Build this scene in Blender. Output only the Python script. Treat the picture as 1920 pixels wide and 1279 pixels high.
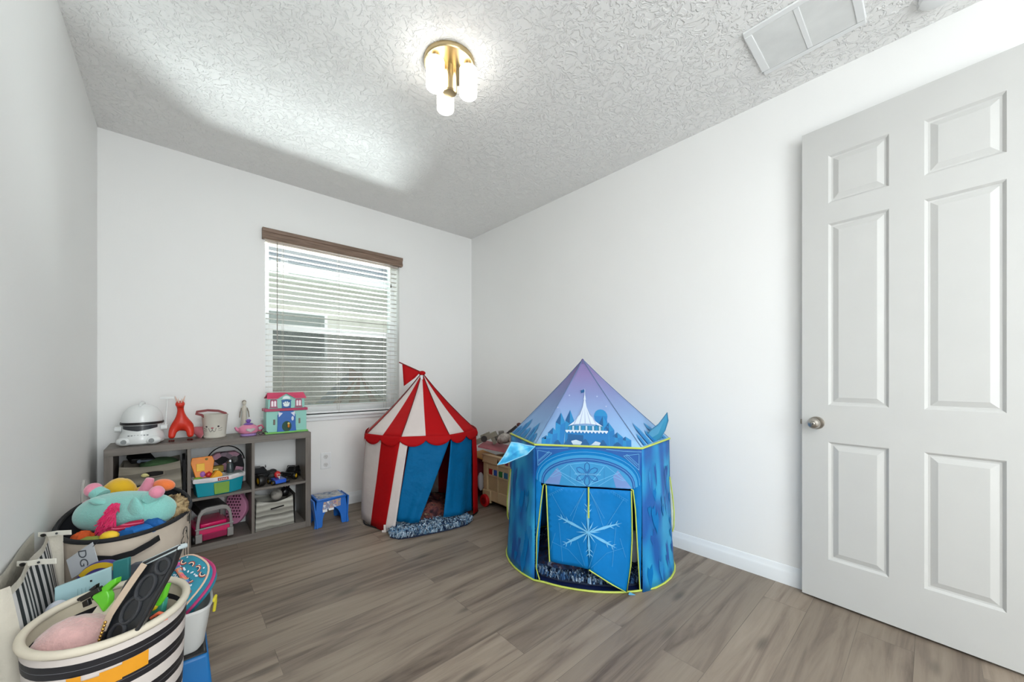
import bpy, bmesh, math, random
from mathutils import Vector, Matrix, Euler, noise
random.seed(7)
PI = math.pi
for o in list(bpy.data.objects):
    bpy.data.objects.remove(o)
scene = bpy.context.scene
COL = scene.collection
R = math.radians

# ------------------------------------------------------------ camera
CAMH = 1.148
cam = bpy.data.cameras.new('camera')
cam.sensor_width = 36.0
cam.lens = 704.6 / 1920 * 36.0
cam.shift_y = 68.5 / 1920
cam.clip_start = 0.02
camo = bpy.data.objects.new('camera', cam)
camo.location = (0, 0, CAMH)
camo.rotation_euler = (R(90), 0, R(-41.8))
COL.objects.link(camo)
scene.camera = camo
AZ = R(41.8)
FW = Vector((math.sin(AZ), math.cos(AZ), 0))     # looking direction on the floor plan
RT = Vector((math.cos(AZ), -math.sin(AZ), 0))    # to the right of it

# ------------------------------------------------------------ light
scene.view_settings.view_transform = 'Standard'
scene.view_settings.look = 'None'
scene.view_settings.gamma = 1
scene.view_settings.use_curve_mapping = False
scene.view_settings.exposure = 1.06

world = bpy.data.worlds.new('sky')
scene.world = world
world.use_nodes = True
wn = world.node_tree.nodes
wl = world.node_tree.links
wn.clear()
wo = wn.new('ShaderNodeOutputWorld')
wb = wn.new('ShaderNodeBackground')
wb.inputs['Color'].default_value = (0.72, 0.86, 1.0, 1)
wb.inputs['Strength'].default_value = 0.42
wl.new(wb.outputs[0], wo.inputs[0])


def lamp(name, kind, loc, energy, color=(1, 1, 1), rot=(0, 0, 0), size=None, size_y=None, radius=None):
    l = bpy.data.lights.new(name, kind)
    l.energy = energy
    l.color = color
    if kind == 'AREA':
        l.shape = 'RECTANGLE'
        l.size = size
        l.size_y = size_y or size
    if kind == 'POINT' and radius is not None:
        l.shadow_soft_size = radius
    if kind == 'SUN':
        l.angle = R(0.6)
    o = bpy.data.objects.new(name, l)
    o.location = loc
    o.rotation_euler = rot
    COL.objects.link(o)
    return o


def aim(o, target):
    d = Vector(target) - o.location
    o.rotation_euler = d.to_track_quat('-Z', 'Y').to_euler()


# the sun over our roof on to the house next door
sun = lamp('sun', 'SUN', (0, 0, 8), 0.75, (1.0, 0.95, 0.87))
aim(sun, Vector((0, 0, 8)) + Vector((-0.25, 0.75, -0.62)))
# sunlit paving between the two houses throws light up through the blind
pav = lamp('paving_bounce', 'AREA', (2.20, 5.80, -0.20), 66, (0.93, 0.975, 1.0), size=0.7, size_y=0.6)
pav.data.spread = R(68)
aim(pav, (1.09, 3.6, 1.42))
# soft frontal fill lamp, added behind the camera to brighten the room
rear_fill_lamp = lamp('rear_fill', 'AREA', (0.70, -2.1, 1.5), 44, (0.91, 0.965, 1.0), size=1.8, size_y=2.0)
aim(rear_fill_lamp, (1.7, 2.6, 1.7))

# unseen overhead lamp, added behind the camera to lift the left wall
lamp('overhead_fill', 'AREA', (0.02, -0.9, 2.70), 13, (0.95, 0.98, 1.0), rot=(0, 0, 0), size=0.6, size_y=0.9)

# ------------------------------------------------------------ materials
MATS = {}


def lin(c):
    return tuple((x / 12.92 if x <= 0.04045 else ((x + 0.055) / 1.055) ** 2.4) for x in c)


def rgb(h):
    h = h.lstrip('#')
    return lin(tuple(int(h[i:i + 2], 16) / 255 for i in (0, 2, 4)))


def base_mat(name):
    m = bpy.data.materials.new(name)
    m.use_nodes = True
    nt = m.node_tree
    b = nt.nodes['Principled BSDF']
    return m, nt, b


def mat(name, h, rough=0.6, metal=0.0, var=0.06, vs=8.0, bump=0.0, bs=60.0, sheen=0.0, trans=0.0, emis=0.0, spec=0.5, coat=0.0, bdist=0.01):
    """plain painted / plastic / cloth surface with a little procedural unevenness"""
    if name in MATS:
        return MATS[name]
    m, nt, b = base_mat(name)
    N, L = nt.nodes, nt.links
    c = rgb(h)
    tc = N.new('ShaderNodeTexCoord')
    nz = N.new('ShaderNodeTexNoise')
    nz.inputs['Scale'].default_value = vs
    nz.inputs['Detail'].default_value = 4
    L.new(tc.outputs['Object'], nz.inputs['Vector'])
    mr = N.new('ShaderNodeMapRange')
    mr.inputs['From Min'].default_value = 0.3
    mr.inputs['From Max'].default_value = 0.7
    mr.inputs['To Min'].default_value = 1 - var
    mr.inputs['To Max'].default_value = 1 + var
    L.new(nz.outputs['Fac'], mr.inputs['Value'])
    hs = N.new('ShaderNodeHueSaturation')
    hs.inputs['Color'].default_value = (*c, 1)
    L.new(mr.outputs[0], hs.inputs['Value'])
    L.new(hs.outputs[0], b.inputs['Base Color'])
    b.inputs['Roughness'].default_value = rough
    b.inputs['Metallic'].default_value = metal
    b.inputs['Specular IOR Level'].default_value = spec
    if coat:
        b.inputs['Coat Weight'].default_value = coat
    if sheen:
        b.inputs['Sheen Weight'].default_value = sheen
        b.inputs['Sheen Roughness'].default_value = 0.5
    if trans:
        b.inputs['Transmission Weight'].default_value = trans
    if emis:
        b.inputs['Emission Color'].default_value = (*c, 1)
        b.inputs['Emission Strength'].default_value = emis
    if bump:
        n2 = N.new('ShaderNodeTexNoise')
        n2.inputs['Scale'].default_value = bs
        n2.inputs['Detail'].default_value = 3
        L.new(tc.outputs['Object'], n2.inputs['Vector'])
        bp = N.new('ShaderNodeBump')
        bp.inputs['Strength'].default_value = bump
        bp.inputs['Distance'].default_value = bdist
        L.new(n2.outputs['Fac'], bp.inputs['Height'])
        L.new(bp.outputs[0], b.inputs['Normal'])
    MATS[name] = m
    return m


def ramp(N, stops, interp='LINEAR'):
    r = N.new('ShaderNodeValToRGB')
    r.color_ramp.interpolation = interp
    e = r.color_ramp.elements
    while len(e) > 1:
        e.remove(e[-1])
    e[0].position = stops[0][0]
    e[0].color = (*rgb(stops[0][1]), 1)
    for p, h in stops[1:]:
        x = e.new(p)
        x.color = (*rgb(h), 1)
    return r


def mat_ceiling():
    m, nt, b = base_mat('knockdown_ceiling')
    N, L = nt.nodes, nt.links
    b.inputs['Base Color'].default_value = (*rgb('#f3f3f1'), 1)
    b.inputs['Roughness'].default_value = 0.75
    tc = N.new('ShaderNodeTexCoord')
    n0 = N.new('ShaderNodeTexNoise')
    n0.inputs['Scale'].default_value = 9
    L.new(tc.outputs['Object'], n0.inputs['Vector'])
    mx = N.new('ShaderNodeMix')
    mx.data_type = 'VECTOR'
    mx.inputs['Factor'].default_value = 0.09
    L.new(tc.outputs['Object'], mx.inputs['A'])
    L.new(n0.outputs['Color'], mx.inputs['B'])
    n1 = N.new('ShaderNodeTexNoise')
    n1.inputs['Scale'].default_value = 34
    n1.inputs['Detail'].default_value = 3
    n1.inputs['Roughness'].default_value = 0.6
    n1.inputs['Distortion'].default_value = 0.7
    L.new(mx.outputs['Result'], n1.inputs['Vector'])
    r = N.new('ShaderNodeMapRange')
    r.interpolation_type = 'SMOOTHSTEP'
    r.inputs['From Min'].default_value = 0.46
    r.inputs['From Max'].default_value = 0.56
    L.new(n1.outputs['Fac'], r.inputs['Value'])
    bp = N.new('ShaderNodeBump')
    bp.inputs['Strength'].default_value = 0.65
    bp.inputs['Distance'].default_value = 0.007
    L.new(r.outputs[0], bp.inputs['Height'])
    L.new(bp.outputs[0], b.inputs['Normal'])
    return m


def mat_wall(h='#f0f0ee'):
    m, nt, b = base_mat('painted_wall')
    N, L = nt.nodes, nt.links
    tc = N.new('ShaderNodeTexCoord')
    n = N.new('ShaderNodeTexNoise')
    n.inputs['Scale'].default_value = 1.3
    L.new(tc.outputs['Object'], n.inputs['Vector'])
    r = ramp(N, [(0.3, h), (0.7, '#f2f2f0')])
    L.new(n.outputs['Fac'], r.inputs[0])
    L.new(r.outputs[0], b.inputs['Base Color'])
    b.inputs['Roughness'].default_value = 0.55
    n2 = N.new('ShaderNodeTexNoise')
    n2.inputs['Scale'].default_value = 140
    L.new(tc.outputs['Object'], n2.inputs['Vector'])
    bp = N.new('ShaderNodeBump')
    bp.inputs['Strength'].default_value = 0.06
    bp.inputs['Distance'].default_value = 0.004
    L.new(n2.outputs['Fac'], bp.inputs['Height'])
    L.new(bp.outputs[0], b.inputs['Normal'])
    return m


def mat_floor():
    m, nt, b = base_mat('vinyl_planks')
    N, L = nt.nodes, nt.links
    tc = N.new('ShaderNodeTexCoord')
    br = N.new('ShaderNodeTexBrick')
    br.offset = 0.37
    br.offset_frequency = 2
    br.inputs['Scale'].default_value = 1.0
    br.inputs['Brick Width'].default_value = 1.22
    br.inputs['Row Height'].default_value = 0.18
    br.inputs['Mortar Size'].default_value = 0.0012
    br.inputs['Mortar Smooth'].default_value = 0.2
    br.inputs['Color1'].default_value = (0, 0, 0, 1)
    br.inputs['Color2'].default_value = (1, 1, 1, 1)
    br.inputs['Mortar'].default_value = (0.5, 0.5, 0.5, 1)
    L.new(tc.outputs['Object'], br.inputs['Vector'])
    # every plank its own stretch of grain
    sep = N.new('ShaderNodeSeparateColor')
    L.new(br.outputs['Color'], sep.inputs[0])
    comb = N.new('ShaderNodeCombineXYZ')
    mul = N.new('ShaderNodeMath')
    mul.operation = 'MULTIPLY'
    mul.inputs[1].default_value = 13.7
    L.new(sep.outputs[0], mul.inputs[0])
    L.new(mul.outputs[0], comb.inputs[0])
    L.new(mul.outputs[0], comb.inputs[1])
    add = N.new('ShaderNodeVectorMath')
    add.operation = 'ADD'
    L.new(tc.outputs['Object'], add.inputs[0])
    L.new(comb.outputs[0], add.inputs[1])
    mp = N.new('ShaderNodeMapping')
    mp.inputs['Scale'].default_value = (0.60, 8.0, 1.0)
    L.new(add.outputs[0], mp.inputs[0])
    g = N.new('ShaderNodeTexNoise')
    g.inputs['Scale'].default_value = 1.6
    g.inputs['Detail'].default_value = 7
    g.inputs['Roughness'].default_value = 0.62
    g.inputs['Distortion'].default_value = 0.9
    L.new(mp.outputs[0], g.inputs['Vector'])
    mp2 = N.new('ShaderNodeMapping')
    mp2.inputs['Scale'].default_value = (2.2, 90.0, 1.0)
    L.new(add.outputs[0], mp2.inputs[0])
    g2 = N.new('ShaderNodeTexNoise')
    g2.inputs['Scale'].default_value = 1.5
    g2.inputs['Detail'].default_value = 4
    L.new(mp2.outputs[0], g2.inputs['Vector'])
    r = ramp(N, [(0.27, '#56493e'), (0.40, '#7b6d60'), (0.52, '#8e8071'), (0.72, '#9b8d7d')])
    L.new(g.outputs['Fac'], r.inputs[0])
    # knots
    mp3 = N.new('ShaderNodeMapping')
    mp3.inputs['Scale'].default_value = (1.9, 7.0, 1.0)
    L.new(add.outputs[0], mp3.inputs[0])
    vo = N.new('ShaderNodeTexVoronoi')
    vo.inputs['Scale'].default_value = 1.0
    L.new(mp3.outputs[0], vo.inputs['Vector'])
    kr = N.new('ShaderNodeMapRange')
    kr.interpolation_type = 'SMOOTHSTEP'
    kr.inputs['From Min'].default_value = 0.02
    kr.inputs['From Max'].default_value = 0.20
    kr.inputs['To Min'].default_value = 0.50
    kr.inputs['To Max'].default_value = 1.0
    L.new(vo.outputs['Distance'], kr.inputs['Value'])
    tone = N.new('ShaderNodeMapRange')
    tone.inputs['To Min'].default_value = 0.84
    tone.inputs['To Max'].default_value = 1.10
    L.new(sep.outputs[0], tone.inputs['Value'])
    fine = N.new('ShaderNodeMapRange')
    fine.inputs['From Min'].default_value = 0.3
    fine.inputs['From Max'].default_value = 0.7
    fine.inputs['To Min'].default_value = 0.955
    fine.inputs['To Max'].default_value = 1.03
    L.new(g2.outputs['Fac'], fine.inputs['Value'])
    m1 = N.new('ShaderNodeMath'); m1.operation = 'MULTIPLY'
    L.new(kr.outputs[0], m1.inputs[0]); L.new(tone.outputs[0], m1.inputs[1])
    m2 = N.new('ShaderNodeMath'); m2.operation = 'MULTIPLY'
    L.new(m1.outputs[0], m2.inputs[0]); L.new(fine.outputs[0], m2.inputs[1])
    seam = N.new('ShaderNodeMapRange')
    seam.inputs['To Min'].default_value = 1.0
    seam.inputs['To Max'].default_value = 0.62
    L.new(br.outputs['Fac'], seam.inputs['Value'])
    m3 = N.new('ShaderNodeMath'); m3.operation = 'MULTIPLY'
    L.new(m2.outputs[0], m3.inputs[0]); L.new(seam.outputs[0], m3.inputs[1])
    hs = N.new('ShaderNodeHueSaturation')
    L.new(r.outputs[0], hs.inputs['Color'])
    L.new(m3.outputs[0], hs.inputs['Value'])
    L.new(hs.outputs[0], b.inputs['Base Color'])
    b.inputs['Roughness'].default_value = 0.5
    bp = N.new('ShaderNodeBump')
    bp.inputs['Strength'].default_value = 0.12
    bp.inputs['Distance'].default_value = 0.002
    L.new(g2.outputs['Fac'], bp.inputs['Height'])
    L.new(bp.outputs[0], b.inputs['Normal'])
    return m


def mat_grain(name, c1, c2, scale=(1.2, 18, 18), rough=0.55):
    """wood-grain laminate"""
    if name in MATS:
        return MATS[name]
    m, nt, b = base_mat(name)
    N, L = nt.nodes, nt.links
    tc = N.new('ShaderNodeTexCoord')
    mp = N.new('ShaderNodeMapping')
    mp.inputs['Scale'].default_value = scale
    L.new(tc.outputs['Object'], mp.inputs[0])
    n = N.new('ShaderNodeTexNoise')
    n.inputs['Scale'].default_value = 3
    n.inputs['Detail'].default_value = 6
    L.new(mp.outputs[0], n.inputs['Vector'])
    r = ramp(N, [(0.3, c1), (0.7, c2)])
    L.new(n.outputs['Fac'], r.inputs[0])
    L.new(r.outputs[0], b.inputs['Base Color'])
    b.inputs['Roughness'].default_value = rough
    MATS[name] = m
    return m


def mat_bands(name, stops, axis='Z', freq=1.0, offs=0.0, rough=0.8, wob=0.0, interp='CONSTANT', bump=0.0, bs=40):
    """repeating colour bands along an object axis (woven or printed stripes)"""
    if name in MATS:
        return MATS[name]
    m, nt, b = base_mat(name)
    N, L = nt.nodes, nt.links
    tc = N.new('ShaderNodeTexCoord')
    s = N.new('ShaderNodeSeparateXYZ')
    L.new(tc.outputs['Object'], s.inputs[0])
    src = s.outputs[axis]
    if wob:
        nz = N.new('ShaderNodeTexNoise')
        nz.inputs['Scale'].default_value = 7
        L.new(tc.outputs['Object'], nz.inputs['Vector'])
        mm = N.new('ShaderNodeMath'); mm.operation = 'MULTIPLY_ADD'
        mm.inputs[1].default_value = wob
        L.new(nz.outputs['Fac'], mm.inputs[0]); L.new(src, mm.inputs[2])
        src = mm.outputs[0]
    a = N.new('ShaderNodeMath'); a.operation = 'MULTIPLY_ADD'
    a.inputs[1].default_value = freq
    a.inputs[2].default_value = offs
    L.new(src, a.inputs[0])
    f = N.new('ShaderNodeMath'); f.operation = 'FRACT'
    L.new(a.outputs[0], f.inputs[0])
    r = ramp(N, stops, interp)
    L.new(f.outputs[0], r.inputs[0])
    L.new(r.outputs[0], b.inputs['Base Color'])
    b.inputs['Roughness'].default_value = rough
    if bump:
        n2 = N.new('ShaderNodeTexNoise')
        n2.inputs['Scale'].default_value = bs
        L.new(tc.outputs['Object'], n2.inputs['Vector'])
        bp = N.new('ShaderNodeBump')
        bp.inputs['Strength'].default_value = bump
        bp.inputs['Distance'].default_value = 0.01
        L.new(n2.outputs['Fac'], bp.inputs['Height'])
        L.new(bp.outputs[0], b.inputs['Normal'])
    MATS[name] = m
    return m


def mat_mottle(name, stops, scale=20, rough=0.8, stretch=(1, 1, 1), vor=False, detail=4, bump=0.0):
    """patchy print or flecked pile"""
    if name in MATS:
        return MATS[name]
    m, nt, b = base_mat(name)
    N, L = nt.nodes, nt.links
    tc = N.new('ShaderNodeTexCoord')
    mp = N.new('ShaderNodeMapping')
    mp.inputs['Scale'].default_value = stretch
    L.new(tc.outputs['Object'], mp.inputs[0])
    if vor:
        n = N.new('ShaderNodeTexVoronoi')
        n.inputs['Scale'].default_value = scale
        out = N.new('ShaderNodeSeparateColor')
        L.new(mp.outputs[0], n.inputs['Vector'])
        L.new(n.outputs['Color'], out.inputs[0])
        f = out.outputs[0]
    else:
        n = N.new('ShaderNodeTexNoise')
        n.inputs['Scale'].default_value = scale
        n.inputs['Detail'].default_value = detail
        L.new(mp.outputs[0], n.inputs['Vector'])
        f = n.outputs['Fac']
    r = ramp(N, stops)
    L.new(f, r.inputs[0])
    L.new(r.outputs[0], b.inputs['Base Color'])
    b.inputs['Roughness'].default_value = rough
    if bump:
        bp = N.new('ShaderNodeBump')
        bp.inputs['Strength'].default_value = bump
        bp.inputs['Distance'].default_value = 0.01
        L.new(f, bp.inputs['Height'])
        L.new(bp.outputs[0], b.inputs['Normal'])
    MATS[name] = m
    return m


def mat_gradz(name, stops, z0, z1, rough=0.75, bump=0.15):
    """a printed colour blend from z0 up to z1 (object space)"""
    m, nt, b = base_mat(name)
    N, L = nt.nodes, nt.links
    tc = N.new('ShaderNodeTexCoord')
    s = N.new('ShaderNodeSeparateXYZ')
    L.new(tc.outputs['Object'], s.inputs[0])
    mr = N.new('ShaderNodeMapRange')
    mr.inputs['From Min'].default_value = z0
    mr.inputs['From Max'].default_value = z1
    L.new(s.outputs['Z'], mr.inputs['Value'])
    r = ramp(N, stops)
    L.new(mr.outputs[0], r.inputs[0])
    L.new(r.outputs[0], b.inputs['Base Color'])
    b.inputs['Roughness'].default_value = rough
    n2 = N.new('ShaderNodeTexNoise')
    n2.inputs['Scale'].default_value = 9
    L.new(tc.outputs['Object'], n2.inputs['Vector'])
    bp = N.new('ShaderNodeBump')
    bp.inputs['Strength'].default_value = bump
    bp.inputs['Distance'].default_value = 0.02
    L.new(n2.outputs['Fac'], bp.inputs['Height'])
    L.new(bp.outputs[0], b.inputs['Normal'])
    return m


# ------------------------------------------------------------ mesh helpers
WL = {}      # world location of every object's origin


class MB:
    def __init__(self):
        self.v, self.f, self.m = [], [], []
        self.mx = Matrix.Identity(4)
        self.mi = 0

    def add(self, vs, fs, mi=None):
        o = len(self.v)
        self.v += [tuple(self.mx @ Vector(p)) for p in vs]
        for f in fs:
            self.f.append([o + i for i in f])
            self.m.append(self.mi if mi is None else mi)

    def box(self, lo, hi, mi=None):
        x0, y0, z0 = lo
        x1, y1, z1 = hi
        vs = [(x0, y0, z0), (x1, y0, z0), (x1, y1, z0), (x0, y1, z0), (x0, y0, z1), (x1, y0, z1), (x1, y1, z1), (x0, y1, z1)]
        self.add(vs, [(0, 3, 2, 1), (4, 5, 6, 7), (0, 1, 5, 4), (1, 2, 6, 5), (2, 3, 7, 6), (3, 0, 4, 7)], mi)

    def frus(self, c, lo, hi, z0, z1, mi=None):
        """tapered box: half-sizes lo=(a,b) at z0, hi=(a,b) at z1"""
        vs = []
        for (a, b), z in ((lo, z0), (hi, z1)):
            vs += [(c[0] - a, c[1] - b, z), (c[0] + a, c[1] - b, z), (c[0] + a, c[1] + b, z), (c[0] - a, c[1] + b, z)]
        self.add(vs, [(0, 3, 2, 1), (4, 5, 6, 7), (0, 1, 5, 4), (1, 2, 6, 5), (2, 3, 7, 6), (3, 0, 4, 7)], mi)

    def loft(self, rings, closed=True, cap0=True, cap1=True, mi=None):
        n = len(rings[0])
        vs = [p for r in rings for p in r]
        fs = []
        for i in range(len(rings) - 1):
            for j in range(n if closed else n - 1):
                k = (j + 1) % n
                fs.append((i * n + j, i * n + k, (i + 1) * n + k, (i + 1) * n + j))
        if cap0:
            fs.append(tuple(range(n))[::-1])
        if cap1:
            fs.append(tuple((len(rings) - 1) * n + j for j in range(n)))
        self.add(vs, fs, mi)

    def lathe(self, c, prof, seg=32, mi=None, sx=1, sy=1, cap0=True, cap1=True):
        rings = []
        for r, z in prof:
            rings.append([(c[0] + sx * r * math.cos(2 * PI * i / seg), c[1] + sy * r * math.sin(2 * PI * i / seg), c[2] + z) for i in range(seg)])
        self.loft(rings, True, cap0, cap1, mi)

    def cyl(self, a, b, r0, r1=None, seg=16, mi=None):
        r1 = r0 if r1 is None else r1
        a, b = Vector(a), Vector(b)
        d = (b - a).normalized()
        u = d.orthogonal().normalized()
        w = d.cross(u)
        rings = [[tuple(p + r * (math.cos(2 * PI * i / seg) * u + math.sin(2 * PI * i / seg) * w)) for i in range(seg)] for p, r in ((a, r0), (b, r1))]
        self.loft(rings, mi=mi)

    def ell(self, c, r, seg=20, rings=12, mi=None, rot=None):
        if not hasattr(r, '__len__'):
            r = (r, r, r)
        M3 = Euler(rot).to_matrix() if rot else Matrix.Identity(3)
        vs = []
        for i in range(1, rings):
            t = PI * i / rings
            for j in range(seg):
                p = 2 * PI * j / seg
                q = M3 @ Vector((r[0] * math.sin(t) * math.cos(p), r[1] * math.sin(t) * math.sin(p), r[2] * math.cos(t)))
                vs.append((c[0] + q.x, c[1] + q.y, c[2] + q.z))
        q = M3 @ Vector((0, 0, r[2]))
        top, bot = len(vs), len(vs) + 1
        vs += [(c[0] + q.x, c[1] + q.y, c[2] + q.z), (c[0] - q.x, c[1] - q.y, c[2] - q.z)]
        fs = []
        for i in range(rings - 2):
            for j in range(seg):
                k = (j + 1) % seg
                fs.append((i * seg + j, (i + 1) * seg + j, (i + 1) * seg + k, i * seg + k))
        for j in range(seg):
            k = (j + 1) % seg
            fs.append((top, j, k))
            fs.append((bot, (rings - 2) * seg + k, (rings - 2) * seg + j))
        self.add(vs, fs, mi)

    def tube(self, pts, r, seg=8, mi=None, closed=False, flat=None):
        """round tube, or a flat strap when flat=(width, thickness, up vector)"""
        P = [Vector(p) for p in pts]
        n = len(P)
        rings = []
        for i in range(n):
            if closed:
                d = P[(i + 1) % n] - P[i - 1]
            else:
                d = P[min(i + 1, n - 1)] - P[max(i - 1, 0)]
            d.normalize()
            up = Vector(flat[2]) if flat else Vector((0, 0, 1))
            if abs(d.dot(up)) > 0.95 and not flat:
                up = Vector((1, 0, 0))
            u = d.cross(up).normalized()
            w = u.cross(d)
            rr = r[i] if hasattr(r, '__len__') else r
            if flat:
                a, b = flat[0] / 2, flat[1] / 2
                rings.append([tuple(P[i] + sa * a * w + sb * b * u) for sa, sb in ((1, 1), (-1, 1), (-1, -1), (1, -1))])
            else:
                rings.append([tuple(P[i] + rr * (math.cos(2 * PI * k / seg) * u + math.sin(2 * PI * k / seg) * w)) for k in range(seg)])
        if closed:
            rings.append(rings[0])
            self.loft(rings, True, False, False, mi)
        else:
            self.loft(rings, True, True, True, mi)

    def prism(self, poly, z0, z1, mi=None):
        """polygon in local xy, extruded along local z"""
        n = len(poly)
        vs = [(x, y, z0) for x, y in poly] + [(x, y, z1) for x, y in poly]
        fs = [tuple(range(n))[::-1], tuple(range(n, 2 * n))]
        fs += [(i, (i + 1) % n, n + (i + 1) % n, n + i) for i in range(n)]
        self.add(vs, fs, mi)

    def surf(self, fn, nu, nv, mi=None, closed=False):
        vs = [fn(i / nu, j / nv) for j in range(nv + 1) for i in range(nu + (0 if closed else 1))]
        n = nu + (0 if closed else 1)
        fs = []
        for j in range(nv):
            for i in range(nu):
                k = (i + 1) % n
                fs.append((j * n + i, j * n + k, (j + 1) * n + k, (j + 1) * n + i))
        self.add(vs, fs, mi)

    def decal(self, poly, fn, mi=None, step=0.03, thick=0.0):
        """2-D polygon laid on the surface fn(u, v) -> point, cut fine enough to follow it"""
        bm = bmesh.new()
        bv = [bm.verts.new((x, y, 0)) for x, y in poly]
        bm.faces.new(bv)
        bmesh.ops.triangulate(bm, faces=bm.faces[:])
        for _ in range(6):
            le = [e for e in bm.edges if e.calc_length() > step]
            if not le:
                break
            bmesh.ops.subdivide_edges(bm, edges=le, cuts=1)
            bmesh.ops.triangulate(bm, faces=[f for f in bm.faces if len(f.verts) > 3])
        bm.verts.index_update()
        vs = [tuple(fn(v.co.x, v.co.y)) for v in bm.verts]
        self.add(vs, [[v.index for v in f.verts] for f in bm.faces], mi)
        bm.free()

    def build(self, name, mats, parent=None, loc=None, bevel=0, sharp=38, solid=0, sub=0, smooth=True):
        if loc is None:
            loc = WL[parent.name] if parent else (0, 0, 0)
        loc = Vector(loc)
        me = bpy.data.meshes.new(name)
        me.from_pydata([tuple(Vector(p) - loc) for p in self.v], [], self.f)
        if not isinstance(mats, (list, tuple)):
            mats = [mats]
        for m in mats:
            me.materials.append(m)
        for p, mi in zip(me.polygons, self.m):
            p.material_index = mi
        bm = bmesh.new()
        bm.from_mesh(me)
        bmesh.ops.remove_doubles(bm, verts=bm.verts, dist=1e-5)
        if not solid and not sub:
            bmesh.ops.recalc_face_normals(bm, faces=bm.faces)
        bm.to_mesh(me)
        bm.free()
        if smooth:
            me.polygons.foreach_set('use_smooth', [True] * len(me.polygons))
            me.set_sharp_from_angle(angle=R(sharp))
        o = bpy.data.objects.new(name, me)
        COL.objects.link(o)
        if parent:
            o.parent = parent
            o.location = loc - WL[parent.name]
        else:
            o.location = loc
        WL[o.name] = loc.copy()
        if solid:
            md = o.modifiers.new('thickness', 'SOLIDIFY')
            md.thickness = solid
            md.offset = 0
        if bevel:
            md = o.modifiers.new('bevel', 'BEVEL')
            md.width = bevel
            md.segments = 2
            md.limit_method = 'ANGLE'
        if sub:
            md = o.modifiers.new('smooth', 'SUBSURF')
            md.levels = md.render_levels = sub
        return o


def tag(o, label=None, cat=None, group=None, kind=None):
    if label:
        o['label'] = label
    if cat:
        o['category'] = cat
    if group:
        o['group'] = group
    if kind:
        o['kind'] = kind
    return o


def thing(name, loc, label, cat, group=None):
    o = bpy.data.objects.new(name, None)
    o.empty_display_size = 0.05
    COL.objects.link(o)
    o.location = loc
    WL[o.name] = Vector(loc)
    return tag(o, label, cat, group)


def frame(origin, az=None, tilt=0.0, roll=0.0):
    """local axes: x to the right, y up, z towards the viewer; az = compass bearing one looks along"""
    az = AZ if az is None else az
    g = Vector((math.sin(az), math.cos(az), 0))
    r = Vector((g.y, -g.x, 0))
    M = Matrix((( r.x, 0, -g.x, origin[0]), (r.y, 0, -g.y, origin[1]), (0, 1, 0, origin[2]), (0, 0, 0, 1)))
    return M @ Matrix.Rotation(tilt, 4, 'X') @ Matrix.Rotation(roll, 4, 'Z')


def rotz(loc, a=0.0, ax=0.0, ay=0.0):
    return Matrix.Translation(loc) @ Euler((ax, ay, a)).to_matrix().to_4x4()


def skin(name, joints, edges, m, parent, lvl=2):
    """one continuous skinned body: joints = (x, y, z, radius)"""
    loc = WL[parent.name]
    me = bpy.data.meshes.new(name)
    me.from_pydata([tuple(Vector(j[:3]) - loc) for j in joints], edges, [])
    me.materials.append(m)
    o = bpy.data.objects.new(name, me)
    COL.objects.link(o)
    o.parent = parent
    WL[o.name] = loc.copy()
    sk = o.modifiers.new('skin', 'SKIN')
    sk.use_smooth_shade = True
    for i, j in enumerate(joints):
        r = j[3]
        me.skin_vertices[0].data[i].radius = r if hasattr(r, '__len__') else (r, r)
    me.skin_vertices[0].data[0].use_root = True
    ss = o.modifiers.new('smooth', 'SUBSURF')
    ss.levels = ss.render_levels = lvl
    return o


def text_curve(body, size, mx, m, parent, depth=0.0006, align='CENTER', name='lettering'):
    cu = bpy.data.curves.new(name, 'FONT')
    cu.body = body
    cu.size = size
    cu.extrude = depth
    cu.align_x = align
    cu.align_y = 'CENTER'
    tmp = bpy.data.objects.new('text_tmp', cu)
    COL.objects.link(tmp)
    me = bpy.data.meshes.new_from_object(tmp.evaluated_get(bpy.context.evaluated_depsgraph_get()))
    bpy.data.objects.remove(tmp)
    me.materials.clear()
    me.materials.append(m)
    me.transform(Matrix.Translation(-WL[parent.name]) @ mx)
    o = bpy.data.objects.new(name, me)
    COL.objects.link(o)
    o.parent = parent
    WL[o.name] = WL[parent.name].copy()
    return o


# ------------------------------------------------------------ room measures
XL, XR, YB, YF, H = -0.373, 2.535, 3.535, -2.2, 2.74
WX0, WX1, WZ0, WZ1 = 0.527, 1.656, 0.83, 2.30
RD = 0.13                                   # depth of the window recess
M_WALL = mat_wall()
M_TRIM = mat('white_trim', '#eceff0', 0.35, var=0.01)
M_DOOR = mat('white_door', '#c8c8c5', 0.42, var=0.01)
M_WHITE = mat('white_plastic', '#eef0f0', 0.35, var=0.01)


def struct(mb, name, m, **k):
    o = mb.build(name, m, **k)
    o['kind'] = 'structure'
    return o


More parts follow.
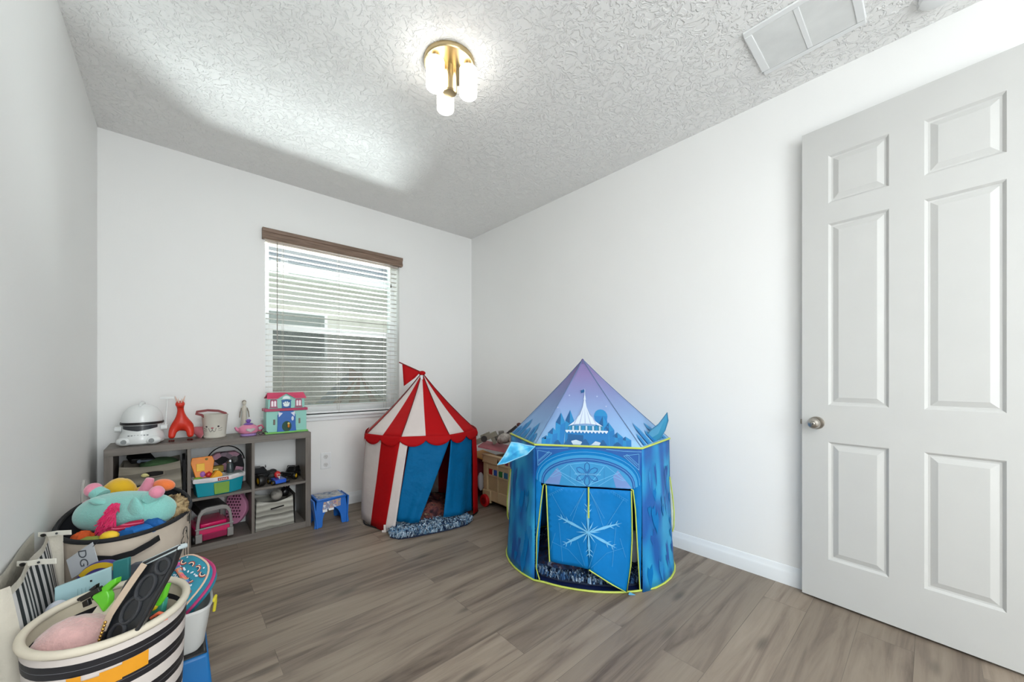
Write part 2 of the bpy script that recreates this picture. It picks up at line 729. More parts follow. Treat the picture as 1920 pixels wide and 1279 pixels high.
b = MB(); b.box((XL - 0.15, -2.2, -0.08), (XR + 0.15, YB + 0.15, 0)); struct(b, 'floor', mat_floor(), loc=(0.31, 0.05, 0), smooth=False)
b = MB(); b.box((XL - 0.15, -2.2, H), (XR + 0.15, YB + 0.15, H + 0.1)); struct(b, 'ceiling', mat_ceiling(), smooth=False)
b = MB(); b.box((XL - 0.15, YF, 0), (XL, YB + 0.15, H)); struct(b, 'wall_left', M_WALL, smooth=False)
b = MB(); b.box((XR, -2.2, 0), (XR + 0.15, YB + 0.15, H)); struct(b, 'wall_right', M_WALL, smooth=False)
b = MB()
y0, y1 = YB, YB + 0.17
b.box((XL, y0, 0), (WX0, y1, H)); b.box((WX1, y0, 0), (XR, y1, H)); b.box((WX0, y0, 0), (WX1, y1, WZ0)); b.box((WX0, y0, WZ1), (WX1, y1, H))
struct(b, 'wall_back', M_WALL, smooth=False)
b = MB(); b.box((XL - 0.15, -2.35, 0), (XR + 0.15, -2.2, H)); struct(b, 'wall_front', M_WALL, smooth=False)


def baseboard(name, p0, p1, nrm):
    """profiled board along p0-p1, nrm points into the room"""
    prof = [(0, 0), (0.014, 0), (0.014, 0.062), (0.011, 0.074), (0.009, 0.078), (0.007, 0.092), (0.003, 0.102), (0, 0.104)]
    rings = [[(p[0] + nrm[0] * d, p[1] + nrm[1] * d, z) for d, z in prof] for p in (p0, p1)]
    b = MB(); b.loft(rings); struct(b, name, M_TRIM, sharp=20)


baseboard('baseboard_back', (XL, YB), (XR, YB), (0, -1))
baseboard('baseboard_right', (XR, YF), (XR, YB), (-1, 0))
baseboard('baseboard_left', (XL, YF), (XL, YB), (1, 0))

# ------------------------------------------------------------ window with sashes, sill, glass and screen
win = bpy.data.objects.new('window_1', None); COL.objects.link(win); win.location = (1.09, YB + 0.1, WZ0); WL['window_1'] = Vector(win.location); win['kind'] = 'structure'
yg = YB + RD
b = MB()
fw = 0.045
b.box((WX0, yg - 0.015, WZ0), (WX0 + fw, yg + 0.05, WZ1)); b.box((WX1 - fw, yg - 0.015, WZ0), (WX1, yg + 0.05, WZ1))
b.box((WX0 + fw, yg - 0.015, WZ0), (WX1 - fw, yg + 0.05, WZ0 + 0.04)); b.box((WX0 + fw, yg - 0.015, WZ1 - 0.04), (WX1 - fw, yg + 0.05, WZ1))
b.build('window_frame', M_WHITE, win, bevel=0.003)
zm = 1.565
b = MB()
b.box((WX0 + fw, yg - 0.01, zm - 0.008), (WX1 - fw, yg + 0.02, zm + 0.035)); b.box((WX0 + fw, yg - 0.01, WZ0 + 0.04), (WX1 - fw, yg + 0.02, WZ0 + 0.075))
b.box((WX0 + fw, yg - 0.01, WZ0 + 0.075), (WX0 + fw + 0.028, yg + 0.02, zm - 0.008)); b.box((WX1 - fw - 0.028, yg - 0.01, WZ0 + 0.075), (WX1 - fw, yg + 0.02, zm - 0.008))
b.build('lower_sash', M_WHITE, win, bevel=0.002)


def glass_mat():
    m = bpy.data.materials.new('window_glass'); m.use_nodes = True
    N, L = m.node_tree.nodes, m.node_tree.links
    N.clear()
    o = N.new('ShaderNodeOutputMaterial'); t = N.new('ShaderNodeBsdfTransparent'); g = N.new('ShaderNodeBsdfGlossy'); mx = N.new('ShaderNodeMixShader')
    t.inputs[0].default_value = (0.93, 0.96, 0.95, 1); g.inputs['Roughness'].default_value = 0.02; mx.inputs[0].default_value = 0.07
    L.new(t.outputs[0], mx.inputs[1]); L.new(g.outputs[0], mx.inputs[2]); L.new(mx.outputs[0], o.inputs[0])
    return m


def screen_mat():
    m = bpy.data.materials.new('insect_screen'); m.use_nodes = True
    N, L = m.node_tree.nodes, m.node_tree.links
    N.clear()
    o = N.new('ShaderNodeOutputMaterial'); t = N.new('ShaderNodeBsdfTransparent'); g = N.new('ShaderNodeBsdfDiffuse'); mx = N.new('ShaderNodeMixShader')
    g.inputs[0].default_value = (0.045, 0.05, 0.047, 1); mx.inputs[0].default_value = 0.50
    L.new(t.outputs[0], mx.inputs[1]); L.new(g.outputs[0], mx.inputs[2]); L.new(mx.outputs[0], o.inputs[0])
    return m


M_GLASS = glass_mat()
b = MB(); b.box((WX0 + fw, yg + 0.004, WZ0 + 0.04), (WX1 - fw, yg + 0.008, zm)); b.build('lower_pane', M_GLASS, win, smooth=False)
b = MB(); b.box((WX0 + fw, yg + 0.028, zm), (WX1 - fw, yg + 0.032, WZ1 - 0.04)); b.build('upper_pane', M_GLASS, win, smooth=False)
b = MB(); b.box((WX0 + fw, yg + 0.040, WZ0 + 0.04), (WX1 - fw, yg + 0.041, zm + 0.01)); b.build('insect_screen', screen_mat(), win, smooth=False)
b = MB()
b.box((WX0 - 0.03, YB - 0.035, WZ0 - 0.022), (WX1 + 0.03, yg, WZ0)); b.box((WX0 - 0.012, YB - 0.014, WZ0 - 0.055), (WX1 + 0.012, YB - 0.0005, WZ0 - 0.022))
b.build('window_sill', M_TRIM, win, bevel=0.004)

# ------------------------------------------------------------ blind
bl = thing('window_blind', (1.09, YB, 2.33), 'white slatted window blind under a brown wood-look valance', 'window blind')
b = MB()
vz0, vz1 = 2.243, 2.328
rings = []
for x in (0.505, 1.672):
    rings.append([(x, YB - 0.003, vz0), (x, YB - 0.040, vz0), (x, YB - 0.046, vz0 + 0.008), (x, YB - 0.046, vz0 + 0.026), (x, YB - 0.040, vz0 + 0.030), (x, YB - 0.040, vz0 + 0.052),
                  (x, YB - 0.047, vz0 + 0.058), (x, YB - 0.050, vz1 - 0.008), (x, YB - 0.046, vz1), (x, YB - 0.003, vz1)])
b.loft(rings)
b.build('valance', mat_grain('brown_wood_look', '#6a5646', '#8f7767', (2, 30, 30)), bl, sharp=20)
b = MB(); b.box((WX0 + 0.006, YB + 0.012, 2.235), (WX1 - 0.006, YB + 0.062, 2.285)); b.build('head_rail', mat('head_rail', '#e3d9cf', 0.5), bl, bevel=0.002)
b = MB()
ys = YB + 0.038
nsl, sp = 33, 0.0425
for i in range(nsl):
    z = 2.218 - i * sp
    if z < WZ0 + 0.03:
        break
    rings = []
    for x in (WX0 + 0.012, WX1 - 0.012):
        top = []
        for k in range(5):
            t = -1 + k * 0.5
            yy = ys + t * 0.0165 * math.cos(R(5)) 
            zz = z - t * 0.0165 * math.sin(R(5)) + 0.0025 * (1 - t * t)
            top.append((x, yy, zz))
        rings.append([(p[0], p[1], p[2] + 0.0013) for p in top] + [(p[0], p[1], p[2] - 0.0013) for p in reversed(top)])
    b.loft(rings)
b.build('slats', mat('blind_slat', '#dedcd6', 0.4, var=0.01), bl)
b = MB(); b.box((WX0 + 0.012, ys - 0.025, WZ0 + 0.006), (WX1 - 0.012, ys + 0.025, WZ0 + 0.024)); b.build('bottom_rail', M_WHITE, bl, bevel=0.004)
M_CORD = mat('ladder_cord', '#b9b3aa', 0.8)
for x in (WX0 + 0.13, 1.09, WX1 - 0.13):
    b = MB()
    for dy in (-0.026, 0.026):
        b.cyl((x, ys + dy, WZ0 + 0.01), (x, ys + dy, 2.24), 0.0013, seg=6)
    b.build('ladder_cord', M_CORD, bl)
b = MB(); b.cyl((WX0 + 0.085, ys - 0.034, 1.45), (WX0 + 0.085, ys - 0.034, 2.24), 0.0035, seg=8); b.cyl((WX0 + 0.085, ys - 0.034, 1.43), (WX0 + 0.085, ys - 0.034, 1.455), 0.006, 0.004, seg=8)
b.build('tilt_wand', mat('clear_wand', '#a09c96', 0.3), bl)
b = MB()
b.tube([(WX1 - 0.085, ys - 0.033, 2.24), (WX1 - 0.085, ys - 0.034, 2.06)], 0.0014, 6)
b.cyl((WX1 - 0.085, ys - 0.034, 2.03), (WX1 - 0.085, ys - 0.034, 2.062), 0.007, 0.004, 8, mi=1)
b.build('lift_cord', [M_CORD, mat('dark_tassel', '#3b322c', 0.5)], bl)

# ------------------------------------------------------------ next door, seen through the blind
nh = thing('neighbour_house', (1.5, 7.0, 0), 'pale stucco house next door seen through the slats of the blind', 'house')
b = MB(); b.box((-6, 7.0, -0.6), (9, 7.3, 2.72)); b.build('wall', mat('stucco', '#cfcabf', 0.9, var=0.04, bump=0.3, bs=70), nh, smooth=False)
b = MB(); b.box((-6.3, 6.55, 2.72), (9.3, 7.0, 2.76)); b.box((-6.3, 6.52, 2.74), (9.3, 6.56, 2.93)); b.build('eave', mat('fascia', '#f3f3f0', 0.6), nh, smooth=False)
b = MB(); b.add([(-6.3, 6.5, 2.92), (9.3, 6.5, 2.92), (9.3, 10.5, 4.9), (-6.3, 10.5, 4.9), (-6.3, 6.5, 2.88), (9.3, 6.5, 2.88), (9.3, 10.5, 4.86), (-6.3, 10.5, 4.86)],
                [(0, 1, 2, 3), (7, 6, 5, 4), (0, 4, 5, 1), (1, 5, 6, 2), (2, 6, 7, 3), (3, 7, 4, 0)])
b.build('roof', mat_bands('shingles', [(0, '#8f949b'), (0.5, '#a4a9af'), (0.92, '#5f646a')], 'Z', 14, wob=0.05, rough=0.9), nh, smooth=False)
b = MB(); b.box((0.9, 6.96, 1.45), (1.95, 7.0, 2.25)); 
wf = b.build('window', mat('far_window_frame', '#e9e9e6', 0.5), nh, smooth=False)
b = MB(); b.box((0.95, 6.95, 1.5), (1.9, 6.958, 2.2)); b.build('pane', mat('far_glass', '#7f8580', 0.15), wf, smooth=False)
b = MB(); b.box((-8, 3.75, -0.65), (11, 12, -0.6)); tag(b.build('side_yard', mat('grass_strip', '#8d9a6c', 0.95, var=0.2, bump=0.4), smooth=False), kind='structure')

# ------------------------------------------------------------ door
DA = Vector((2.472, 0.460, 0)); DE = Vector((-0.0776, -0.997, 0)).normalized()
DN = Vector((DE.y, -DE.x, 0))                       # towards the room
if DN.x > 0:
    DN = -DN
door = bpy.data.objects.new('door_1', None); COL.objects.link(door); door.location = DA + DE * 0.765; WL['door_1'] = Vector(door.location); door['kind'] = 'structure'
DW, DZ0, DZ1, DT = 0.765, 0.012, 2.428, 0.035


def dpt(s, z, d):
    p = DA + DE * s + DN * d
    return (p.x, p.y, z)


b = MB()
cs = [0, 0.109, 0.328, 0.438, 0.656, DW]
rowz = [DZ0, 0.226, 0.822, 1.008, 1.926, 2.030, 2.272, DZ1]
for side in (0, 1):
    base = 0 if side == 0 else -DT
    sg = 1 if side == 0 else -1
    for i in range(5):
        for j in range(7):
            s0, s1, z0, z1 = cs[i], cs[i + 1], rowz[j], rowz[j + 1]
            if i in (1, 3) and j in (1, 3, 5):
                rg = []
                for ins, dp in ((0, 0), (0.004, -0.003), (0.010, -0.0095), (0.017, -0.0105), (0.040, -0.002)):
                    rg.append([dpt(s0 + ins, z0 + ins, base + sg * dp), dpt(s1 - ins, z0 + ins, base + sg * dp), dpt(s1 - ins, z1 - ins, base + sg * dp), dpt(s0 + ins, z1 - ins, base + sg * dp)])
                b.loft(rg, cap0=False, cap1=True)
            else:
                b.add([dpt(s0, z0, base), dpt(s1, z0, base), dpt(s1, z1, base), dpt(s0, z1, base)], [(0, 1, 2, 3)])
for (s0, z0, s1, z1) in ((0, DZ0, 0, DZ1), (DW, DZ0, DW, DZ1)):
    b.add([dpt(s0, z0, 0), dpt(s0, z1, 0), dpt(s0, z1, -DT), dpt(s0, z0, -DT)], [(0, 1, 2, 3)])
for z in (DZ0, DZ1):
    b.add([dpt(0, z, 0), dpt(DW, z, 0), dpt(DW, z, -DT), dpt(0, z, -DT)], [(0, 1, 2, 3)])
b.build('door_slab', M_DOOR, door, sharp=12)
M_NICKEL = mat('brushed_nickel', '#b8b2aa', 0.28, 1.0, var=0.03)
b = MB()
kc = DA + DE * 0.062; kc.z = 0.914
ax = DN
b.cyl(kc, kc + ax * 0.006, 0.033, 0.031, 28)
b.cyl(kc + ax * 0.006, kc + ax * 0.03, 0.012, 0.013, 20)
K = Matrix.Translation(kc) @ ax.to_track_quat('Z', 'Y').to_matrix().to_4x4()
b.mx = K
b.lathe((0, 0, 0), [(0.012, 0.026), (0.021, 0.032), (0.0265, 0.042), (0.0265, 0.052), (0.022, 0.060), (0.012, 0.0635), (0.011, 0.060), (0.004, 0.060)], 28)
b.mx = Matrix.Identity(4)
kn = b.build('door_handle', M_NICKEL, door)
b = MB(); b.mx = K; b.lathe((0, 0, 0), [(0.008, 0.058), (0.008, 0.064), (0.0045, 0.066)], 14); b.box((-0.0012, -0.004, 0.064), (0.0012, 0.004, 0.0675), mi=1)
b.build('lock_button', [M_NICKEL, mat('dark_slot', '#2a2826', 0.6)], kn)
b = MB()
p = DA - DE * 0.0 - DN * 0.0175; p.z = 0.914
b.box((p.x - 0.008, p.y - 0.001, 0.902), (p.x + 0.006, p.y + 0.011, 0.926)); b.build('latch_bolt', mat('latch_metal', '#8c857c', 0.35, 1.0), door, bevel=0.002)
# ------------------------------------------------------------ ceiling vent, detector, outlet
vt = thing('ceiling_vent', (2.126, 0.40, H), 'white louvred air return grille on the ceiling near the door', 'ceiling vent')
b = MB()
vx0, vx1, vy0, vy1 = 1.950, 2.300, 0.195, 0.585
zt = H - 0.0005
b.box((vx0, vy0, H - 0.010), (vx0 + 0.03, vy1, zt)); b.box((vx1 - 0.03, vy0, H - 0.010), (vx1, vy1, zt)); b.box((vx0 + 0.03, vy0, H - 0.010), (vx1 - 0.03, vy0 + 0.03, zt))
b.box((vx0 + 0.03, vy1 - 0.03, H - 0.010), (vx1 - 0.03, vy1, zt)); b.box((vx0 + 0.03, 0.380, H - 0.009), (vx1 - 0.03, 0.402, zt))
b.build('frame', M_WHITE, vt, bevel=0.003)
b = MB(); b.box((vx0 + 0.03, vy0 + 0.03, H - 0.002), (vx1 - 0.03, vy1 - 0.03, H - 0.001)); b.build('backing', mat('vent_dark', '#6f7371', 0.9), vt, smooth=False)
b = MB()
n = 22
for y0, y1 in ((vy0 + 0.03, 0.380), (0.402, vy1 - 0.03)):
    for i in range(n):
        x = vx0 + 0.036 + i * (vx1 - vx0 - 0.072) / (n - 1)
        b.add([(x - 0.005, y0, H - 0.003), (x + 0.004, y0, H - 0.009), (x + 0.005, y0, H - 0.008), (x - 0.004, y0, H - 0.002),
               (x - 0.005, y1, H - 0.003), (x + 0.004, y1, H - 0.009), (x + 0.005, y1, H - 0.008), (x - 0.004, y1, H - 0.002)],
              [(0, 1, 2, 3), (7, 6, 5, 4), (0, 4, 5, 1), (1, 5, 6, 2), (2, 6, 7, 3), (3, 7, 4, 0)])
b.build('louvres', mat('vent_louvre', '#e6e8e6', 0.45), vt, smooth=False)
b = MB(); b.lathe((2.34, -0.02, H), [(0.058, -0.0005), (0.060, -0.012), (0.056, -0.030), (0.045, -0.036), (0.0, -0.037)][::1], 28, cap1=False)
tag(b.build('smoke_detector', M_WHITE, loc=(2.34, -0.02, H)), 'white round smoke detector at the ceiling edge above the door', 'smoke detector')
ot = thing('wall_outlet', (0.976, YB, 0.42), 'white duplex wall outlet between cube shelf and circus tent', 'outlet')
b = MB(); b.box((0.934, YB - 0.006, 0.352), (1.018, YB - 0.0005, 0.492)); b.build('cover_plate', M_WHITE, ot, bevel=0.003)
for z in (0.387, 0.457):
    b = MB(); b.mx = Matrix.Translation((0.976, YB - 0.0055, z)) @ Matrix.Rotation(R(90), 4, 'X')
    b.lathe((0, 0, 0), [(0.019, 0), (0.019, 0.003), (0.018, 0.004)], 20)
    for dx in (-0.006, 0.006):
        b.box((dx - 0.0013, -0.002, 0.0035), (dx + 0.0013, 0.008, 0.0046), mi=1)
    b.ell((0, -0.009, 0.004), (0.0028, 0.0028, 0.0008), 8, 4, mi=1)
    b.build('socket', [mat('socket_face', '#dcdcda', 0.4), mat('slot_dark', '#55524f', 0.7)], ot)

# ------------------------------------------------------------ ceiling light
LX, LY = 1.031, 1.626
M_BRASS = mat('satin_brass', '#b9a680', 0.28, 1.0, var=0.02)
cl = thing('ceiling_light', (LX, LY, H), 'brass flush ceiling light with three frosted glass cylinder shades', 'ceiling light')
b = MB(); b.lathe((LX, LY, H), [(0.128, -0.0005), (0.128, -0.018), (0.124, -0.024), (0.06, -0.030), (0.0, -0.031)], 48, cap1=False); b.build('canopy', M_BRASS, cl)
b = MB(); b.lathe((LX, LY, H), [(0.036, -0.029), (0.036, -0.150), (0.030, -0.156), (0.0, -0.157)], 32, cap1=False); b.build('centre_post', M_BRASS, cl)


def shade_mat():
    m, nt, bs = base_mat('frosted_glass_lit')
    N, L = nt.nodes, nt.links
    bs.inputs['Base Color'].default_value = (0.95, 0.94, 0.9, 1)
    bs.inputs['Roughness'].default_value = 0.4
    bs.inputs['Emission Color'].default_value = (1.0, 0.97, 0.92, 1)
    bs.inputs['Emission Strength'].default_value = 2.6
    return m


M_SHADE = shade_mat()
for (d, l) in ((1.832, -0.374), (1.884, -0.219), (1.986, -0.352)):
    p = FW * d + RT * l
    v = Vector((p.x - LX, p.y - LY, 0)).normalized()
    b = MB()
    b.lathe((p.x, p.y, H), [(0.0, -0.045), (0.038, -0.045), (0.044, -0.052), (0.044, -0.176), (0.041, -0.180), (0.0, -0.181)], 32, cap0=False, cap1=False)
    sh = b.build('glass_shade', M_SHADE, cl)
    b = MB(); b.cyl((p.x, p.y, H - 0.025), (p.x, p.y, H - 0.0445), 0.014, 0.02, 16); b.build('lamp_holder', M_BRASS, sh)

# ------------------------------------------------------------ cube shelf
SX0, SX1, SY0, SY1, SZ = -0.313, 0.778, 3.20, 3.515, 0.727
M_SHELF = mat_grain('grey_oak_laminate', '#69625b', '#7e7770', (1.5, 22, 22), 0.5)
M_SHELFV = mat_grain('grey_oak_laminate_upright', '#69625b', '#7e7770', (22, 22, 1.5), 0.5)
sh = thing('cube_shelf', (0.23, 3.36, 0), 'grey wood-look six-cube shelf standing under the window', 'shelf')
T = 0.038
b = MB(); b.box((SX0, SY0, SZ - 0.042), (SX1, SY1, SZ)); b.build('top_panel', M_SHELF, sh, bevel=0.0015)
b = MB(); b.box((SX0 + T, SY0, 0.0005), (SX1 - T, SY1, 0.046)); b.build('bottom_panel', M_SHELF, sh, bevel=0.0015)
for x in (SX0, SX1 - T):
    b = MB(); b.box((x, SY0, 0.0005), (x + T, SY1, SZ - 0.042)); b.build('side_panel', M_SHELFV, sh, bevel=0.0015)
DX = (0.054, 0.398)
for x in DX:
    b = MB(); b.box((x, SY0 + 0.002, 0.046), (x + 0.018, SY1, SZ - 0.042)); b.build('divider', M_SHELFV, sh, bevel=0.001)
for x0, x1 in ((SX0 + T, DX[0]), (DX[0] + 0.018, DX[1]), (DX[1] + 0.018, SX1 - T)):
    b = MB(); b.box((x0, SY0 + 0.004, 0.340), (x1, SY1, 0.357)); b.build('shelf_board', M_SHELF, sh, bevel=0.001)
CZ, BZ = 0.357, 0.046      # the floors of the upper and lower cubes

M_BLACK = mat('black_plastic', '#141414', 0.35)
M_BLACKM = mat('black_cloth', '#17181b', 0.85, bump=0.3)

# ------------------------------------------------------------ on top of the shelf
# white toy helmet
hx, hy = -0.160, 3.37
he = thing('toy_helmet', (hx, hy, SZ), 'white toy space helmet with black visor band and antenna on the shelf', 'toy helmet')
M_HW = mat('helmet_white', '#e9eceb', 0.28, coat=0.4, var=0.01)
M_HG = mat('helmet_grey', '#8b8f90', 0.5)
b = MB()
b.mx = rotz((hx, hy, SZ), R(-8))
b.lathe((0, 0.0, 0), [(0.100, 0.140), (0.101, 0.158), (0.097, 0.180), (0.088, 0.204), (0.072, 0.226), (0.050, 0.242), (0.026, 0.250), (0.0, 0.252)], 40, sx=0.96, sy=1.05, cap1=False)
b.tube([(0, -0.062, 0.238), (0, -0.03, 0.252), (0, 0.01, 0.258), (0, 0.05, 0.252)], [0.006, 0.012, 0.012, 0.006], 10)
b.build('dome', M_HW, he)
b = MB(); b.mx = rotz((hx, hy, SZ), R(-8))
b.lathe((0, 0, 0), [(0.101, 0.126), (0.1035, 0.129), (0.1035, 0.139), (0.101, 0.142)], 40, sx=0.98, sy=1.06, cap0=False, cap1=False); b.build('brim_line', M_BLACK, he)
b = MB(); b.mx = rotz((hx, hy, SZ), R(-8))
b.lathe((0, 0, 0), [(0.088, 0.0), (0.106, 0.012), (0.112, 0.035), (0.104, 0.060), (0.094, 0.085), (0.094, 0.128)], 40, sx=0.97, sy=1.06)
for sx in (-1, 1):
    b.ell((sx * 0.062, -0.082, 0.028), (0.042, 0.036, 0.0275), 20, 12)
b.build('face_shell', M_HW, he)
b = MB(); b.mx = rotz((hx, hy, SZ), R(-8))
for k in range(24):      # one wide curved visor band
    t0, t1 = R(-148 + k * 4.9), R(-148 + (k + 1) * 4.9)
    def q(t, z, r): return (0.97 * r * math.cos(t), 1.06 * r * math.sin(t), z)
    dz = 0.016 * abs(k - 11.5) / 12
    dz1 = 0.016 * abs(k + 1 - 11.5) / 12
    b.add([q(t0, 0.088 + dz, 0.0955), q(t1, 0.088 + dz1, 0.0955), q(t1, 0.122, 0.0955), q(t0, 0.122, 0.0955)], [(0, 1, 2, 3)])
b.build('visor', mat('visor_dark', '#3b3e42', 0.25), he)
b = MB(); b.mx = rotz((hx, hy, SZ), R(-8))
for k in range(-3, 4):
    b.box((k * 0.014 - 0.004, -0.1085 + abs(k) * 0.0012, 0.060), (k * 0.014 + 0.004, -0.098, 0.066))
for sx in (-1, 1):
    b.cyl((sx * 0.062, -0.112, 0.028), (sx * 0.062, -0.1185, 0.028), 0.014, 0.013, 20)
b.build('vent_slots', M_HG, he)
for sx, nm in ((-1, 'ear_cap'), (1, 'ear_cap')):
    b = MB(); b.mx = rotz((hx, hy, SZ), R(-8)); b.cyl((sx * 0.090, -0.01, 0.098), (sx * 0.122, -0.01, 0.098), 0.018, 0.016, 20); b.build(nm, M_HW, he)
b = MB(); b.mx = rotz((hx, hy, SZ), R(-8))
b.cyl((0.112, -0.01, 0.110), (0.122, -0.01, 0.285), 0.0055, 0.0045, 10); b.box((0.088, -0.024, 0.280), (0.156, 0.006, 0.294)); b.build('antenna', M_HW, he, bevel=0.002)

# red dragon figure
dx, dy = 0.030, 3.36
dr = thing('toy_dragon', (dx, dy, SZ), 'red plastic toy dragon standing upright on the shelf', 'toy dragon')
M_RED = mat('dragon_red', '#d8321c', 0.4, bump=0.25, bs=120, bdist=0.003)
Z0 = SZ
J = [(dx, dy + 0.02, Z0 + 0.105, 0.043), (dx - 0.004, dy - 0.005, Z0 + 0.150, 0.032), (dx - 0.006, dy - 0.015, Z0 + 0.190, 0.019), (dx - 0.008, dy - 0.022, Z0 + 0.222, 0.017), (dx - 0.010, dy - 0.034, Z0 + 0.250, 0.029), (dx - 0.010, dy - 0.072, Z0 + 0.243, 0.023),
     (dx - 0.044, dy - 0.005, Z0 + 0.085, 0.026), (dx - 0.050, dy - 0.014, Z0 + 0.050, 0.019), (dx - 0.052, dy - 0.030, Z0 + 0.018, 0.020),
     (dx + 0.042, dy - 0.002, Z0 + 0.085, 0.026), (dx + 0.042, dy - 0.014, Z0 + 0.050, 0.019), (dx + 0.042, dy - 0.030, Z0 + 0.018, 0.020),
     (dx + 0.030, dy + 0.055, Z0 + 0.075, 0.026), (dx + 0.062, dy + 0.070, Z0 + 0.045, 0.018), (dx + 0.090, dy + 0.078, Z0 + 0.030, 0.010)]
ED = [(0, 1), (1, 2), (2, 3), (3, 4), (4, 5), (0, 6), (6, 7), (7, 8), (0, 9), (9, 10), (10, 11), (0, 12), (12, 13), (13, 14)]
skin('body', J, ED, M_RED, dr)
b = MB()
for sx in (-1, 1):
    b.cyl((dx - 0.010 + sx * 0.014, dy - 0.04, Z0 + 0.262), (dx - 0.010 + sx * 0.026, dy - 0.03, Z0 + 0.300), 0.006, 0.001, 10)
    b.cyl((dx - 0.010 + sx * 0.006, dy - 0.07, Z0 + 0.255), (dx - 0.010 + sx * 0.009, dy - 0.065, Z0 + 0.283), 0.005, 0.001, 10)
b.build('horns', mat('horn_tan', '#d9b7a6', 0.5), dr)
for sx in (-1, 1):
    b = MB()
    for k in (-1, 0, 1):
        x = dx - 0.006 + sx * 0.046 + k * 0.010
        b.ell((x, dy - 0.050, Z0 + 0.0075), (0.0055, 0.014, 0.0065), 10, 6)
    b.build('claws', mat('claw_dark_red', '#5d0f0c', 0.5), dr)
b = MB()
for k in range(7):
    t = k / 6
    b.ell((dx - 0.028 + 0.002 * k, dy + 0.045 - 0.01 * t, Z0 + 0.10 + 0.14 * t), (0.004, 0.010, 0.009), 8, 6)
b.build('spines', M_RED, dr)

# cat-face bucket with looped handles
cx, cy = 0.205, 3.375
ct = thing('cat_face_bucket', (cx, cy, SZ), 'cream fabric bucket with a stitched cat face and dusty pink handle', 'bucket')
M_CREAM = mat('bucket_cream', '#d6d2c6', 0.85, bump=0.25, bs=200, bdist=0.003)
b = MB(); b.lathe((cx, cy, SZ), [(0.0, 0.001), (0.060, 0.001), (0.063, 0.006), (0.063, 0.014), (0.061, 0.016), (0.074, 0.160), (0.075, 0.162), (0.072, 0.164), (0.070, 0.160), (0.058, 0.02), (0.0, 0.018)], 40, cap0=False, cap1=False)
b.build('bucket_body', M_CREAM, ct)


def on_cone(a, z, off=0.0012):
    r = 0.0605 + (z - 0.016) * (0.0135 / 0.144) + off
    return (cx + r * math.sin(a), cy - r * math.cos(a), SZ + z)


a0 = R(-16)
b = MB()
for s in (-1, 1):
    c0 = on_cone(a0 + s * 0.50, 0.082)
    b.ell(c0, (0.006, 0.003, 0.006), 10, 8)
    b.tube([on_cone(a0 + s * (0.02 + 0.30 * t), 0.060 - 0.020 * math.sin(t * PI) + (0.012 * t)) for t in [i / 8 for i in range(9)]], 0.0013, 6)
    for dz in (0.0, -0.010):
        b.tube([on_cone(a0 + s * 0.50, 0.064 + dz), on_cone(a0 + s * 0.72, 0.068 + dz * 1.6), on_cone(a0 + s * 0.85, 0.072 + dz * 1.6)], 0.0010, 6)
b.tube([on_cone(a0, 0.070), on_cone(a0, 0.056)], 0.0013, 6)
b.build('stitched_face', mat('stitch_dark', '#4c4547', 0.8), ct)
b = MB(); b.prism([(0, 0), (0.007, 0.010), (0.0, 0.012), (-0.007, 0.010)], 0, 0.001); 
b = MB(); b.ell(on_cone(a0, 0.072), (0.008, 0.003, 0.005), 12, 8); b.build('nose', mat('nose_pink', '#b8616c', 0.7), ct)
b = MB()
b.tube([(cx - 0.055, cy - 0.03, SZ + 0.145), (cx - 0.075, cy - 0.045, SZ + 0.165), (cx - 0.105, cy - 0.05, SZ + 0.176), (cx - 0.10, cy - 0.02, SZ + 0.186), (cx - 0.04, cy + 0.00, SZ + 0.192), (cx + 0.02, cy + 0.01, SZ + 0.184), (cx + 0.06, cy + 0.015, SZ + 0.165), (cx + 0.071, cy + 0.016, SZ + 0.150)], 0.004, 8, flat=(0.016, 0.004, (0, 0, 1)))
b.build('handle', mat('dusty_rose', '#8e4a4c', 0.75), ct, bevel=0.001)
# pink paper-like fan behind the dragon
fx, fy = 0.116, 3.432
pf = thing('pink_cone_hat', (fx, fy, SZ), 'pink cone party hat lying between the dragon and the cat bucket', 'party hat')
b = MB(); b.mx = rotz((fx, fy, SZ + 0.047), 0, 0, 0) @ Matrix.Rotation(R(-62), 4, 'Y')
b.lathe((0, 0, -0.035), [(0.046, 0.0), (0.047, 0.002), (0.002, 0.098), (0.0, 0.098)], 28, cap0=False, cap1=False)
b.build('cone', mat('hat_pink', '#c96f79', 0.7), pf, solid=0.0015)
b = MB(); b.mx = rotz((fx, fy, SZ + 0.047), 0, 0, 0) @ Matrix.Rotation(R(-62), 4, 'Y')
b.tube([(0.047 * math.cos(t), 0.047 * math.sin(t), -0.034) for t in [i * PI / 12 for i in range(24)]], 0.003, 6, closed=True)
b.build('brim_edge', mat('hat_edge', '#e6a5a8', 0.8), pf)

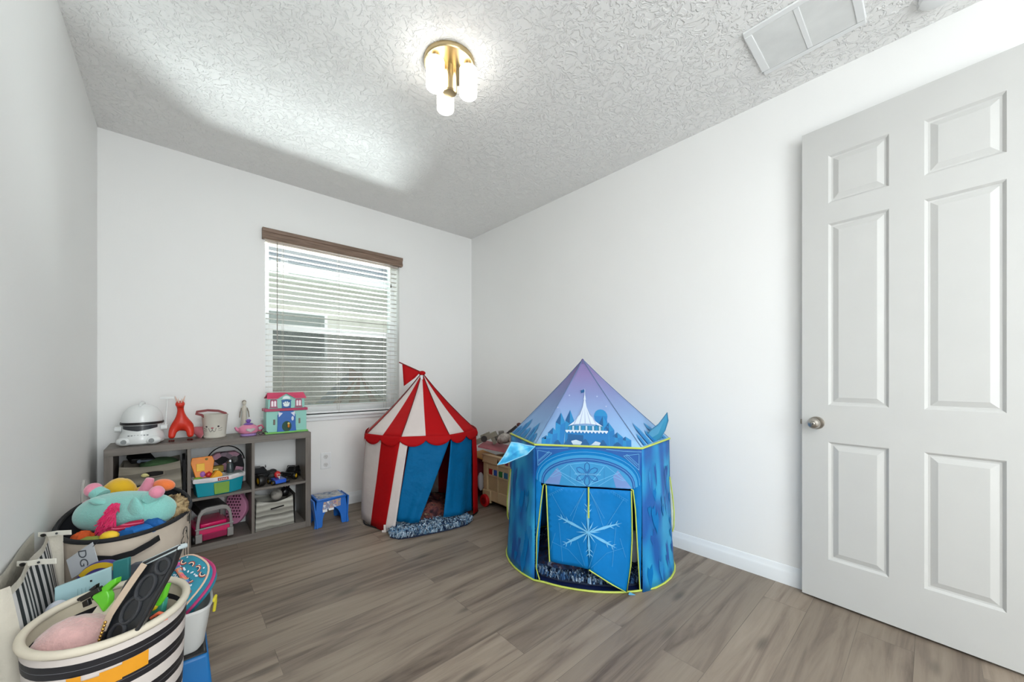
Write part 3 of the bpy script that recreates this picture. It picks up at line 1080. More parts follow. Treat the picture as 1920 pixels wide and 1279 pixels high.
# pink toy teapot
tx, ty = 0.392, 3.31
tp = thing('toy_teapot', (tx, ty, SZ), 'pink toy teapot with heart window and lilac base, beside toy house', 'toy teapot')
M_PINK = mat('toy_pink', '#e08aa8', 0.3, coat=0.3)
M_LILAC = mat('toy_lilac', '#a98ac6', 0.35)
b = MB(); b.lathe((tx, ty, SZ), [(0.036, 0.014), (0.052, 0.022), (0.060, 0.040), (0.056, 0.060), (0.040, 0.074), (0.026, 0.080), (0.0, 0.082)], 36, sx=1.06, cap1=False); b.build('pot_body', M_PINK, tp)
b = MB(); b.lathe((tx, ty, SZ), [(0.0, 0.0005), (0.046, 0.0005), (0.050, 0.006), (0.044, 0.016), (0.0, 0.017)], 32, cap0=False, cap1=False); b.build('base', M_LILAC, tp)
b = MB(); b.lathe((tx, ty, SZ), [(0.027, 0.079), (0.030, 0.084), (0.018, 0.091), (0.008, 0.093), (0.014, 0.101), (0.017, 0.110), (0.010, 0.118), (0.0, 0.119)], 24, cap1=False); b.build('lid', mat('toy_purple', '#7c5bb0', 0.35), tp)
b = MB(); b.tube([(tx + 0.056, ty, SZ + 0.062), (tx + 0.080, ty - 0.004, SZ + 0.070), (tx + 0.092, ty - 0.006, SZ + 0.050), (tx + 0.078, ty - 0.004, SZ + 0.030), (tx + 0.058, ty, SZ + 0.030)], 0.006, 10); b.build('handle', mat('toy_rose', '#c5536f', 0.35), tp)
b = MB(); b.tube([(tx - 0.052, ty - 0.004, SZ + 0.036), (tx - 0.070, ty - 0.01, SZ + 0.050), (tx - 0.078, ty - 0.012, SZ + 0.068)], [0.012, 0.009, 0.007], 10); b.build('spout', M_PINK, tp)
heart = [(0.016 * math.sin(t) ** 3, (13 * math.cos(t) - 5 * math.cos(2 * t) - 2 * math.cos(3 * t) - math.cos(4 * t)) * 0.001) for t in [i * PI / 14 for i in range(28)]]


def pot_surf(u, v):
    a = u / 0.06
    z = 0.045 + v
    r = 0.0625 if z < 0.055 else 0.0625 - (z - 0.055) * 0.5
    return (tx + 1.06 * r * math.sin(a + 0.1), ty - r * math.cos(a + 0.1), SZ + z)


b = MB(); b.decal([(x * 1.7, y * 1.1) for x, y in heart], pot_surf, 0, 0.01); b.build('heart_window', mat('pale_grey', '#b9b4b2', 0.3), tp, solid=0.002)

# cream figurine at the back
gx, gy = 0.385, 3.47
fg = thing('figurine', (gx, gy, SZ), 'small cream statuette standing at the wall behind the pink teapot', 'figurine')
M_BONE = mat('bone', '#cfc8ba', 0.5)
b = MB(); b.lathe((gx, gy, SZ), [(0.030, 0.0005), (0.032, 0.01), (0.024, 0.05), (0.019, 0.10), (0.014, 0.150), (0.017, 0.185), (0.012, 0.203), (0.006, 0.212)], 24); b.build('robe', M_BONE, fg)
b = MB(); b.ell((gx, gy, SZ + 0.228), (0.013, 0.014, 0.018), 16, 10); hd = b.build('head', M_BONE, fg)
b = MB(); b.ell((gx, gy + 0.004, SZ + 0.236), (0.014, 0.014, 0.014), 14, 8); b.build('hair', mat('taupe', '#8f8376', 0.7), hd)
for s in (-1, 1):
    b = MB(); b.tube([(gx + s * 0.016, gy, SZ + 0.192), (gx + s * 0.026, gy - 0.004, SZ + 0.160), (gx + s * 0.030, gy - 0.008, SZ + 0.120)], [0.0045, 0.004, 0.003], 8); b.build('arm', mat('taupe', '#8f8376', 0.7), fg)

# toy pet house
ux0, ux1, uy0, uy1 = 0.495, 0.772, 3.285, 3.40
ph = thing('toy_house', (0.635, 3.34, SZ), 'mint green two-storey toy pet house with a red roof', 'toy house')
M_MINT = mat('mint', '#8fcdc0', 0.4, var=0.01)
M_ROOF = mat('roof_raspberry', '#cf4468', 0.35, var=0.01)
M_BAND = mat('band_magenta', '#ad1f52', 0.35, var=0.01)
M_PBLUE = mat('toy_blue', '#1a62b4', 0.35)
b = MB(); b.box((ux0 + 0.002, uy0, SZ + 0.012), (ux1 - 0.006, uy1, SZ + 0.168)); b.build('ground_floor', M_MINT, ph, bevel=0.003)
b = MB(); b.box((ux0 + 0.016, uy0 + 0.010, SZ + 0.185), (ux1 - 0.018, uy1, SZ + 0.262))
b.mx = Matrix.Translation((0.629, uy0 + 0.010, SZ + 0.262)) @ Matrix.Rotation(R(90), 4, 'X')
b.prism([(-0.060, 0), (0.060, 0), (0.0, 0.036)], -0.06, 0.0); b.build('upper_floor', M_MINT, ph, bevel=0.002)
b = MB(); b.box((ux0 - 0.008, uy0 - 0.008, SZ + 0.167), (ux1 + 0.001, uy1 + 0.004, SZ + 0.187)); b.build('balcony_band', M_BAND, ph, bevel=0.002)
b = MB()
ry0, ry1, rz0, rz1 = uy0 - 0.004, uy1 + 0.004, SZ + 0.260, SZ + 0.296
xl, xr, xc = ux0 + 0.006, ux1 - 0.008, 0.629
for s in (0, 1):
    xa, xb = (xl, xc - 0.060) if s == 0 else (xc + 0.060, xr)
    ia = 0.010
    ax_, bx_ = (xa + ia, xb) if s == 0 else (xa, xb - ia)
    tx_ = xc
    # sloping front panel, running up to the gable
    if s == 0:
        pts = [(xa, ry0, rz0), (xb, ry0, rz0), (xc, ry0 + 0.002, rz0 + 0.040), (ax_, ry0 + 0.05, rz1 + 0.004)]
    else:
        pts = [(xa, ry0, rz0), (xb, ry0, rz0), (bx_, ry0 + 0.05, rz1 + 0.004), (xc, ry0 + 0.002, rz0 + 0.040)]
    top = [(x, y, z + 0.006) for x, y, z in pts]
    b.add(pts + top, [(3, 2, 1, 0), (4, 5, 6, 7), (0, 1, 5, 4), (1, 2, 6, 5), (2, 3, 7, 6), (3, 0, 4, 7)])
b.add([(xl + 0.010, ry0 + 0.05, rz1 + 0.010), (xr - 0.010, ry0 + 0.05, rz1 + 0.010), (xr, ry1, rz0 + 0.006), (xl, ry1, rz0 + 0.006), (xc, ry0 + 0.002, rz0 + 0.046),
       (xl + 0.010, ry0 + 0.05, rz1), (xr - 0.010, ry0 + 0.05, rz1), (xr, ry1, rz0), (xl, ry1, rz0)], [(0, 4, 1), (0, 1, 2, 3), (5, 8, 7, 6), (0, 3, 8, 5), (1, 6, 7, 2), (3, 2, 7, 8)])
b.build('roof', M_ROOF, ph, sharp=20)
def disc2(cx_, cz_, rx, rz, n=24): return [(cx_ + rx * math.cos(2 * PI * i / n), cz_ + rz * math.sin(2 * PI * i / n)) for i in range(n)]
PHF = lambda y: Matrix.Translation((0, y, 0)) @ Matrix.Rotation(R(90), 4, 'X')
for xx in (0.546, 0.712):
    b = MB(); b.mx = PHF(uy0 + 0.010)
    b.prism([(xx - 0.022, SZ + 0.198), (xx + 0.022, SZ + 0.198), (xx + 0.022, SZ + 0.250), (xx + 0.016, SZ + 0.256), (xx - 0.016, SZ + 0.256), (xx - 0.022, SZ + 0.250)], 0, 0.004)
    b.box((xx - 0.026, SZ + 0.192, 0), (xx + 0.026, SZ + 0.199, 0.008))
    w = b.build('window', mat('window_mauve', '#a4506e', 0.5), ph)
    b = MB(); b.mx = PHF(uy0 + 0.010)
    for s in (-1, 1):
        b.prism([(xx + s * 0.009 - 0.0065, SZ + 0.203), (xx + s * 0.009 + 0.0065, SZ + 0.203), (xx + s * 0.009 + 0.0065, SZ + 0.240), (xx + s * 0.009, SZ + 0.247), (xx + s * 0.009 - 0.0065, SZ + 0.240)], 0.0035, 0.0052)
    b.build('pane', mat('pane_pink_white', '#fbeff6', 0.4), w)
b = MB(); b.mx = PHF(uy0 + 0.010)
b.prism([(0.629 - 0.030, SZ + 0.188), (0.629 + 0.030, SZ + 0.188), (0.629 + 0.030, SZ + 0.240), (0.629 + 0.036, SZ + 0.248), (0.629, SZ + 0.254), (0.629 - 0.036, SZ + 0.248), (0.629 - 0.030, SZ + 0.240)], 0, 0.006)
sg = b.build('paw_sign', mat('sign_blue', '#0f5a9e', 0.4), ph)
b = MB(); b.mx = PHF(uy0 + 0.010)
b.prism(disc2(0.629, SZ + 0.212, 0.020, 0.013), 0.0055, 0.0075)
for ddx, ddz in ((-0.018, 0.225), (-0.007, 0.232), (0.006, 0.232), (0.017, 0.225)):
    b.prism(disc2(0.629 + ddx, SZ + ddz, 0.0055, 0.0065, 14), 0.0055, 0.0075)
b.build('paw_print', mat('paw_white', '#e8f4f4', 0.4), sg)
b = MB(); b.mx = PHF(uy0 + 0.010)
b.prism([(0.629 + 0.026 * math.cos(t), SZ + 0.258 + 0.024 * math.sin(t)) for t in [i * PI / 16 for i in range(17)]], 0, 0.005)
b.build('fan_ornament', mat('paw_white', '#e8f4f4', 0.4), ph)
b = MB(); b.mx = PHF(uy0)
b.prism([(0.629 - 0.064, SZ + 0.010), (0.629 + 0.064, SZ + 0.010), (0.629 + 0.060, SZ + 0.060), (0.629 + 0.060, SZ + 0.135), (0.629 + 0.045, SZ + 0.166), (0.629 - 0.045, SZ + 0.166), (0.629 - 0.060, SZ + 0.135), (0.629 - 0.060, SZ + 0.060)], 0, 0.008)
dd = b.build('door_surround', M_PBLUE, ph, bevel=0.002)
b = MB(); b.mx = PHF(uy0)
b.prism(disc2(0.629, SZ + 0.050, 0.032, 0.040), 0.0075, 0.0085)
b.build('doorway', mat('doorway_green', '#1b4a3a', 0.6), dd)
for s in (-1, 1):
    b = MB(); b.mx = PHF(uy0)
    b.prism([(0.629 + s * 0.055, SZ + 0.160), (0.629 + s * 0.026, SZ + 0.152), (0.629 + s * 0.052, SZ + 0.122)][::s], 0.0075, 0.009)
    b.build('cat_ear_trim', mat('ear_white', '#dfe3f2', 0.5), dd)
b = MB(); b.mx = PHF(uy0)
b.prism(disc2(0.668, SZ + 0.108, 0.008, 0.017), 0.0075, 0.0095)
b.build('oval_trim', mat('ear_white', '#dfe3f2', 0.5), dd)
b = MB(); b.ell((0.640, uy0 - 0.014, SZ + 0.052), (0.008, 0.007, 0.014), 12, 8); b.ell((0.640, uy0 - 0.014, SZ + 0.071), 0.0085, 12, 8, mi=1)
b.build('pet_figure', [mat('orange_brown', '#c9781d', 0.5), mat('pet_yellow', '#ecd27a', 0.5)], ph)
for xx in (0.548, 0.716):
    b = MB(); b.box((xx - 0.006, uy0 - 0.006, SZ + 0.066), (xx + 0.006, uy0, SZ + 0.106)); b.build('wall_lantern', mat('lantern_taupe', '#7d7468', 0.6), ph, bevel=0.002)
b = MB(); b.box((ux0 - 0.006, uy0 - 0.014, SZ + 0.0006), (ux1 + 0.004, uy1 + 0.004, SZ + 0.012)); b.build('grass_base', mat('grass_plastic', '#7cc463', 0.5), ph, bevel=0.003)
b = MB()
for s in (0, 1):
    b.tube([(0.462 + 0.030 * s + 0.012 * math.cos(t), 3.27 + 0.003 * s, SZ + 0.014 + 0.010 * math.sin(t)) for t in [i * PI / 8 for i in range(16)]], 0.0022, 6, closed=True)
b.tube([(0.450, 3.272, SZ + 0.016), (0.444, 3.31, SZ + 0.014), (0.446, 3.34, SZ + 0.006)], 0.002, 6)
b.tube([(0.474, 3.271, SZ + 0.018), (0.480, 3.271, SZ + 0.018)], 0.002, 6)
tag(b.build('toy_glasses', mat('plum_plastic', '#4a2238', 0.3), loc=(0.475, 3.28, SZ)), 'tiny dark plum toy glasses between teapot and toy house', 'toy glasses')

# ------------------------------------------------------------ in the cubes


def soft_bin(name, label, x0, x1, y0, y1, z0, h, m, sag=0.02, flare=0.012, dip=0.015, mi_in=None):
    """soft fabric cube bin, open at the top"""
    t = thing(name, ((x0 + x1) / 2, (y0 + y1) / 2, z0), label, 'fabric bin', None)
    b = MB()
    n = 12
    per = []
    for i in range(n): per.append((i / n, 0))
    for i in range(n): per.append((1, i / n))
    for i in range(n): per.append((1 - i / n, 1))
    for i in range(n): per.append((0, 1 - i / n))
    rings = []
    for k in range(9):
        tz = k / 8
        r = []
        for (u, v) in per:
            bul = math.sin(tz * PI) * sag
            ins = flare * tz
            x = x0 + ins + (x1 - x0 - 2 * ins) * u
            y = y0 + ins * 0.5 + (y1 - y0 - ins) * v
            if v == 0: y -= bul * math.sin(u * PI) - 0.002 * math.sin(u * 17 + tz * 9)
            if u == 1 or u == 0: x += (bul if u == 1 else -bul) * 0.4 * math.sin(v * PI)
            z = z0 + h * tz - (dip * math.sin(u * PI) * tz if v in (0, 1) else 0)
            r.append((x, y, z))
        rings.append(r)
    b.loft(rings, cap0=True, cap1=False)
    b.build('bin_body', m, t, solid=0.004)
    return t


M_STR1 = mat_bands('taupe_heather', [(0, '#8f887a'), (0.35, '#7b7568'), (0.5, '#9a9385'), (0.8, '#6e685d')], 'Z', 9, wob=0.03, interp='LINEAR', bump=0.6, bs=14)
bn = soft_bin('fabric_bin', 'taupe fabric bin with an oval handle slot in the upper left cube', -0.262, 0.030, 3.205, 3.47, CZ, 0.258, M_STR1)
b = MB(); b.mx = Matrix.Translation((-0.105, 3.1865, CZ + 0.200)) @ Matrix.Rotation(R(90 - 3), 4, 'X')
oval = [(0.046 * max(-1, min(1, 1.25 * math.cos(t))), 0.016 * math.sin(t)) for t in [i * PI / 16 for i in range(32)]]
b.prism(oval, -0.004, 0.0025); b.build('handle_slot', mat('slot_black', '#15110f', 0.9), bn)
b = MB(); b.mx = Matrix.Translation((-0.105, 3.1865, CZ + 0.200)) @ Matrix.Rotation(R(90 - 3), 4, 'X')
b.tube([(x * 1.05, y * 1.1, 0.002) for x, y in oval], 0.003, 6, closed=True); b.build('slot_binding', mat('binding_taupe', '#857d70', 0.8), bn)
b = MB(); b.ell((-0.142, 3.180, CZ + 0.198), (0.016, 0.009, 0.012), 10, 8); b.ell((-0.128, 3.178, CZ + 0.195), (0.007, 0.006, 0.006), 8, 6)
tag(b.build('toy_chick', mat('pale_yellow', '#d8cf8e', 0.6), loc=(-0.14, 3.18, CZ + 0.163)), 'small pale yellow toy peeking out of the taupe bin handle slot', 'toy')
b = MB(); b.ell((-0.08, 3.33, CZ + 0.235), (0.095, 0.10, 0.040), 22, 12)
tag(b.build('green_cloth', mat('dark_green_cloth', '#3c5a37', 0.9, bump=0.6, bs=18, bdist=0.03), loc=(-0.08, 3.33, CZ + 0.2)), 'dark green folded cloth bulging from the taupe bin', 'cloth')
b = MB(); b.mx = rotz((-0.165, 3.33, CZ + 0.282), 0.3, 0.25, 0.1); b.box((-0.055, -0.05, -0.014), (0.055, 0.05, 0.014)); b.box((-0.03, -0.053, -0.006), (0.045, -0.049, 0.006), mi=1); b.cyl((-0.02, -0.052, 0), (-0.02, -0.056, 0), 0.011, seg=14, mi=1)
tag(b.build('toy_radio', [M_BLACK, mat('steel_blue', '#55606d', 0.5)], loc=(-0.165, 3.33, CZ + 0.25), bevel=0.004), 'black toy radio lying on top of the taupe bin', 'toy radio')
b = MB(); b.mx = rotz((0.034, 3.36, CZ), 0.0, 0, 0); b.box((-0.002, -0.14, 0.0008), (0.014, 0.12, 0.262)); tag(b.build('black_folder', M_BLACKM, loc=(0.034, 3.36, CZ), bevel=0.003), 'black folder upright between the taupe bin and the divider', 'folder')

# turquoise tackle box with white tray lid
def octo(cx_, cy_, w, d, cut, z): 
    return [(cx_ - w + cut, cy_ - d, z), (cx_ + w - cut, cy_ - d, z), (cx_ + w, cy_ - d + cut, z), (cx_ + w, cy_ + d - cut, z), (cx_ + w - cut, cy_ + d, z), (cx_ - w + cut, cy_ + d, z), (cx_ - w, cy_ + d - cut, z), (cx_ - w, cy_ - d + cut, z)]


qx, qy = 0.222, 3.262
tb = thing('toy_tackle_box', (qx, qy, CZ), 'turquoise toy tackle box with white rim and green latch panel', 'toy box')
M_TEAL = mat('turquoise_plastic', '#1796a8', 0.35, var=0.01)
TBM = rotz((qx, qy, CZ), R(8))
def tb_ring(front, z, w, sc=1.0):
    # boat-shaped: the middle of the front sticks out
    P = [(-w, 0.070), (-w, -0.030), (-0.050, -0.052 * sc - front), (0.050, -0.052 * sc - front), (w, -0.015), (w, 0.070)]
    return [(x, y, z) for x, y in P]
b = MB(); b.mx = TBM; b.loft([tb_ring(0.0, 0.0006, 0.122), tb_ring(0.012, 0.098, 0.136)]); b.build('tub', M_TEAL, tb, bevel=0.004)
b = MB(); b.mx = TBM
b.loft([tb_ring(0.018, 0.094, 0.142), tb_ring(0.022, 0.100, 0.146), tb_ring(0.022, 0.118, 0.146), tb_ring(0.012, 0.124, 0.138)], cap1=False)
b.loft([tb_ring(0.012, 0.124, 0.138), tb_ring(0.004, 0.118, 0.128), ], cap0=False, cap1=True)
b.build('rim_tray', mat('rim_white', '#e6e4e6', 0.35), tb, bevel=0.001)
b = MB(); b.mx = TBM @ Matrix.Translation((0.0, -0.0655, 0.006)) @ Matrix.Rotation(R(84), 4, 'X')
b.prism([(-0.040, 0.004), (0.040, 0.004), (0.044, 0.084), (-0.044, 0.084)], -0.004, 0.005); b.build('latch_panel', mat('lime_panel', '#6f9c23', 0.4), tb, bevel=0.002)
b = MB(); b.mx = TBM @ Matrix.Translation((0.0, -0.0745, 0.100)) @ Matrix.Rotation(R(90), 4, 'X')
b.box((-0.024, 0.0, -0.002), (0.034, 0.018, 0.0025)); lt = b.build('badge', mat('badge_red', '#a02a26', 0.5), tb)
b = MB(); b.mx = TBM @ Matrix.Translation((0.0, -0.0745, 0.100)) @ Matrix.Rotation(R(90), 4, 'X')
for k in range(5):
    b.box((-0.019 + k * 0.010, 0.005, 0.002), (-0.013 + k * 0.010, 0.013, 0.0032))
b.build('badge_letters', mat('letter_cream', '#e9d9c9', 0.5), lt)
b = MB(); b.mx = TBM; b.box((0.040, -0.040, 0.118), (0.130, 0.062, 0.126)); b.build('compartment_lid', mat('smoky_clear', '#9aa09f', 0.25), tb, bevel=0.002)
b = MB(); b.mx = TBM @ Matrix.Translation((-0.085, 0.006, 0.120)) @ Matrix.Rotation(R(80), 4, 'X')
b.prism([(-0.040, 0), (0.045, 0), (0.062, 0.105), (0.050, 0.138), (-0.055, 0.138), (-0.064, 0.105)], -0.006, 0.004)
ol = b.build('orange_lid', mat('toy_orange', '#ee8a1c', 0.4), tb, bevel=0.003)
b = MB(); b.mx = TBM @ Matrix.Translation((-0.085, 0.006, 0.120)) @ Matrix.Rotation(R(80), 4, 'X')
b.box((-0.036, 0.045, 0.004), (0.008, 0.095, 0.009)); b.cyl((0.020, 0.120, 0.003), (0.020, 0.120, 0.006), 0.008, seg=14, mi=1)
b.build('lid_insert', [mat('toy_yellow', '#efb81b', 0.4), mat('olive_dot', '#7c6a1c', 0.5)], ol, bevel=0.002)


def put(name, build, m, loc, label, cat, group=None, **k):
    b = MB(); build(b)
    return tag(b.build(name, m, loc=loc, **k), label, cat, group)


bx = (0.150, 3.245)
zz = CZ + 0.1185
put('toy_plum', lambda b: b.ell((0.132, 3.262, zz + 0.022), (0.017, 0.015, 0.022), 14, 10), mat('plum_purple', '#a563b5', 0.4), (0.132, 3.262, zz), 'purple toy piece lying in the tackle box tray', 'toy')
put('toy_tomato', lambda b: (b.ell((0.164, 3.250, zz + 0.018), (0.018, 0.016, 0.0175), 14, 10), b.cyl((0.164, 3.250, zz + 0.034), (0.168, 3.248, zz + 0.042), 0.003, 0.002, 8)), mat('tomato_red', '#c3272a', 0.35), (0.164, 3.25, zz), 'red toy piece lying in the tackle box tray', 'toy')
put('toy_leaf', lambda b: b.ell((0.108, 3.232, zz + 0.007), (0.026, 0.014, 0.0065), 14, 8, rot=(0, 0.1, 0.3)), mat('leaf_green', '#7fae3a', 0.5), (0.108, 3.232, zz), 'green toy leaf lying in the tackle box tray', 'toy')
def cheese(b):
    b.mx = rotz((0.205, 3.228, zz + 0.001), 0.3); b.mx = b.mx @ Matrix.Rotation(R(90), 4, 'X'); b.prism([(-0.036, 0), (0.028, 0.0), (0.030, 0.016), (0.012, 0.040), (0.0, 0.044)], -0.016, 0.014)
put('toy_cheese', cheese, mat('cheese_yellow', '#f0a92a', 0.4), (0.205, 3.228, zz), 'yellow toy wedge lying in the tackle box tray', 'toy', bevel=0.002)
def shaker(b):
    b.lathe((0.283, 3.285, CZ + 0.127), [(0.0, 0.0), (0.021, 0.0), (0.022, 0.010), (0.020, 0.055), (0.014, 0.066)], 20, cap0=False); b.lathe((0.283, 3.285, CZ + 0.127), [(0.014, 0.064), (0.018, 0.070), (0.018, 0.080), (0.010, 0.092), (0.0, 0.094)], 20, mi=1, cap1=False)
put('toy_shaker', shaker, [mat('dark_glass', '#3a4447', 0.2), mat('chrome', '#a9adb0', 0.25, 1.0)], (0.283, 3.285, CZ + 0.127), 'dark toy shaker bottle with a silver cap on the tackle box', 'toy shaker')
def camera_y(b):
    b.mx = rotz((0.205, 3.335, CZ), 0.2); b.box((-0.05, -0.012, 0.128), (0.045, 0.03, 0.172)); b.box((-0.058, -0.022, 0.146), (0.012, -0.010, 0.156), mi=1); b.cyl((-0.024, -0.016, 0.147), (-0.024, -0.016, 0.130), 0.006, seg=10, mi=1)
put('toy_case', camera_y, [mat('olive_gold', '#8c7a2b', 0.5), mat('pale_butter', '#efdf91', 0.45)], (0.205, 3.335, CZ + 0.128), 'olive toy case with a pale yellow handle behind the tackle tray', 'toy case', bevel=0.003)
# patterned handbag at the back of that cube
hb = thing('patterned_handbag', (0.268, 3.455, CZ), 'black and mauve patterned bag with a hoop handle behind tackle box', 'handbag')
b = MB(); b.mx = Matrix.Translation((0.268, 3.455, CZ)) @ Matrix.Rotation(R(90), 4, 'X')
b.prism([(-0.105, 0.001), (0.105, 0.001), (0.112, 0.14), (0.098, 0.215), (0.06, 0.246), (-0.05, 0.246), (-0.092, 0.215), (-0.108, 0.14)], -0.032, 0.032)
b.build('bag_body', mat_mottle('bag_print', [(0.35, '#141217'), (0.5, '#3c3440'), (0.58, '#8c7c88'), (0.72, '#b88a9c')], 26, vor=True), hb, bevel=0.006)
b = MB(); b.tube([(0.268 + 0.112 * math.cos(t), 3.418, CZ + 0.17 + 0.125 * math.sin(t)) for t in [R(8) + i * R(164) / 16 for i in range(17)]], 0.004, 8); b.build('hoop_handle', M_BLACK, hb)
b = MB(); b.cyl((0.318, 3.4225, CZ + 0.19), (0.318, 3.418, CZ + 0.19), 0.024, seg=20); b.build('round_patch', M_BLACK, hb)


def wheel(b, c, r, w, yaw=0.0, mi_t=0, mi_h=1):
    d = Vector((math.cos(yaw), math.sin(yaw), 0))
    c = Vector(c)
    K = Matrix.Translation(c) @ d.to_track_quat('Z', 'Y').to_matrix().to_4x4()
    old = b.mx; b.mx = old @ K
    b.lathe((0, 0, 0), [(r * 0.55, -w / 2), (r * 0.9, -w / 2), (r, -w * 0.3), (r, w * 0.3), (r * 0.9, w / 2), (r * 0.55, w / 2)], 24, mi=mi_t, cap0=False, cap1=False)
    b.lathe((0, 0, 0), [(0, -w * 0.46), (r * 0.55, -w * 0.40), (r * 0.55, w * 0.40), (r * 0.2, w * 0.46), (r * 0.15, w * 0.55), (0, w * 0.55)], 24, mi=mi_h, cap0=False, cap1=False)
    b.mx = old


def toy_truck(name, label, loc, yaw, sc, body_m, hub_m, cab=True):
    t = thing(name, loc, label, 'toy vehicle')
    Mx = rotz(loc, yaw) @ Matrix.Scale(sc, 4)
    b = MB(); b.mx = Mx
    b.loft([[(-0.040, -0.075, z0), (0.040, -0.075, z0), (0.042, 0.075, z0), (-0.042, 0.075, z0)] for z0 in (0.035, 0.062)])
    if cab:
        b.loft([[(-0.037, -0.02, 0.062), (0.037, -0.02, 0.062), (0.037, 0.07, 0.062), (-0.037, 0.07, 0.062)], [(-0.030, 0.0, 0.095), (0.030, 0.0, 0.095), (0.030, 0.06, 0.095), (-0.030, 0.06, 0.095)]])
    b.box((-0.036, -0.088, 0.034), (0.036, -0.074, 0.046))
    b.build('truck_body', body_m, t, bevel=0.004 * sc)
    for sx in (-1, 1):
        for sy in (-0.052, 0.052):
            b = MB(); b.mx = Mx
            wheel(b, (sx * 0.052, sy, 0.0325), 0.032, 0.028)
            b.build('wheel', [M_BLACK, hub_m], t)
    return t, Mx


M_YHUB = mat('hub_yellow', '#d9ab1d', 0.4)
t1, Mx = toy_truck('toy_monster_truck', 'large black toy truck at the back of the upper right cube', (0.500, 3.405, CZ + 0.0005), R(82), 1.12, M_BLACKM, M_BLACK)
b = MB(); b.mx = Mx; b.box((-0.03, 0.02, 0.094), (0.03, 0.055, 0.100)); b.cyl((-0.03, -0.01, 0.10), (0.03, -0.01, 0.10), 0.004, seg=8); b.build('roll_bar', M_BLACK, t1)
t2, Mx = toy_truck('toy_buggy', 'black toy buggy with a yellow wheel hub near the cube side', (0.682, 3.370, CZ + 0.0005), R(-40), 0.92, M_BLACK, M_YHUB)
b = MB(); b.mx = Mx; b.tube([(-0.03, -0.03, 0.062), (-0.028, -0.01, 0.105), (0.028, -0.01, 0.105), (0.03, -0.03, 0.062)], 0.004, 8); b.build('roll_bar', M_BLACK, t2)
kt = thing('toy_kart', (0.570, 3.258, CZ), 'blue toy racing kart with a plain red shape in the upper right cube', 'toy vehicle')
KM = rotz((0.572, 3.258, CZ + 0.0005), R(12))
b = MB(); b.mx = KM
b.loft([[(-0.036, -0.045, 0.008), (0.036, -0.045, 0.008), (0.04, 0.05, 0.008), (-0.04, 0.05, 0.008)], [(-0.040, -0.040, 0.034), (0.040, -0.040, 0.034), (0.036, 0.045, 0.040), (-0.036, 0.045, 0.040)]]); b.build('kart_body', mat('kart_blue', '#1f55c4', 0.3, coat=0.5), kt, bevel=0.004)
b = MB(); b.mx = KM; b.ell((0, 0.02, 0.062), (0.022, 0.016, 0.026), 16, 10); b.build('driver_shape', mat('kart_red', '#c42222', 0.4), kt)  # plain red shape standing in for the driver
b = MB(); b.mx = KM; b.cyl((0, -0.012, 0.036), (0, -0.004, 0.056), 0.003, seg=8); b.tube([(0.011 * math.cos(t), -0.003, 0.058 + 0.011 * math.sin(t)) for t in [i * PI / 8 for i in range(16)]], 0.002, 6, closed=True); b.build('steering_wheel', mat('light_grey', '#c9c6bf', 0.5), kt)
for sx in (-1, 1):
    for sy, r_ in ((-0.032, 0.017), (0.032, 0.021)):
        b = MB(); b.mx = KM; wheel(b, (sx * 0.050, sy, r_ + 0.0004), r_, 0.018); b.build('wheel', [M_BLACK, M_YHUB], kt)
# big loose tyre in front left
b = MB(); wheel(b, (0.458, 3.250, CZ + 0.043), 0.042, 0.040, R(14))
tag(b.build('toy_motorcycle_wheel', [M_BLACK, M_YHUB], loc=(0.458, 3.250, CZ)), 'fat black toy wheel with yellow hub, left front of upper right cube', 'toy wheel')

# pink camper van in the lower middle cube
M_MAG = mat('magenta_plastic', '#d5125f', 0.28, coat=0.4, var=0.01)
M_SILV = mat('silver_plastic', '#9a9896', 0.35, 0.5)
pc = thing('toy_camper', (0.17, 3.30, BZ), 'magenta toy camper van with silver roof frame in lower middle cube', 'toy camper')
CM = rotz((0.176, 3.330, BZ + 0.0005), R(8)) @ Matrix.Scale(1.08, 4)
b = MB(); b.mx = CM
b.loft([[(-0.085, -0.11, 0.020), (0.085, -0.11, 0.020), (0.088, 0.13, 0.020), (-0.088, 0.13, 0.020)], [(-0.092, -0.118, 0.050), (0.092, -0.118, 0.050), (0.092, 0.13, 0.050), (-0.092, 0.13, 0.050)], [(-0.092, -0.112, 0.096), (0.092, -0.112, 0.096), (0.092, 0.13, 0.096), (-0.092, 0.13, 0.096)]])
b.box((-0.066, -0.094, 0.096), (0.066, 0.1, 0.118))
b.build('van_body', M_MAG, pc, bevel=0.006)
b = MB(); b.mx = CM
arch = [(-0.092, 0.070), (-0.090, 0.13), (-0.082, 0.185), (-0.066, 0.212), (-0.040, 0.222), (0.040, 0.222), (0.066, 0.212), (0.082, 0.185), (0.090, 0.13), (0.092, 0.070)]
arch_in = [(-0.076, 0.070), (-0.074, 0.13), (-0.068, 0.172), (-0.056, 0.190), (-0.036, 0.197), (0.036, 0.197), (0.056, 0.190), (0.068, 0.172), (0.074, 0.13), (0.076, 0.070)]
for y in (-0.122, 0.11):
    b = MB(); b.mx = CM
    rings = []
    for (xo, zo), (xi, zi) in zip(arch, arch_in):
        rings.append([(xo, y, zo), (xo, y + 0.016, zo), (xi, y + 0.016, zi), (xi, y, zi)])
    b.loft(rings)
    b.build('roof_frame', M_SILV, pc, bevel=0.002)
b = MB(); b.mx = CM; b.loft([[(x, y, z + 0.001) for x, z in arch[2:8]] + [(x, y, z - 0.005) for x, z in reversed(arch[2:8])] for y in (-0.106, 0.11)]); b.build('roof', mat('camper_black', '#2c2a2b', 0.4), pc)
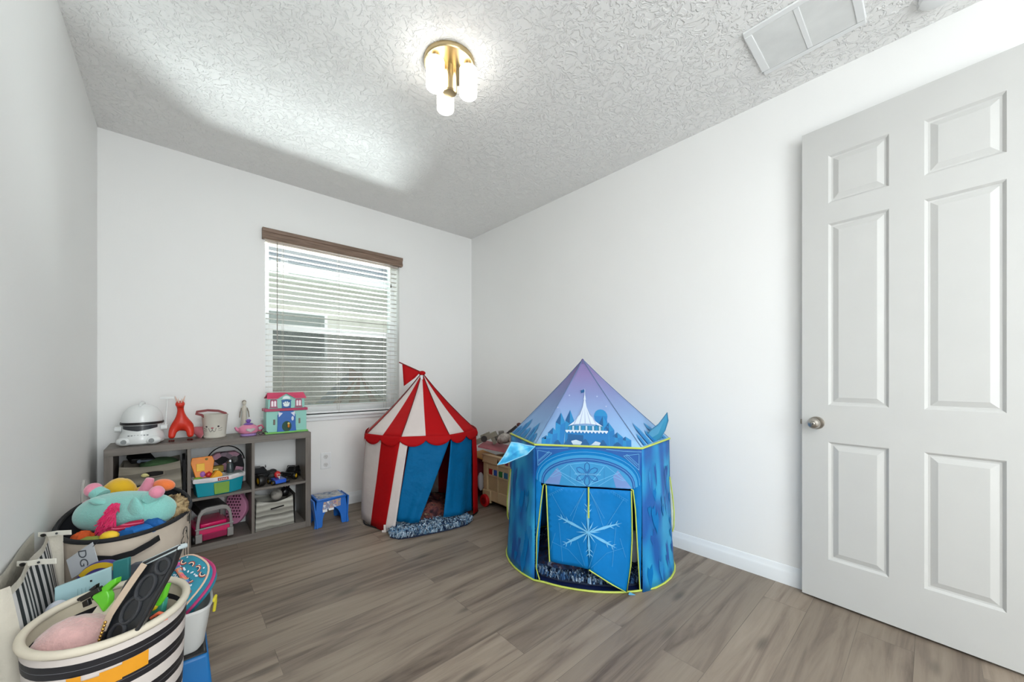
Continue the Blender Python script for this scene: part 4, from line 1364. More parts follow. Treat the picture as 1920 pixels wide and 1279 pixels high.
b = MB(); b.mx = CM; b.box((-0.096, -0.126, 0.094), (0.096, -0.110, 0.103)); b.box((-0.095, -0.128, 0.018), (-0.062, -0.112, 0.070)); b.box((0.062, -0.128, 0.018), (0.095, -0.112, 0.070)); b.build('bumper_frame', M_SILV, pc, bevel=0.003)
b = MB(); b.mx = CM; b.box((-0.060, -0.124, 0.026), (0.060, -0.118, 0.062)); b.build('tailgate', mat('dark_magenta', '#8d0c42', 0.35), pc, bevel=0.002)
for sx in (-1, 1):
    for sy in (-0.07, 0.08):
        b = MB(); b.mx = CM; wheel(b, (sx * 0.094, sy, 0.0275), 0.027, 0.020); b.build('wheel', [M_BLACK, M_SILV], pc)
# pink spotted fan bag behind the camper
pw = thing('spotted_pink_bag', (0.33, 3.40, BZ), 'pink spotted soft bag leaning behind the magenta camper', 'bag')
b = MB(); b.mx = frame((0.330, 3.40, BZ + 0.150), tilt=-0.1)
pts = [(0.075 * math.cos(t) * (1 + 0.12 * math.cos(3 * t)), 0.115 * math.sin(t)) for t in [i * PI / 16 for i in range(32)]]
b.prism(pts, -0.018, 0.018); b.build('bag_body', mat('soft_pink', '#c583a3', 0.75), pw, bevel=0.006)
b = MB(); b.mx = frame((0.330, 3.40, BZ + 0.150), tilt=-0.1)
for i in range(8):
    for j in range(5):
        x, y = -0.052 + j * 0.020 + (i % 2) * 0.01, 0.085 - i * 0.021
        if (x / 0.064) ** 2 + (y / 0.1) ** 2 < 0.95:
            b.prism([(x - 0.008, y), (x, y - 0.008), (x + 0.008, y), (x, y + 0.008)], 0.0175, 0.0195)
b.build('dark_spots', mat('spot_plum', '#3a1327', 0.7), pw)
# striped fabric bin, lower right
M_STR2 = mat_bands('grey_striped_weave', [(0, '#a9a79c'), (0.22, '#7c7a72'), (0.34, '#b7b5aa'), (0.58, '#8d8b82'), (0.70, '#c0beb4'), (0.9, '#6f6d66')], 'Z', 8.5, wob=0.028, interp='LINEAR', bump=0.5, bs=14)
bn2 = soft_bin('fabric_bin', 'grey striped fabric bin with sagging rim in the lower right cube', 0.424, 0.665, 3.222, 3.46, BZ, 0.215, M_STR2, sag=0.014, flare=0.008, dip=0.030)
b = MB(); b.mx = Matrix.Translation((0.555, 3.2035, BZ + 0.150)) @ Matrix.Rotation(R(90), 4, 'X') @ Matrix.Rotation(R(6), 4, 'Z')
b.prism([(-0.042, -0.004), (0.042, -0.004), (0.042, 0.004), (-0.042, 0.004)], -0.004, 0.0035); b.build('handle_slot', mat('slot_black', '#15110f', 0.9), bn2)
b = MB(); b.box((0.672, 3.225, BZ + 0.0008), (0.676, 3.46, BZ + 0.225)); tag(b.build('cardboard_liner', mat('dark_board', '#3b3a38', 0.9), loc=(0.674, 3.34, BZ)), 'dark flat board upright beside the grey striped bin', 'board')
put('grey_ball', lambda b: b.ell((0.560, 3.275, BZ + 0.225), (0.040, 0.040, 0.040), 22, 14), mat_mottle('grey_fleck', [(0.4, '#3d3b38'), (0.5, '#8e8b84'), (0.6, '#9b978f')], 9), (0.56, 3.275, BZ + 0.2), 'grey patterned ball in the grey striped bin', 'ball')
def robot(b):
    b.ell((0.625, 3.33, BZ + 0.220), (0.030, 0.026, 0.034), 14, 10); b.cyl((0.615, 3.31, BZ + 0.24), (0.600, 3.285, BZ + 0.262), 0.009, 0.007, 10); b.cyl((0.640, 3.33, BZ + 0.24), (0.652, 3.31, BZ + 0.268), 0.008, 0.006, 10); b.ell((0.628, 3.325, BZ + 0.262), 0.015, 12, 8)
put('toy_figure', robot, M_BLACK, (0.625, 3.33, BZ + 0.2), 'black jointed toy sticking out of the grey striped bin', 'toy')
# lower left cube, behind the big round hamper
bn3 = soft_bin('fabric_bin', 'dark grey fabric bin in the lower left cube behind the hamper', -0.250, 0.020, 3.225, 3.46, BZ, 0.22, mat('charcoal_felt', '#4a4845', 0.9, bump=0.3), sag=0.01)

# ------------------------------------------------------------ step stool
ss = thing('step_stool', (0.905, 3.225, 0), 'blue plastic step stool with stickers between shelf and circus tent', 'step stool')
M_SBLUE = mat('stool_blue', '#1466c0', 0.35, var=0.02)
sx0, sx1, sy0, sy1, hz = 0.800, 1.010, 3.120, 3.300, 0.205
b = MB()
def side_arch(w, h, leg, n=10):
    P = [(-w / 2 - 0.022, 0), (-w / 2 + leg - 0.012, 0)]
    for i in range(n + 1):
        t = PI - PI * i / n
        P.append(((w / 2 - leg + 0.006) * math.cos(t), 0.012 + (h * 0.60) * math.sin(t) ** 0.8))
    P += [(w / 2 - leg + 0.012, 0), (w / 2 + 0.022, 0), (w / 2, h), (-w / 2, h)]
    return P
xc, yc = (sx0 + sx1) / 2, (sy0 + sy1) / 2
w, d = sx1 - sx0, sy1 - sy0
for s in (-1, 1):
    b.mx = Matrix.Translation((xc, yc + s * (d / 2 + 0.006), 0.0005)) @ Matrix.Rotation(R(90 + s * 5), 4, 'X')
    b.prism(side_arch(w, hz, 0.042), -0.005, 0.005)
    b.mx = Matrix.Translation((xc + s * (w / 2 + 0.003), yc, 0.0005)) @ Matrix.Rotation(R(-90), 4, 'Z') @ Matrix.Rotation(R(90 - s * 5), 4, 'X')
    b.prism(side_arch(d, hz, 0.042), -0.005, 0.005)
b.mx = Matrix.Identity(4)
b.build('legs_shell', M_SBLUE, ss, bevel=0.002)
b = MB(); b.box((sx0 - 0.004, sy0 - 0.004, hz - 0.006), (sx1 + 0.004, sy1 + 0.004, hz + 0.008)); b.build('tread', M_SBLUE, ss, bevel=0.006)
b = MB(); b.box((sx0 + 0.012, sy0 + 0.010, hz + 0.0078), (sx1 - 0.012, sy1 - 0.010, hz + 0.0092)); b.build('top_sticker', mat_mottle('sticker_top', [(0.35, '#5b6d8d'), (0.5, '#a9aeb5'), (0.62, '#c9c4bd'), (0.7, '#7c6e66')], 30), ss)
b = MB(); b.mx = Matrix.Translation((xc, yc - d / 2 - 0.0105, 0.0005)) @ Matrix.Rotation(R(85), 4, 'X')
b.prism([(-0.068, 0.128), (0.064, 0.140), (0.068, 0.196), (-0.060, 0.186)], 0.0045, 0.006)
b.build('front_sticker', mat_mottle('sticker_front', [(0.32, '#7d6ca0'), (0.45, '#c9a889'), (0.55, '#6f7fa5'), (0.66, '#e8e4dd')], 34), ss)
b = MB(); b.mx = Matrix.Translation((xc, yc - d / 2 - 0.0105, 0.0005)) @ Matrix.Rotation(R(85), 4, 'X')
b.box((-0.066, 0.112, 0.0045), (-0.034, 0.132, 0.0062)); b.box((-0.024, 0.118, 0.0045), (0.014, 0.134, 0.0062)); b.build('white_labels', mat('label_white', '#e3e6e8', 0.5), ss)

# ------------------------------------------------------------ circus tent
C1 = Vector((1.583, 2.935, 0))
G1 = Vector((C1.x, C1.y, 0)).normalized()
U1 = Vector((G1.y, -G1.x, 0))
N1 = -G1
M_TRED = mat('tent_red', '#ac0a10', 0.7, spec=0.15, var=0.03, bump=0.35, bs=10, bdist=0.02)
M_TWHT = mat('tent_white', '#d3c8c4', 0.75, spec=0.2, var=0.03, bump=0.35, bs=10, bdist=0.02)
M_TBLU = mat('tent_curtain_blue', '#006296', 0.65, spec=0.15, var=0.04, bump=0.5, bs=9, bdist=0.03)
M_EDGE = mat('black_piping', '#161313', 0.7)
c1 = thing('circus_tent', (C1.x, C1.y, 0), 'red and white striped circus play tent with blue door curtains', 'play tent')


def cpt(phi, r, z):
    p = C1 + U1 * (r * math.sin(phi)) + N1 * (r * math.cos(phi))
    return (p.x, p.y, z)


ZE, ZA, RE, RB = 0.700, 1.190, 0.462, 0.478
SEAM = [R(3.5 + 22.5 * k) for k in range(-8, 8)]


def poly_r(phi, r, n=8, off=R(3.5 + 22.5 * 1)):
    """an eight-sided outline with soft corners (poles in the corners)"""
    a = ((phi - off) % (2 * PI / n)) - PI / n
    return r * (0.35 + 0.65 * math.cos(PI / n) / math.cos(a) * 1.03)


def wallr(phi, t):     # t = 0 floor, 1 eave
    r = RB + (RE - RB) * t
    return r * (1 + 0.012 * math.sin(5 * phi + 3 * t) * math.sin(t * PI))


def wall_pt(phi, t):
    tw = R(-15) * (1 - t) * (0.5 - 0.5 * math.tanh((phi + 0.1) * 8)) if abs(phi) < R(125) else 0
    return cpt(phi + tw, poly_r(phi, wallr(phi, t)) , 0.006 + (ZE - 0.006) * t)


def roof_pt(phi, t):   # t = 0 eave, 1 top
    r = poly_r(phi, RE) * (1 - t) ** 1.04
    z = ZE + (ZA - ZE) * t - 0.015 * math.sin(t * PI)
    return cpt(phi, max(r, 0.004), z)


b = MB()
for k, s0 in enumerate(SEAM):
    a0, a1 = s0, s0 + R(22.5)
    # red where the wedge starts at 3.5, 48.5 ... degrees
    mi = 0 if (k % 2 == 0) else 1
    b.surf(lambda u, v: roof_pt(a0 + (a1 - a0) * u, v * 0.985), 4, 12, mi)
b.build('roof', [M_TRED, M_TWHT], c1, sharp=60, solid=0.002)
DOOR0, DOOR1 = R(-12), R(62)
b = MB()
for k, s0 in enumerate(SEAM):
    a0, a1 = s0, s0 + R(22.5)
    mi = 0 if (k % 2 == 0) else 1
    segs = [(a0, a1)]
    out = []
    for (p, q) in segs:
        if q <= DOOR0 or p >= DOOR1:
            out.append((p, q))
        else:
            if p < DOOR0: out.append((p, DOOR0))
            if q > DOOR1: out.append((DOOR1, q))
    for (p, q) in out:
        m2 = mi
        if p >= DOOR1 - 0.01 and p < R(95): m2 = 0
        b.surf(lambda u, v: wall_pt(p + (q - p) * u, v), 4, 10, m2)
b.build('tent_wall', [M_TRED, M_TWHT], c1, sharp=60, solid=0.002)
# scalloped red valance under the eave
b = MB()
nsc = 10
aS0, aS1 = R(3.5 - 22.5 * 5), R(3.5 + 22.5 * 5)
for k in range(nsc):
    a0 = aS0 + (aS1 - aS0) * k / nsc
    a1 = aS0 + (aS1 - aS0) * (k + 1) / nsc
    def vf(u, v):
        a = a0 + (a1 - a0) * u
        dep = 0.020 + 0.044 * math.sin(PI * u) ** 0.7
        r = poly_r(a, RE) + 0.006 + 0.010 * v
        return cpt(a, r, ZE + 0.012 - v * (dep + 0.012))
    b.surf(vf, 10, 4, 0)
b.build('scalloped_valance', M_TRED, c1, solid=0.002)
b = MB()
b.tube([cpt(a, poly_r(a, RB * 1.004), 0.007) for a in [2 * PI * i / 64 for i in range(64)]], 0.0055, 6, closed=True)
b.build('base_piping', M_EDGE, c1)
for k in range(8):
    a = R(3.5 + 22.5) + k * PI / 4 - R(45)
    a = R(-19) + k * PI / 4
    b = MB(); b.tube([tuple(Vector(roof_pt(a, t)) + Vector((0, 0, 0.003))) for t in (0.0, 0.25, 0.5, 0.75, 0.97)], 0.0035, 6); b.build('roof_pole', mat('pole_dark_red', '#5c1013', 0.7), c1)
b = MB()


def curtain(l0, l1, r0, r1, zb0, zb1, seed, z0=0.69):
    """cloth between two edges: l*/r* = (phi top, phi bottom)"""
    def f(u, v):
        t = v
        pl = l0 + (l1 - l0) * t
        pr = r0 + (r1 - r0) * t ** 1.05
        a = pl + (pr - pl) * u
        zb = zb0 + (zb1 - zb0) * u
        z = z0 + (zb - z0) * t
        r = poly_r(a, RE + (RB - RE) * t) - 0.004 + 0.013 * math.sin(u * 9 + seed + 1.5 * t) * t * (0.3 + 0.7 * math.sin(u * PI)) - 0.01 * t
        return cpt(a, r, z)
    return f


b = MB(); b.surf(curtain(R(-11), R(-23), R(27), R(-3), 0.085, 0.065, 0.4), 22, 16); b.build('door_curtain', M_TBLU, c1, solid=0.0025)
b = MB(); b.surf(curtain(R(28), R(20), R(63), R(62), 0.085, 0.045, 2.0), 20, 16); b.build('door_curtain', M_TBLU, c1, solid=0.0025)
b = MB(); b.tube([cpt(R(-10), 0.03, ZA - 0.03), cpt(0, 0.012, ZA - 0.01), cpt(R(60), 0.02, ZA - 0.012)], 0.012, 10); b.ell((C1.x, C1.y, ZA - 0.004), (0.030, 0.030, 0.020), 14, 8); b.build('peak_cap', M_TRED, c1)
b = MB(); b.mx = frame(cpt(R(-5), 0.040, ZA - 0.046)); b.box((-0.011, -0.018, -0.002), (0.011, 0.024, 0.004)); b.build('care_label', mat('label_white', '#e3e6e8', 0.5), c1)
# limp pennant hanging left of the peak
pk = Vector((C1.x, C1.y, ZA))
tipp = pk - U1 * 0.190 + Vector((0, 0, 0.088))
b = MB(); b.tube([pk + Vector((0, 0, 0.0)), pk - U1 * 0.09 + Vector((0, 0, 0.042)), tipp], 0.005, 8); fp = b.build('flag_pole', mat('pole_red', '#7d1216', 0.6), c1)
b = MB()
P0, P1, P2 = pk - U1 * 0.165 + Vector((0, 0, 0.076)), pk - U1 * 0.012 + Vector((0, 0, 0.006)), pk - U1 * 0.150 + N1 * 0.02 + Vector((0, 0, -0.115))
P3 = pk - U1 * 0.060 + N1 * 0.02 + Vector((0, 0, -0.045))
b.surf(lambda u, v: tuple((P0 * (1 - u) + P1 * u) * (1 - v) + (P2 * (1 - u) + P3 * u) * v + N1 * 0.01 * math.sin(u * 7) * v), 8, 8); b.build('pennant', M_TRED, fp, solid=0.002)

q = Vector(wall_pt(R(-18), 0))
b = MB(); b.mx = frame((q.x, q.y, 0.008)) ; b.box((-0.014, 0, 0.002), (0.002, 0.050, 0.008)); b.box((-0.026, -0.004, 0.002), (0.006, 0.010, 0.009)); b.build('velcro_tab', mat('tab_white', '#d9cfca', 0.8), c1)


def shag(name, outline, z, m, label, cat, n, size, seed, loc, pile_h=0.02, zf=None):
    """flat backing with a pile of small tufts"""
    rnd = random.Random(seed)
    t = thing(name, loc, label, cat)
    b = MB()
    b.prism(outline, z + 0.0008, z + 0.012)
    b.build('backing', m[0], t, bevel=0.003)
    xs = [p[0] for p in outline]; ys = [p[1] for p in outline]

    def inside(x, y):
        c = False
        k = len(outline)
        for i in range(k):
            x1, y1 = outline[i]; x2, y2 = outline[(i + 1) % k]
            if (y1 > y) != (y2 > y) and x < (x2 - x1) * (y - y1) / (y2 - y1) + x1:
                c = not c
        return c
    b = MB()
    cnt = 0
    while cnt < n:
        x, y = rnd.uniform(min(xs), max(xs)), rnd.uniform(min(ys), max(ys))
        if not inside(x, y):
            continue
        cnt += 1
        a = rnd.uniform(0, 2 * PI); l = size * rnd.uniform(0.6, 1.2); h = pile_h * rnd.uniform(0.6, 1.2)
        wv = size * 0.28
        ca, sa = math.cos(a), math.sin(a)
        b.add([(x - sa * wv, y + ca * wv, z + 0.010), (x + sa * wv, y - ca * wv, z + 0.010), (x + ca * l * 0.5 + sa * wv * 0.7, y + sa * l * 0.5 - ca * wv * 0.7, z + 0.010 + h), (x + ca * l * 0.5 - sa * wv * 0.7, y + sa * l * 0.5 + ca * wv * 0.7, z + 0.010 + h), (x + ca * l, y + sa * l, z + 0.010 + h * 0.8)],
              [(0, 1, 2, 3), (3, 2, 4)], mi=rnd.choice(range(len(m) - 1)))
    p = b.build('pile', m[1:], t, smooth=False)
    tag(p, kind='stuff')
    return t


def fromtent(C, U, N, pts):
    return [((C + U * a + N * d).x, (C + U * a + N * d).y) for a, d in pts]


M_RUG = [mat('rug_back_navy', '#14213a', 0.9), mat('rug_pale', '#b9cbdb', 0.9), mat('rug_mid', '#5f86a6', 0.9), mat('rug_navy', '#1c3557', 0.9), mat('rug_pale2', '#92abc0', 0.9)]
ol = fromtent(C1, U1, N1, [(-0.215, 0.30), (-0.235, 0.43), (-0.22, 0.52), (-0.16, 0.565), (-0.06, 0.555), (0.06, 0.525), (0.20, 0.485), (0.34, 0.42), (0.385, 0.35), (0.36, 0.28), (0.2, 0.24), (0.0, 0.2), (-0.15, 0.24)])
shag('shag_rug', ol, 0.0, M_RUG, 'fluffy blue and white rug spilling out of the circus tent', 'rug', 3600, 0.028, 3, (C1.x, C1.y - 0.4, 0), pile_h=0.036)
# crumpled patterned blanket lying inside
M_BLK = mat_mottle('blanket_rust', [(0.30, '#241420'), (0.42, '#5a3038'), (0.50, '#8a5045'), (0.56, '#3a1f2b'), (0.66, '#a98b6c')], 16, bump=0.8)


def lumpy(name, C, U, N, cx_, cn_, ra, rn, h, m, label, cat, z=0.014, seed=1.0):
    b = MB()
    ctr = C + U * cx_ + N * cn_
    def f(u, v):
        a = 2 * PI * u
        rr = v
        x, n_ = ra * rr * math.cos(a), rn * rr * math.sin(a)
        p = ctr + U * x + N * n_
        e = (1 - rr ** 2.2)
        zz_ = z + h * e * (0.65 + 0.6 * noise.noise(Vector((x * 9 + seed, n_ * 9, seed))))
        return (p.x, p.y, max(z, zz_))
    b.surf(f, 40, 14, closed=True)
    return tag(b.build(name, m, loc=(ctr.x, ctr.y, z)), label, cat)


lumpy('blanket', C1, U1, N1, 0.06, 0.04, 0.36, 0.36, 0.14, M_BLK, 'crumpled rust and plum patterned blanket inside the circus tent', 'blanket', z=0.016)

# ------------------------------------------------------------ toy box on wheels between the tents
M_TAN = mat('toy_box_tan', '#c2a983', 0.5, var=0.02)
M_TAN2 = mat('toy_box_tan_panel', '#b39b76', 0.55, var=0.02)
kx0, kx1, ky0, ky1, kz0, kz1 = 2.075, 2.50, 2.06, 2.705, 0.045, 0.462
kb = thing('toy_chest', (2.28, 2.38, 0), 'tan plastic toy chest with block windows and red wheels, between tents', 'toy chest')
b = MB()
b.box((kx0, ky0, kz0), (kx0 + 0.02, ky1, 0.150)); b.box((kx0, ky0, 0.275), (kx0 + 0.02, ky1, 0.290)); b.box((kx0, ky0, 0.340), (kx0 + 0.02, ky1, 0.390))
for y in (ky1 - 0.055, 2.52 - 0.018, 2.36, 2.2, ky0):
    b.box((kx0 - 0.004, y, kz0 + 0.02), (kx0 + 0.018, y + (0.055 if y in (ky1 - 0.055, ky0) else 0.012), 0.44))
b.box((kx0 + 0.02, ky0, kz0), (kx1, ky0 + 0.02, 0.43)); b.box((kx0 + 0.02, ky1 - 0.02, kz0), (kx1, ky1, 0.43)); b.box((kx1 - 0.02, ky0, kz0), (kx1, ky1, 0.43)); b.box((kx0, ky0, kz0), (kx1, ky1, kz0 + 0.02))
b.build('chest_body', M_TAN, kb, bevel=0.004)
b = MB(); b.box((kx0 + 0.010, ky0 + 0.03, 0.15), (kx0 + 0.016, ky1 - 0.055, 0.275)); b.build('front_panel', M_TAN2, kb, bevel=0.002)
b = MB(); b.box((kx0 - 0.014, ky0 - 0.006, 0.388), (kx0 + 0.026, ky1 + 0.006, 0.400)); b.box((kx0 - 0.010, ky0, 0.400), (kx0 + 0.022, ky1 + 0.002, 0.452)); b.box((kx0 - 0.016, ky0 - 0.006, 0.450), (kx0 + 0.028, ky1 + 0.008, kz1)); b.build('top_rail', M_TAN, kb, bevel=0.003)
b = MB(); b.box((kx0 - 0.012, ky1 - 0.110, kz0 - 0.008), (kx0 + 0.05, ky1 + 0.006, 0.145)); b.build('wheel_arch', M_TAN, kb, bevel=0.006)
cols = ['#a3261c', '#2e58a8', '#2d7a3c', '#2f6d8f', '#a3261c', '#2e58a8', '#2d7a3c']
for i in range(7):
    y = ky1 - 0.062 - 0.062 - i * 0.068
    if y < ky0 + 0.02: break
    b = MB(); b.box((kx0 - 0.003, y, 0.292), (kx0 + 0.016, y + 0.046, 0.338)); b.build('letter_block', mat('block' + str(i), cols[i], 0.45), kb, bevel=0.002)
    b = MB(); b.box((kx0 - 0.0015, y - 0.016, 0.292), (kx0 + 0.012, y - 0.004, 0.338)); b.build('block_divider', mat('divider_cream', '#d9cfb6', 0.5), kb)
M_BD = mat('bead_dark', '#1c211e', 0.5)
b = MB(); b.mx = Matrix.Translation((kx0 - 0.0095, ky1 - 0.215, 0.426)) @ Matrix.Rotation(R(-90), 4, 'Z') @ Matrix.Rotation(R(90), 4, 'X'); b.prism([(-0.013, -0.018), (0.013, -0.018), (0, 0.02)], -0.001, 0.0022); b.build('letter_shape', M_BD, kb)
for i, c in enumerate(['#2b559f', '#7c3046', '#2b559f']):
    y = ky1 - 0.285 - i * 0.062
    b = MB(); b.box((kx0 - 0.013, y, 0.409), (kx0 - 0.008, y + 0.036, 0.444)); b.build('letter_tile', mat('tile' + str(i), c, 0.45), kb)
for y in (ky1 - 0.052,):
    b = MB()
    wheel(b, (kx0 - 0.028, y, 0.0555), 0.055, 0.030, 0.0)
    b.build('wheel', [mat('wheel_red', '#c2141b', 0.35), mat('hub_dark_red', '#7f0d12', 0.4)], kb)
# things piled on and beside the chest
put('pink_board', lambda b: (setattr(b, 'mx', rotz((2.225, 2.70, 0.500), R(40), R(10), R(0))), b.box((-0.14, -0.13, -0.006), (0.17, 0.15, 0.006))), mat('faded_pink', '#b0636b', 0.6), (2.225, 2.70, 0.48), 'faded pink flat board lying on top of the tan chest', 'board', bevel=0.002)
put('yellow_tray', lambda b: (setattr(b, 'mx', rotz((2.16, 2.83, 0.420), R(12), R(10), 0)), b.box((-0.10, -0.09, -0.008), (0.10, 0.09, 0.006))), mat('ochre', '#c98f45', 0.6), (2.16, 2.83, 0.42), 'ochre flat tray wedged behind the circus tent', 'tray', bevel=0.003)
put('maroon_beanbag', lambda b: (b.ell((2.235, 2.93, 0.20), (0.16, 0.185, 0.198), 26, 16),), mat('maroon_cloth', '#6d0f22', 0.85, bump=0.5, bs=14, bdist=0.02), (2.235, 2.93, 0), 'maroon soft cushion standing behind the circus tent', 'cushion')
put('white_pillow', lambda b: (b.ell((2.095, 2.775, 0.190), (0.030, 0.035, 0.085), 18, 12), ), mat('pillow_white', '#c9c5c6', 0.85, bump=0.4, bs=20), (2.095, 2.775, 0.1), 'small white pillow squeezed beside the red wheel', 'pillow')
put('maroon_bag', lambda b: b.ell((2.36, 2.40, 0.475), (0.10, 0.12, 0.055), 20, 12), mat('maroon_cloth', '#6d0f22', 0.85), (2.36, 2.4, 0.44), 'maroon cloth bundle in the tan chest', 'cloth')
put('blue_tub', lambda b: b.lathe((2.25, 2.18, 0.415), [(0, 0), (0.075, 0), (0.095, 0.14), (0.099, 0.14), (0.099, 0.146), (0.09, 0.146), (0.072, 0.008), (0, 0.008)], 28, cap0=False, cap1=False), mat('slate_blue_tub', '#565d86', 0.5), (2.25, 2.18, 0.415), 'slate blue plastic tub standing in the tan chest', 'tub')
def greytoy(b):
    b.mx = rotz((2.250, 2.600, 0.548), R(-35), 0, R(-10)) @ Matrix.Scale(1.3, 4)
    b.ell((0, 0, 0.035), (0.055, 0.045, 0.036), 18, 10); b.ell((0.055, 0.0, 0.058), (0.035, 0.03, 0.032), 14, 8); b.ell((-0.03, 0.03, 0.02), (0.03, 0.028, 0.026), 12, 8); b.cyl((0.06, 0.0, 0.07), (0.12, 0, 0.115), 0.012, 0.008, 10)
put('grey_soft_toy', greytoy, mat_mottle('grey_fur', [(0.35, '#6a625c'), (0.5, '#a59c94'), (0.65, '#c2bab3')], 22, bump=0.5), (2.255, 2.585, 0.54), 'grey soft toy slumped on top of the tan chest', 'soft toy')
def blaster(b):
    b.mx = rotz((2.175, 2.775, 0.590), R(-42), R(0), R(-24)) @ Matrix.Scale(1.15, 4)
    b.box((-0.14, -0.018, -0.02), (0.08, 0.018, 0.02)); b.cyl((-0.14, 0, 0.004), (-0.22, 0, 0.004), 0.010, 0.009, 12); b.box((0.02, -0.014, -0.075), (0.05, 0.014, -0.015)); b.box((-0.05, -0.012, 0.018), (0.03, 0.012, 0.036)); b.cyl((-0.03, -0.02, 0), (-0.03, 0.02, 0), 0.026, seg=16, mi=1)
put('toy_blaster', blaster, [mat('khaki_plastic', '#8b8676', 0.5), mat('gun_dark', '#2f2c2a', 0.5)], (2.175, 2.775, 0.58), 'khaki toy blaster resting on the pink board', 'toy blaster', bevel=0.003)
def sword(b):
    b.mx = Matrix.Identity(4)
    b.tube([(2.235, 2.620, 0.60), (2.265, 2.56, 0.655), (2.300, 2.51, 0.705)], 0.006, 8, flat=(0.026, 0.010, (0, 0, 1))); b.ell((2.312, 2.490, 0.722), (0.022, 0.024, 0.018), 14, 8, mi=1)
put('toy_sword', sword, [mat('gun_dark', '#2f2c2a', 0.5), mat('hilt_red_brown', '#5a2a28', 0.5)], (2.24, 2.6, 0.6), 'dark toy sword sticking up beside the ice tent roof', 'toy sword')
for i, (p, lab) in enumerate((((2.27, 2.50, 0.590), 'beige soft toy nearest the ice tent on the tan chest'),)):
    put('beige_soft_toy', lambda b: (b.ell(p, (0.05, 0.055, 0.045), 18, 12), b.ell((p[0] - 0.02, p[1] - 0.05, p[2] + 0.03), (0.022, 0.022, 0.022), 12, 8)), mat_mottle('beige_fur', [(0.4, '#8d8478'), (0.6, '#bdb4a8')], 20, bump=0.5), p, lab, 'soft toy')

put('grey_toy_truck', lambda b: (setattr(b, 'mx', rotz((2.30, 2.755, 0.560), R(-35), 0, R(-6))), b.box((-0.07, -0.035, 0.0), (0.06, 0.035, 0.040)), b.box((0.0, -0.03, 0.040), (0.05, 0.03, 0.075)), [b.cyl((x, -0.040, 0.0), (x, 0.040, 0.0), 0.020, seg=14, mi=1) for x in (-0.045, 0.035)]), [mat('truck_grey', '#77736c', 0.5), mat('gun_dark', '#2f2c2a', 0.5)], (2.30, 2.755, 0.56), 'grey toy truck behind the khaki blaster on the toy pile', 'toy vehicle', group='toys heaped on the tan chest', bevel=0.003)

# ------------------------------------------------------------ ice castle tent
C2 = Vector((1.999, 1.501, 0))
G2 = Vector((C2.x, C2.y, 0)).normalized()
U2 = Vector((G2.y, -G2.x, 0))
N2 = -G2
it = thing('ice_tent', (C2.x, C2.y, 0), 'blue ice-palace play tent with a pointed roof and lime piping', 'play tent')
EZ, AZT = 0.776, 1.266
FT, HW, SW = 0.428, 0.283, 0.492
APEX = (-0.028, 0.02)


def P2(u, n, z):
    p = C2 + U2 * u + N2 * n
    return (p.x, p.y, z)


def bottom_n(u):
    return 0.445 * math.sqrt(max(0.0, 1 - (u / 0.56) ** 2))


def front(u, z, off=0.0):
    t = max(0.0, min(1.0, 1 - z / EZ))
    n = FT + (bottom_n(u) - FT) * t ** 1.3 + 0.006 * math.sin(u * 21 + z * 6) * math.sin(t * PI)
    return P2(u, n + off, z)


# side panels: corner line a -> corner line b at eave and floor
top_c = [(-HW, FT), (-SW, 0.06), (-0.30, -0.40), (0.30, -0.40), (SW, 0.06), (HW, FT)]


def ell_pt(a): return (0.525 * math.sin(a), 0.475 * math.cos(a))


bot_c = [(-HW, bottom_n(HW)), ell_pt(R(-92)), ell_pt(R(-145)), ell_pt(R(145)), ell_pt(R(92)), (HW, bottom_n(HW))]
bot_a = [None, R(-92), R(-145), R(145), R(92), None]
bot_ang = [math.atan2(-HW / 0.525, bottom_n(HW) / 0.475), R(-92), R(-145), R(-215), R(-268), None]
bot_ang[5] = -2 * PI - bot_ang[0]


def side(k, s, t, off=0.0):
    """panel k, s across, t up"""
    (u0, n0), (u1, n1) = top_c[k], top_c[k + 1]
    tu, tn = u0 + (u1 - u0) * s, n0 + (n1 - n0) * s
    a = bot_ang[k] + (bot_ang[k + 1] - bot_ang[k]) * s
    bu, bn_ = ell_pt(a)
    e = t ** 0.8
    u, n = bu + (tu - bu) * e, bn_ + (tn - bn_) * e
    d = Vector((u, n)).normalized() * (off + 0.008 * math.sin(s * 8 + t * 5) * math.sin(t * PI) * math.sin(s * PI))
    return P2(u + d.x, n + d.y, EZ * t)


M_ICE = mat_mottle('ice_wall_print', [(0.30, '#0a58a6'), (0.45, '#0b70b6'), (0.55, '#1486c2'), (0.70, '#2599cc')], 9, 0.6, (1.3, 1.3, 0.6), detail=0, bump=0.1)
M_ICEM = mat('ice_mid_blue', '#0273b9', 0.6, spec=0.2, var=0.08, vs=5, bump=0.3, bs=8, bdist=0.02)
M_ICED = mat('ice_deep_blue', '#0b55a2', 0.6, var=0.06)
M_ICEL = mat('ice_light_blue', '#2a93cc', 0.6, var=0.05)
M_ICEP = mat('ice_pale_line', '#6fb9e4', 0.6)
M_ICEW = mat('ice_white', '#cfdcec', 0.6, var=0.02)
M_ICET = mat('ice_tympanum', '#2f8fc7', 0.6, var=0.06)
M_LAV = mat('ice_lavender', '#6f8fca', 0.6)
M_LIME = mat('lime_piping', '#bfcf5a', 0.55)
for k in range(5):
    b = MB()
    b.surf(lambda s, t: side(k, s, t), 10, 14)
    b.build('wall_panel', M_ICE, it, solid=0.002)
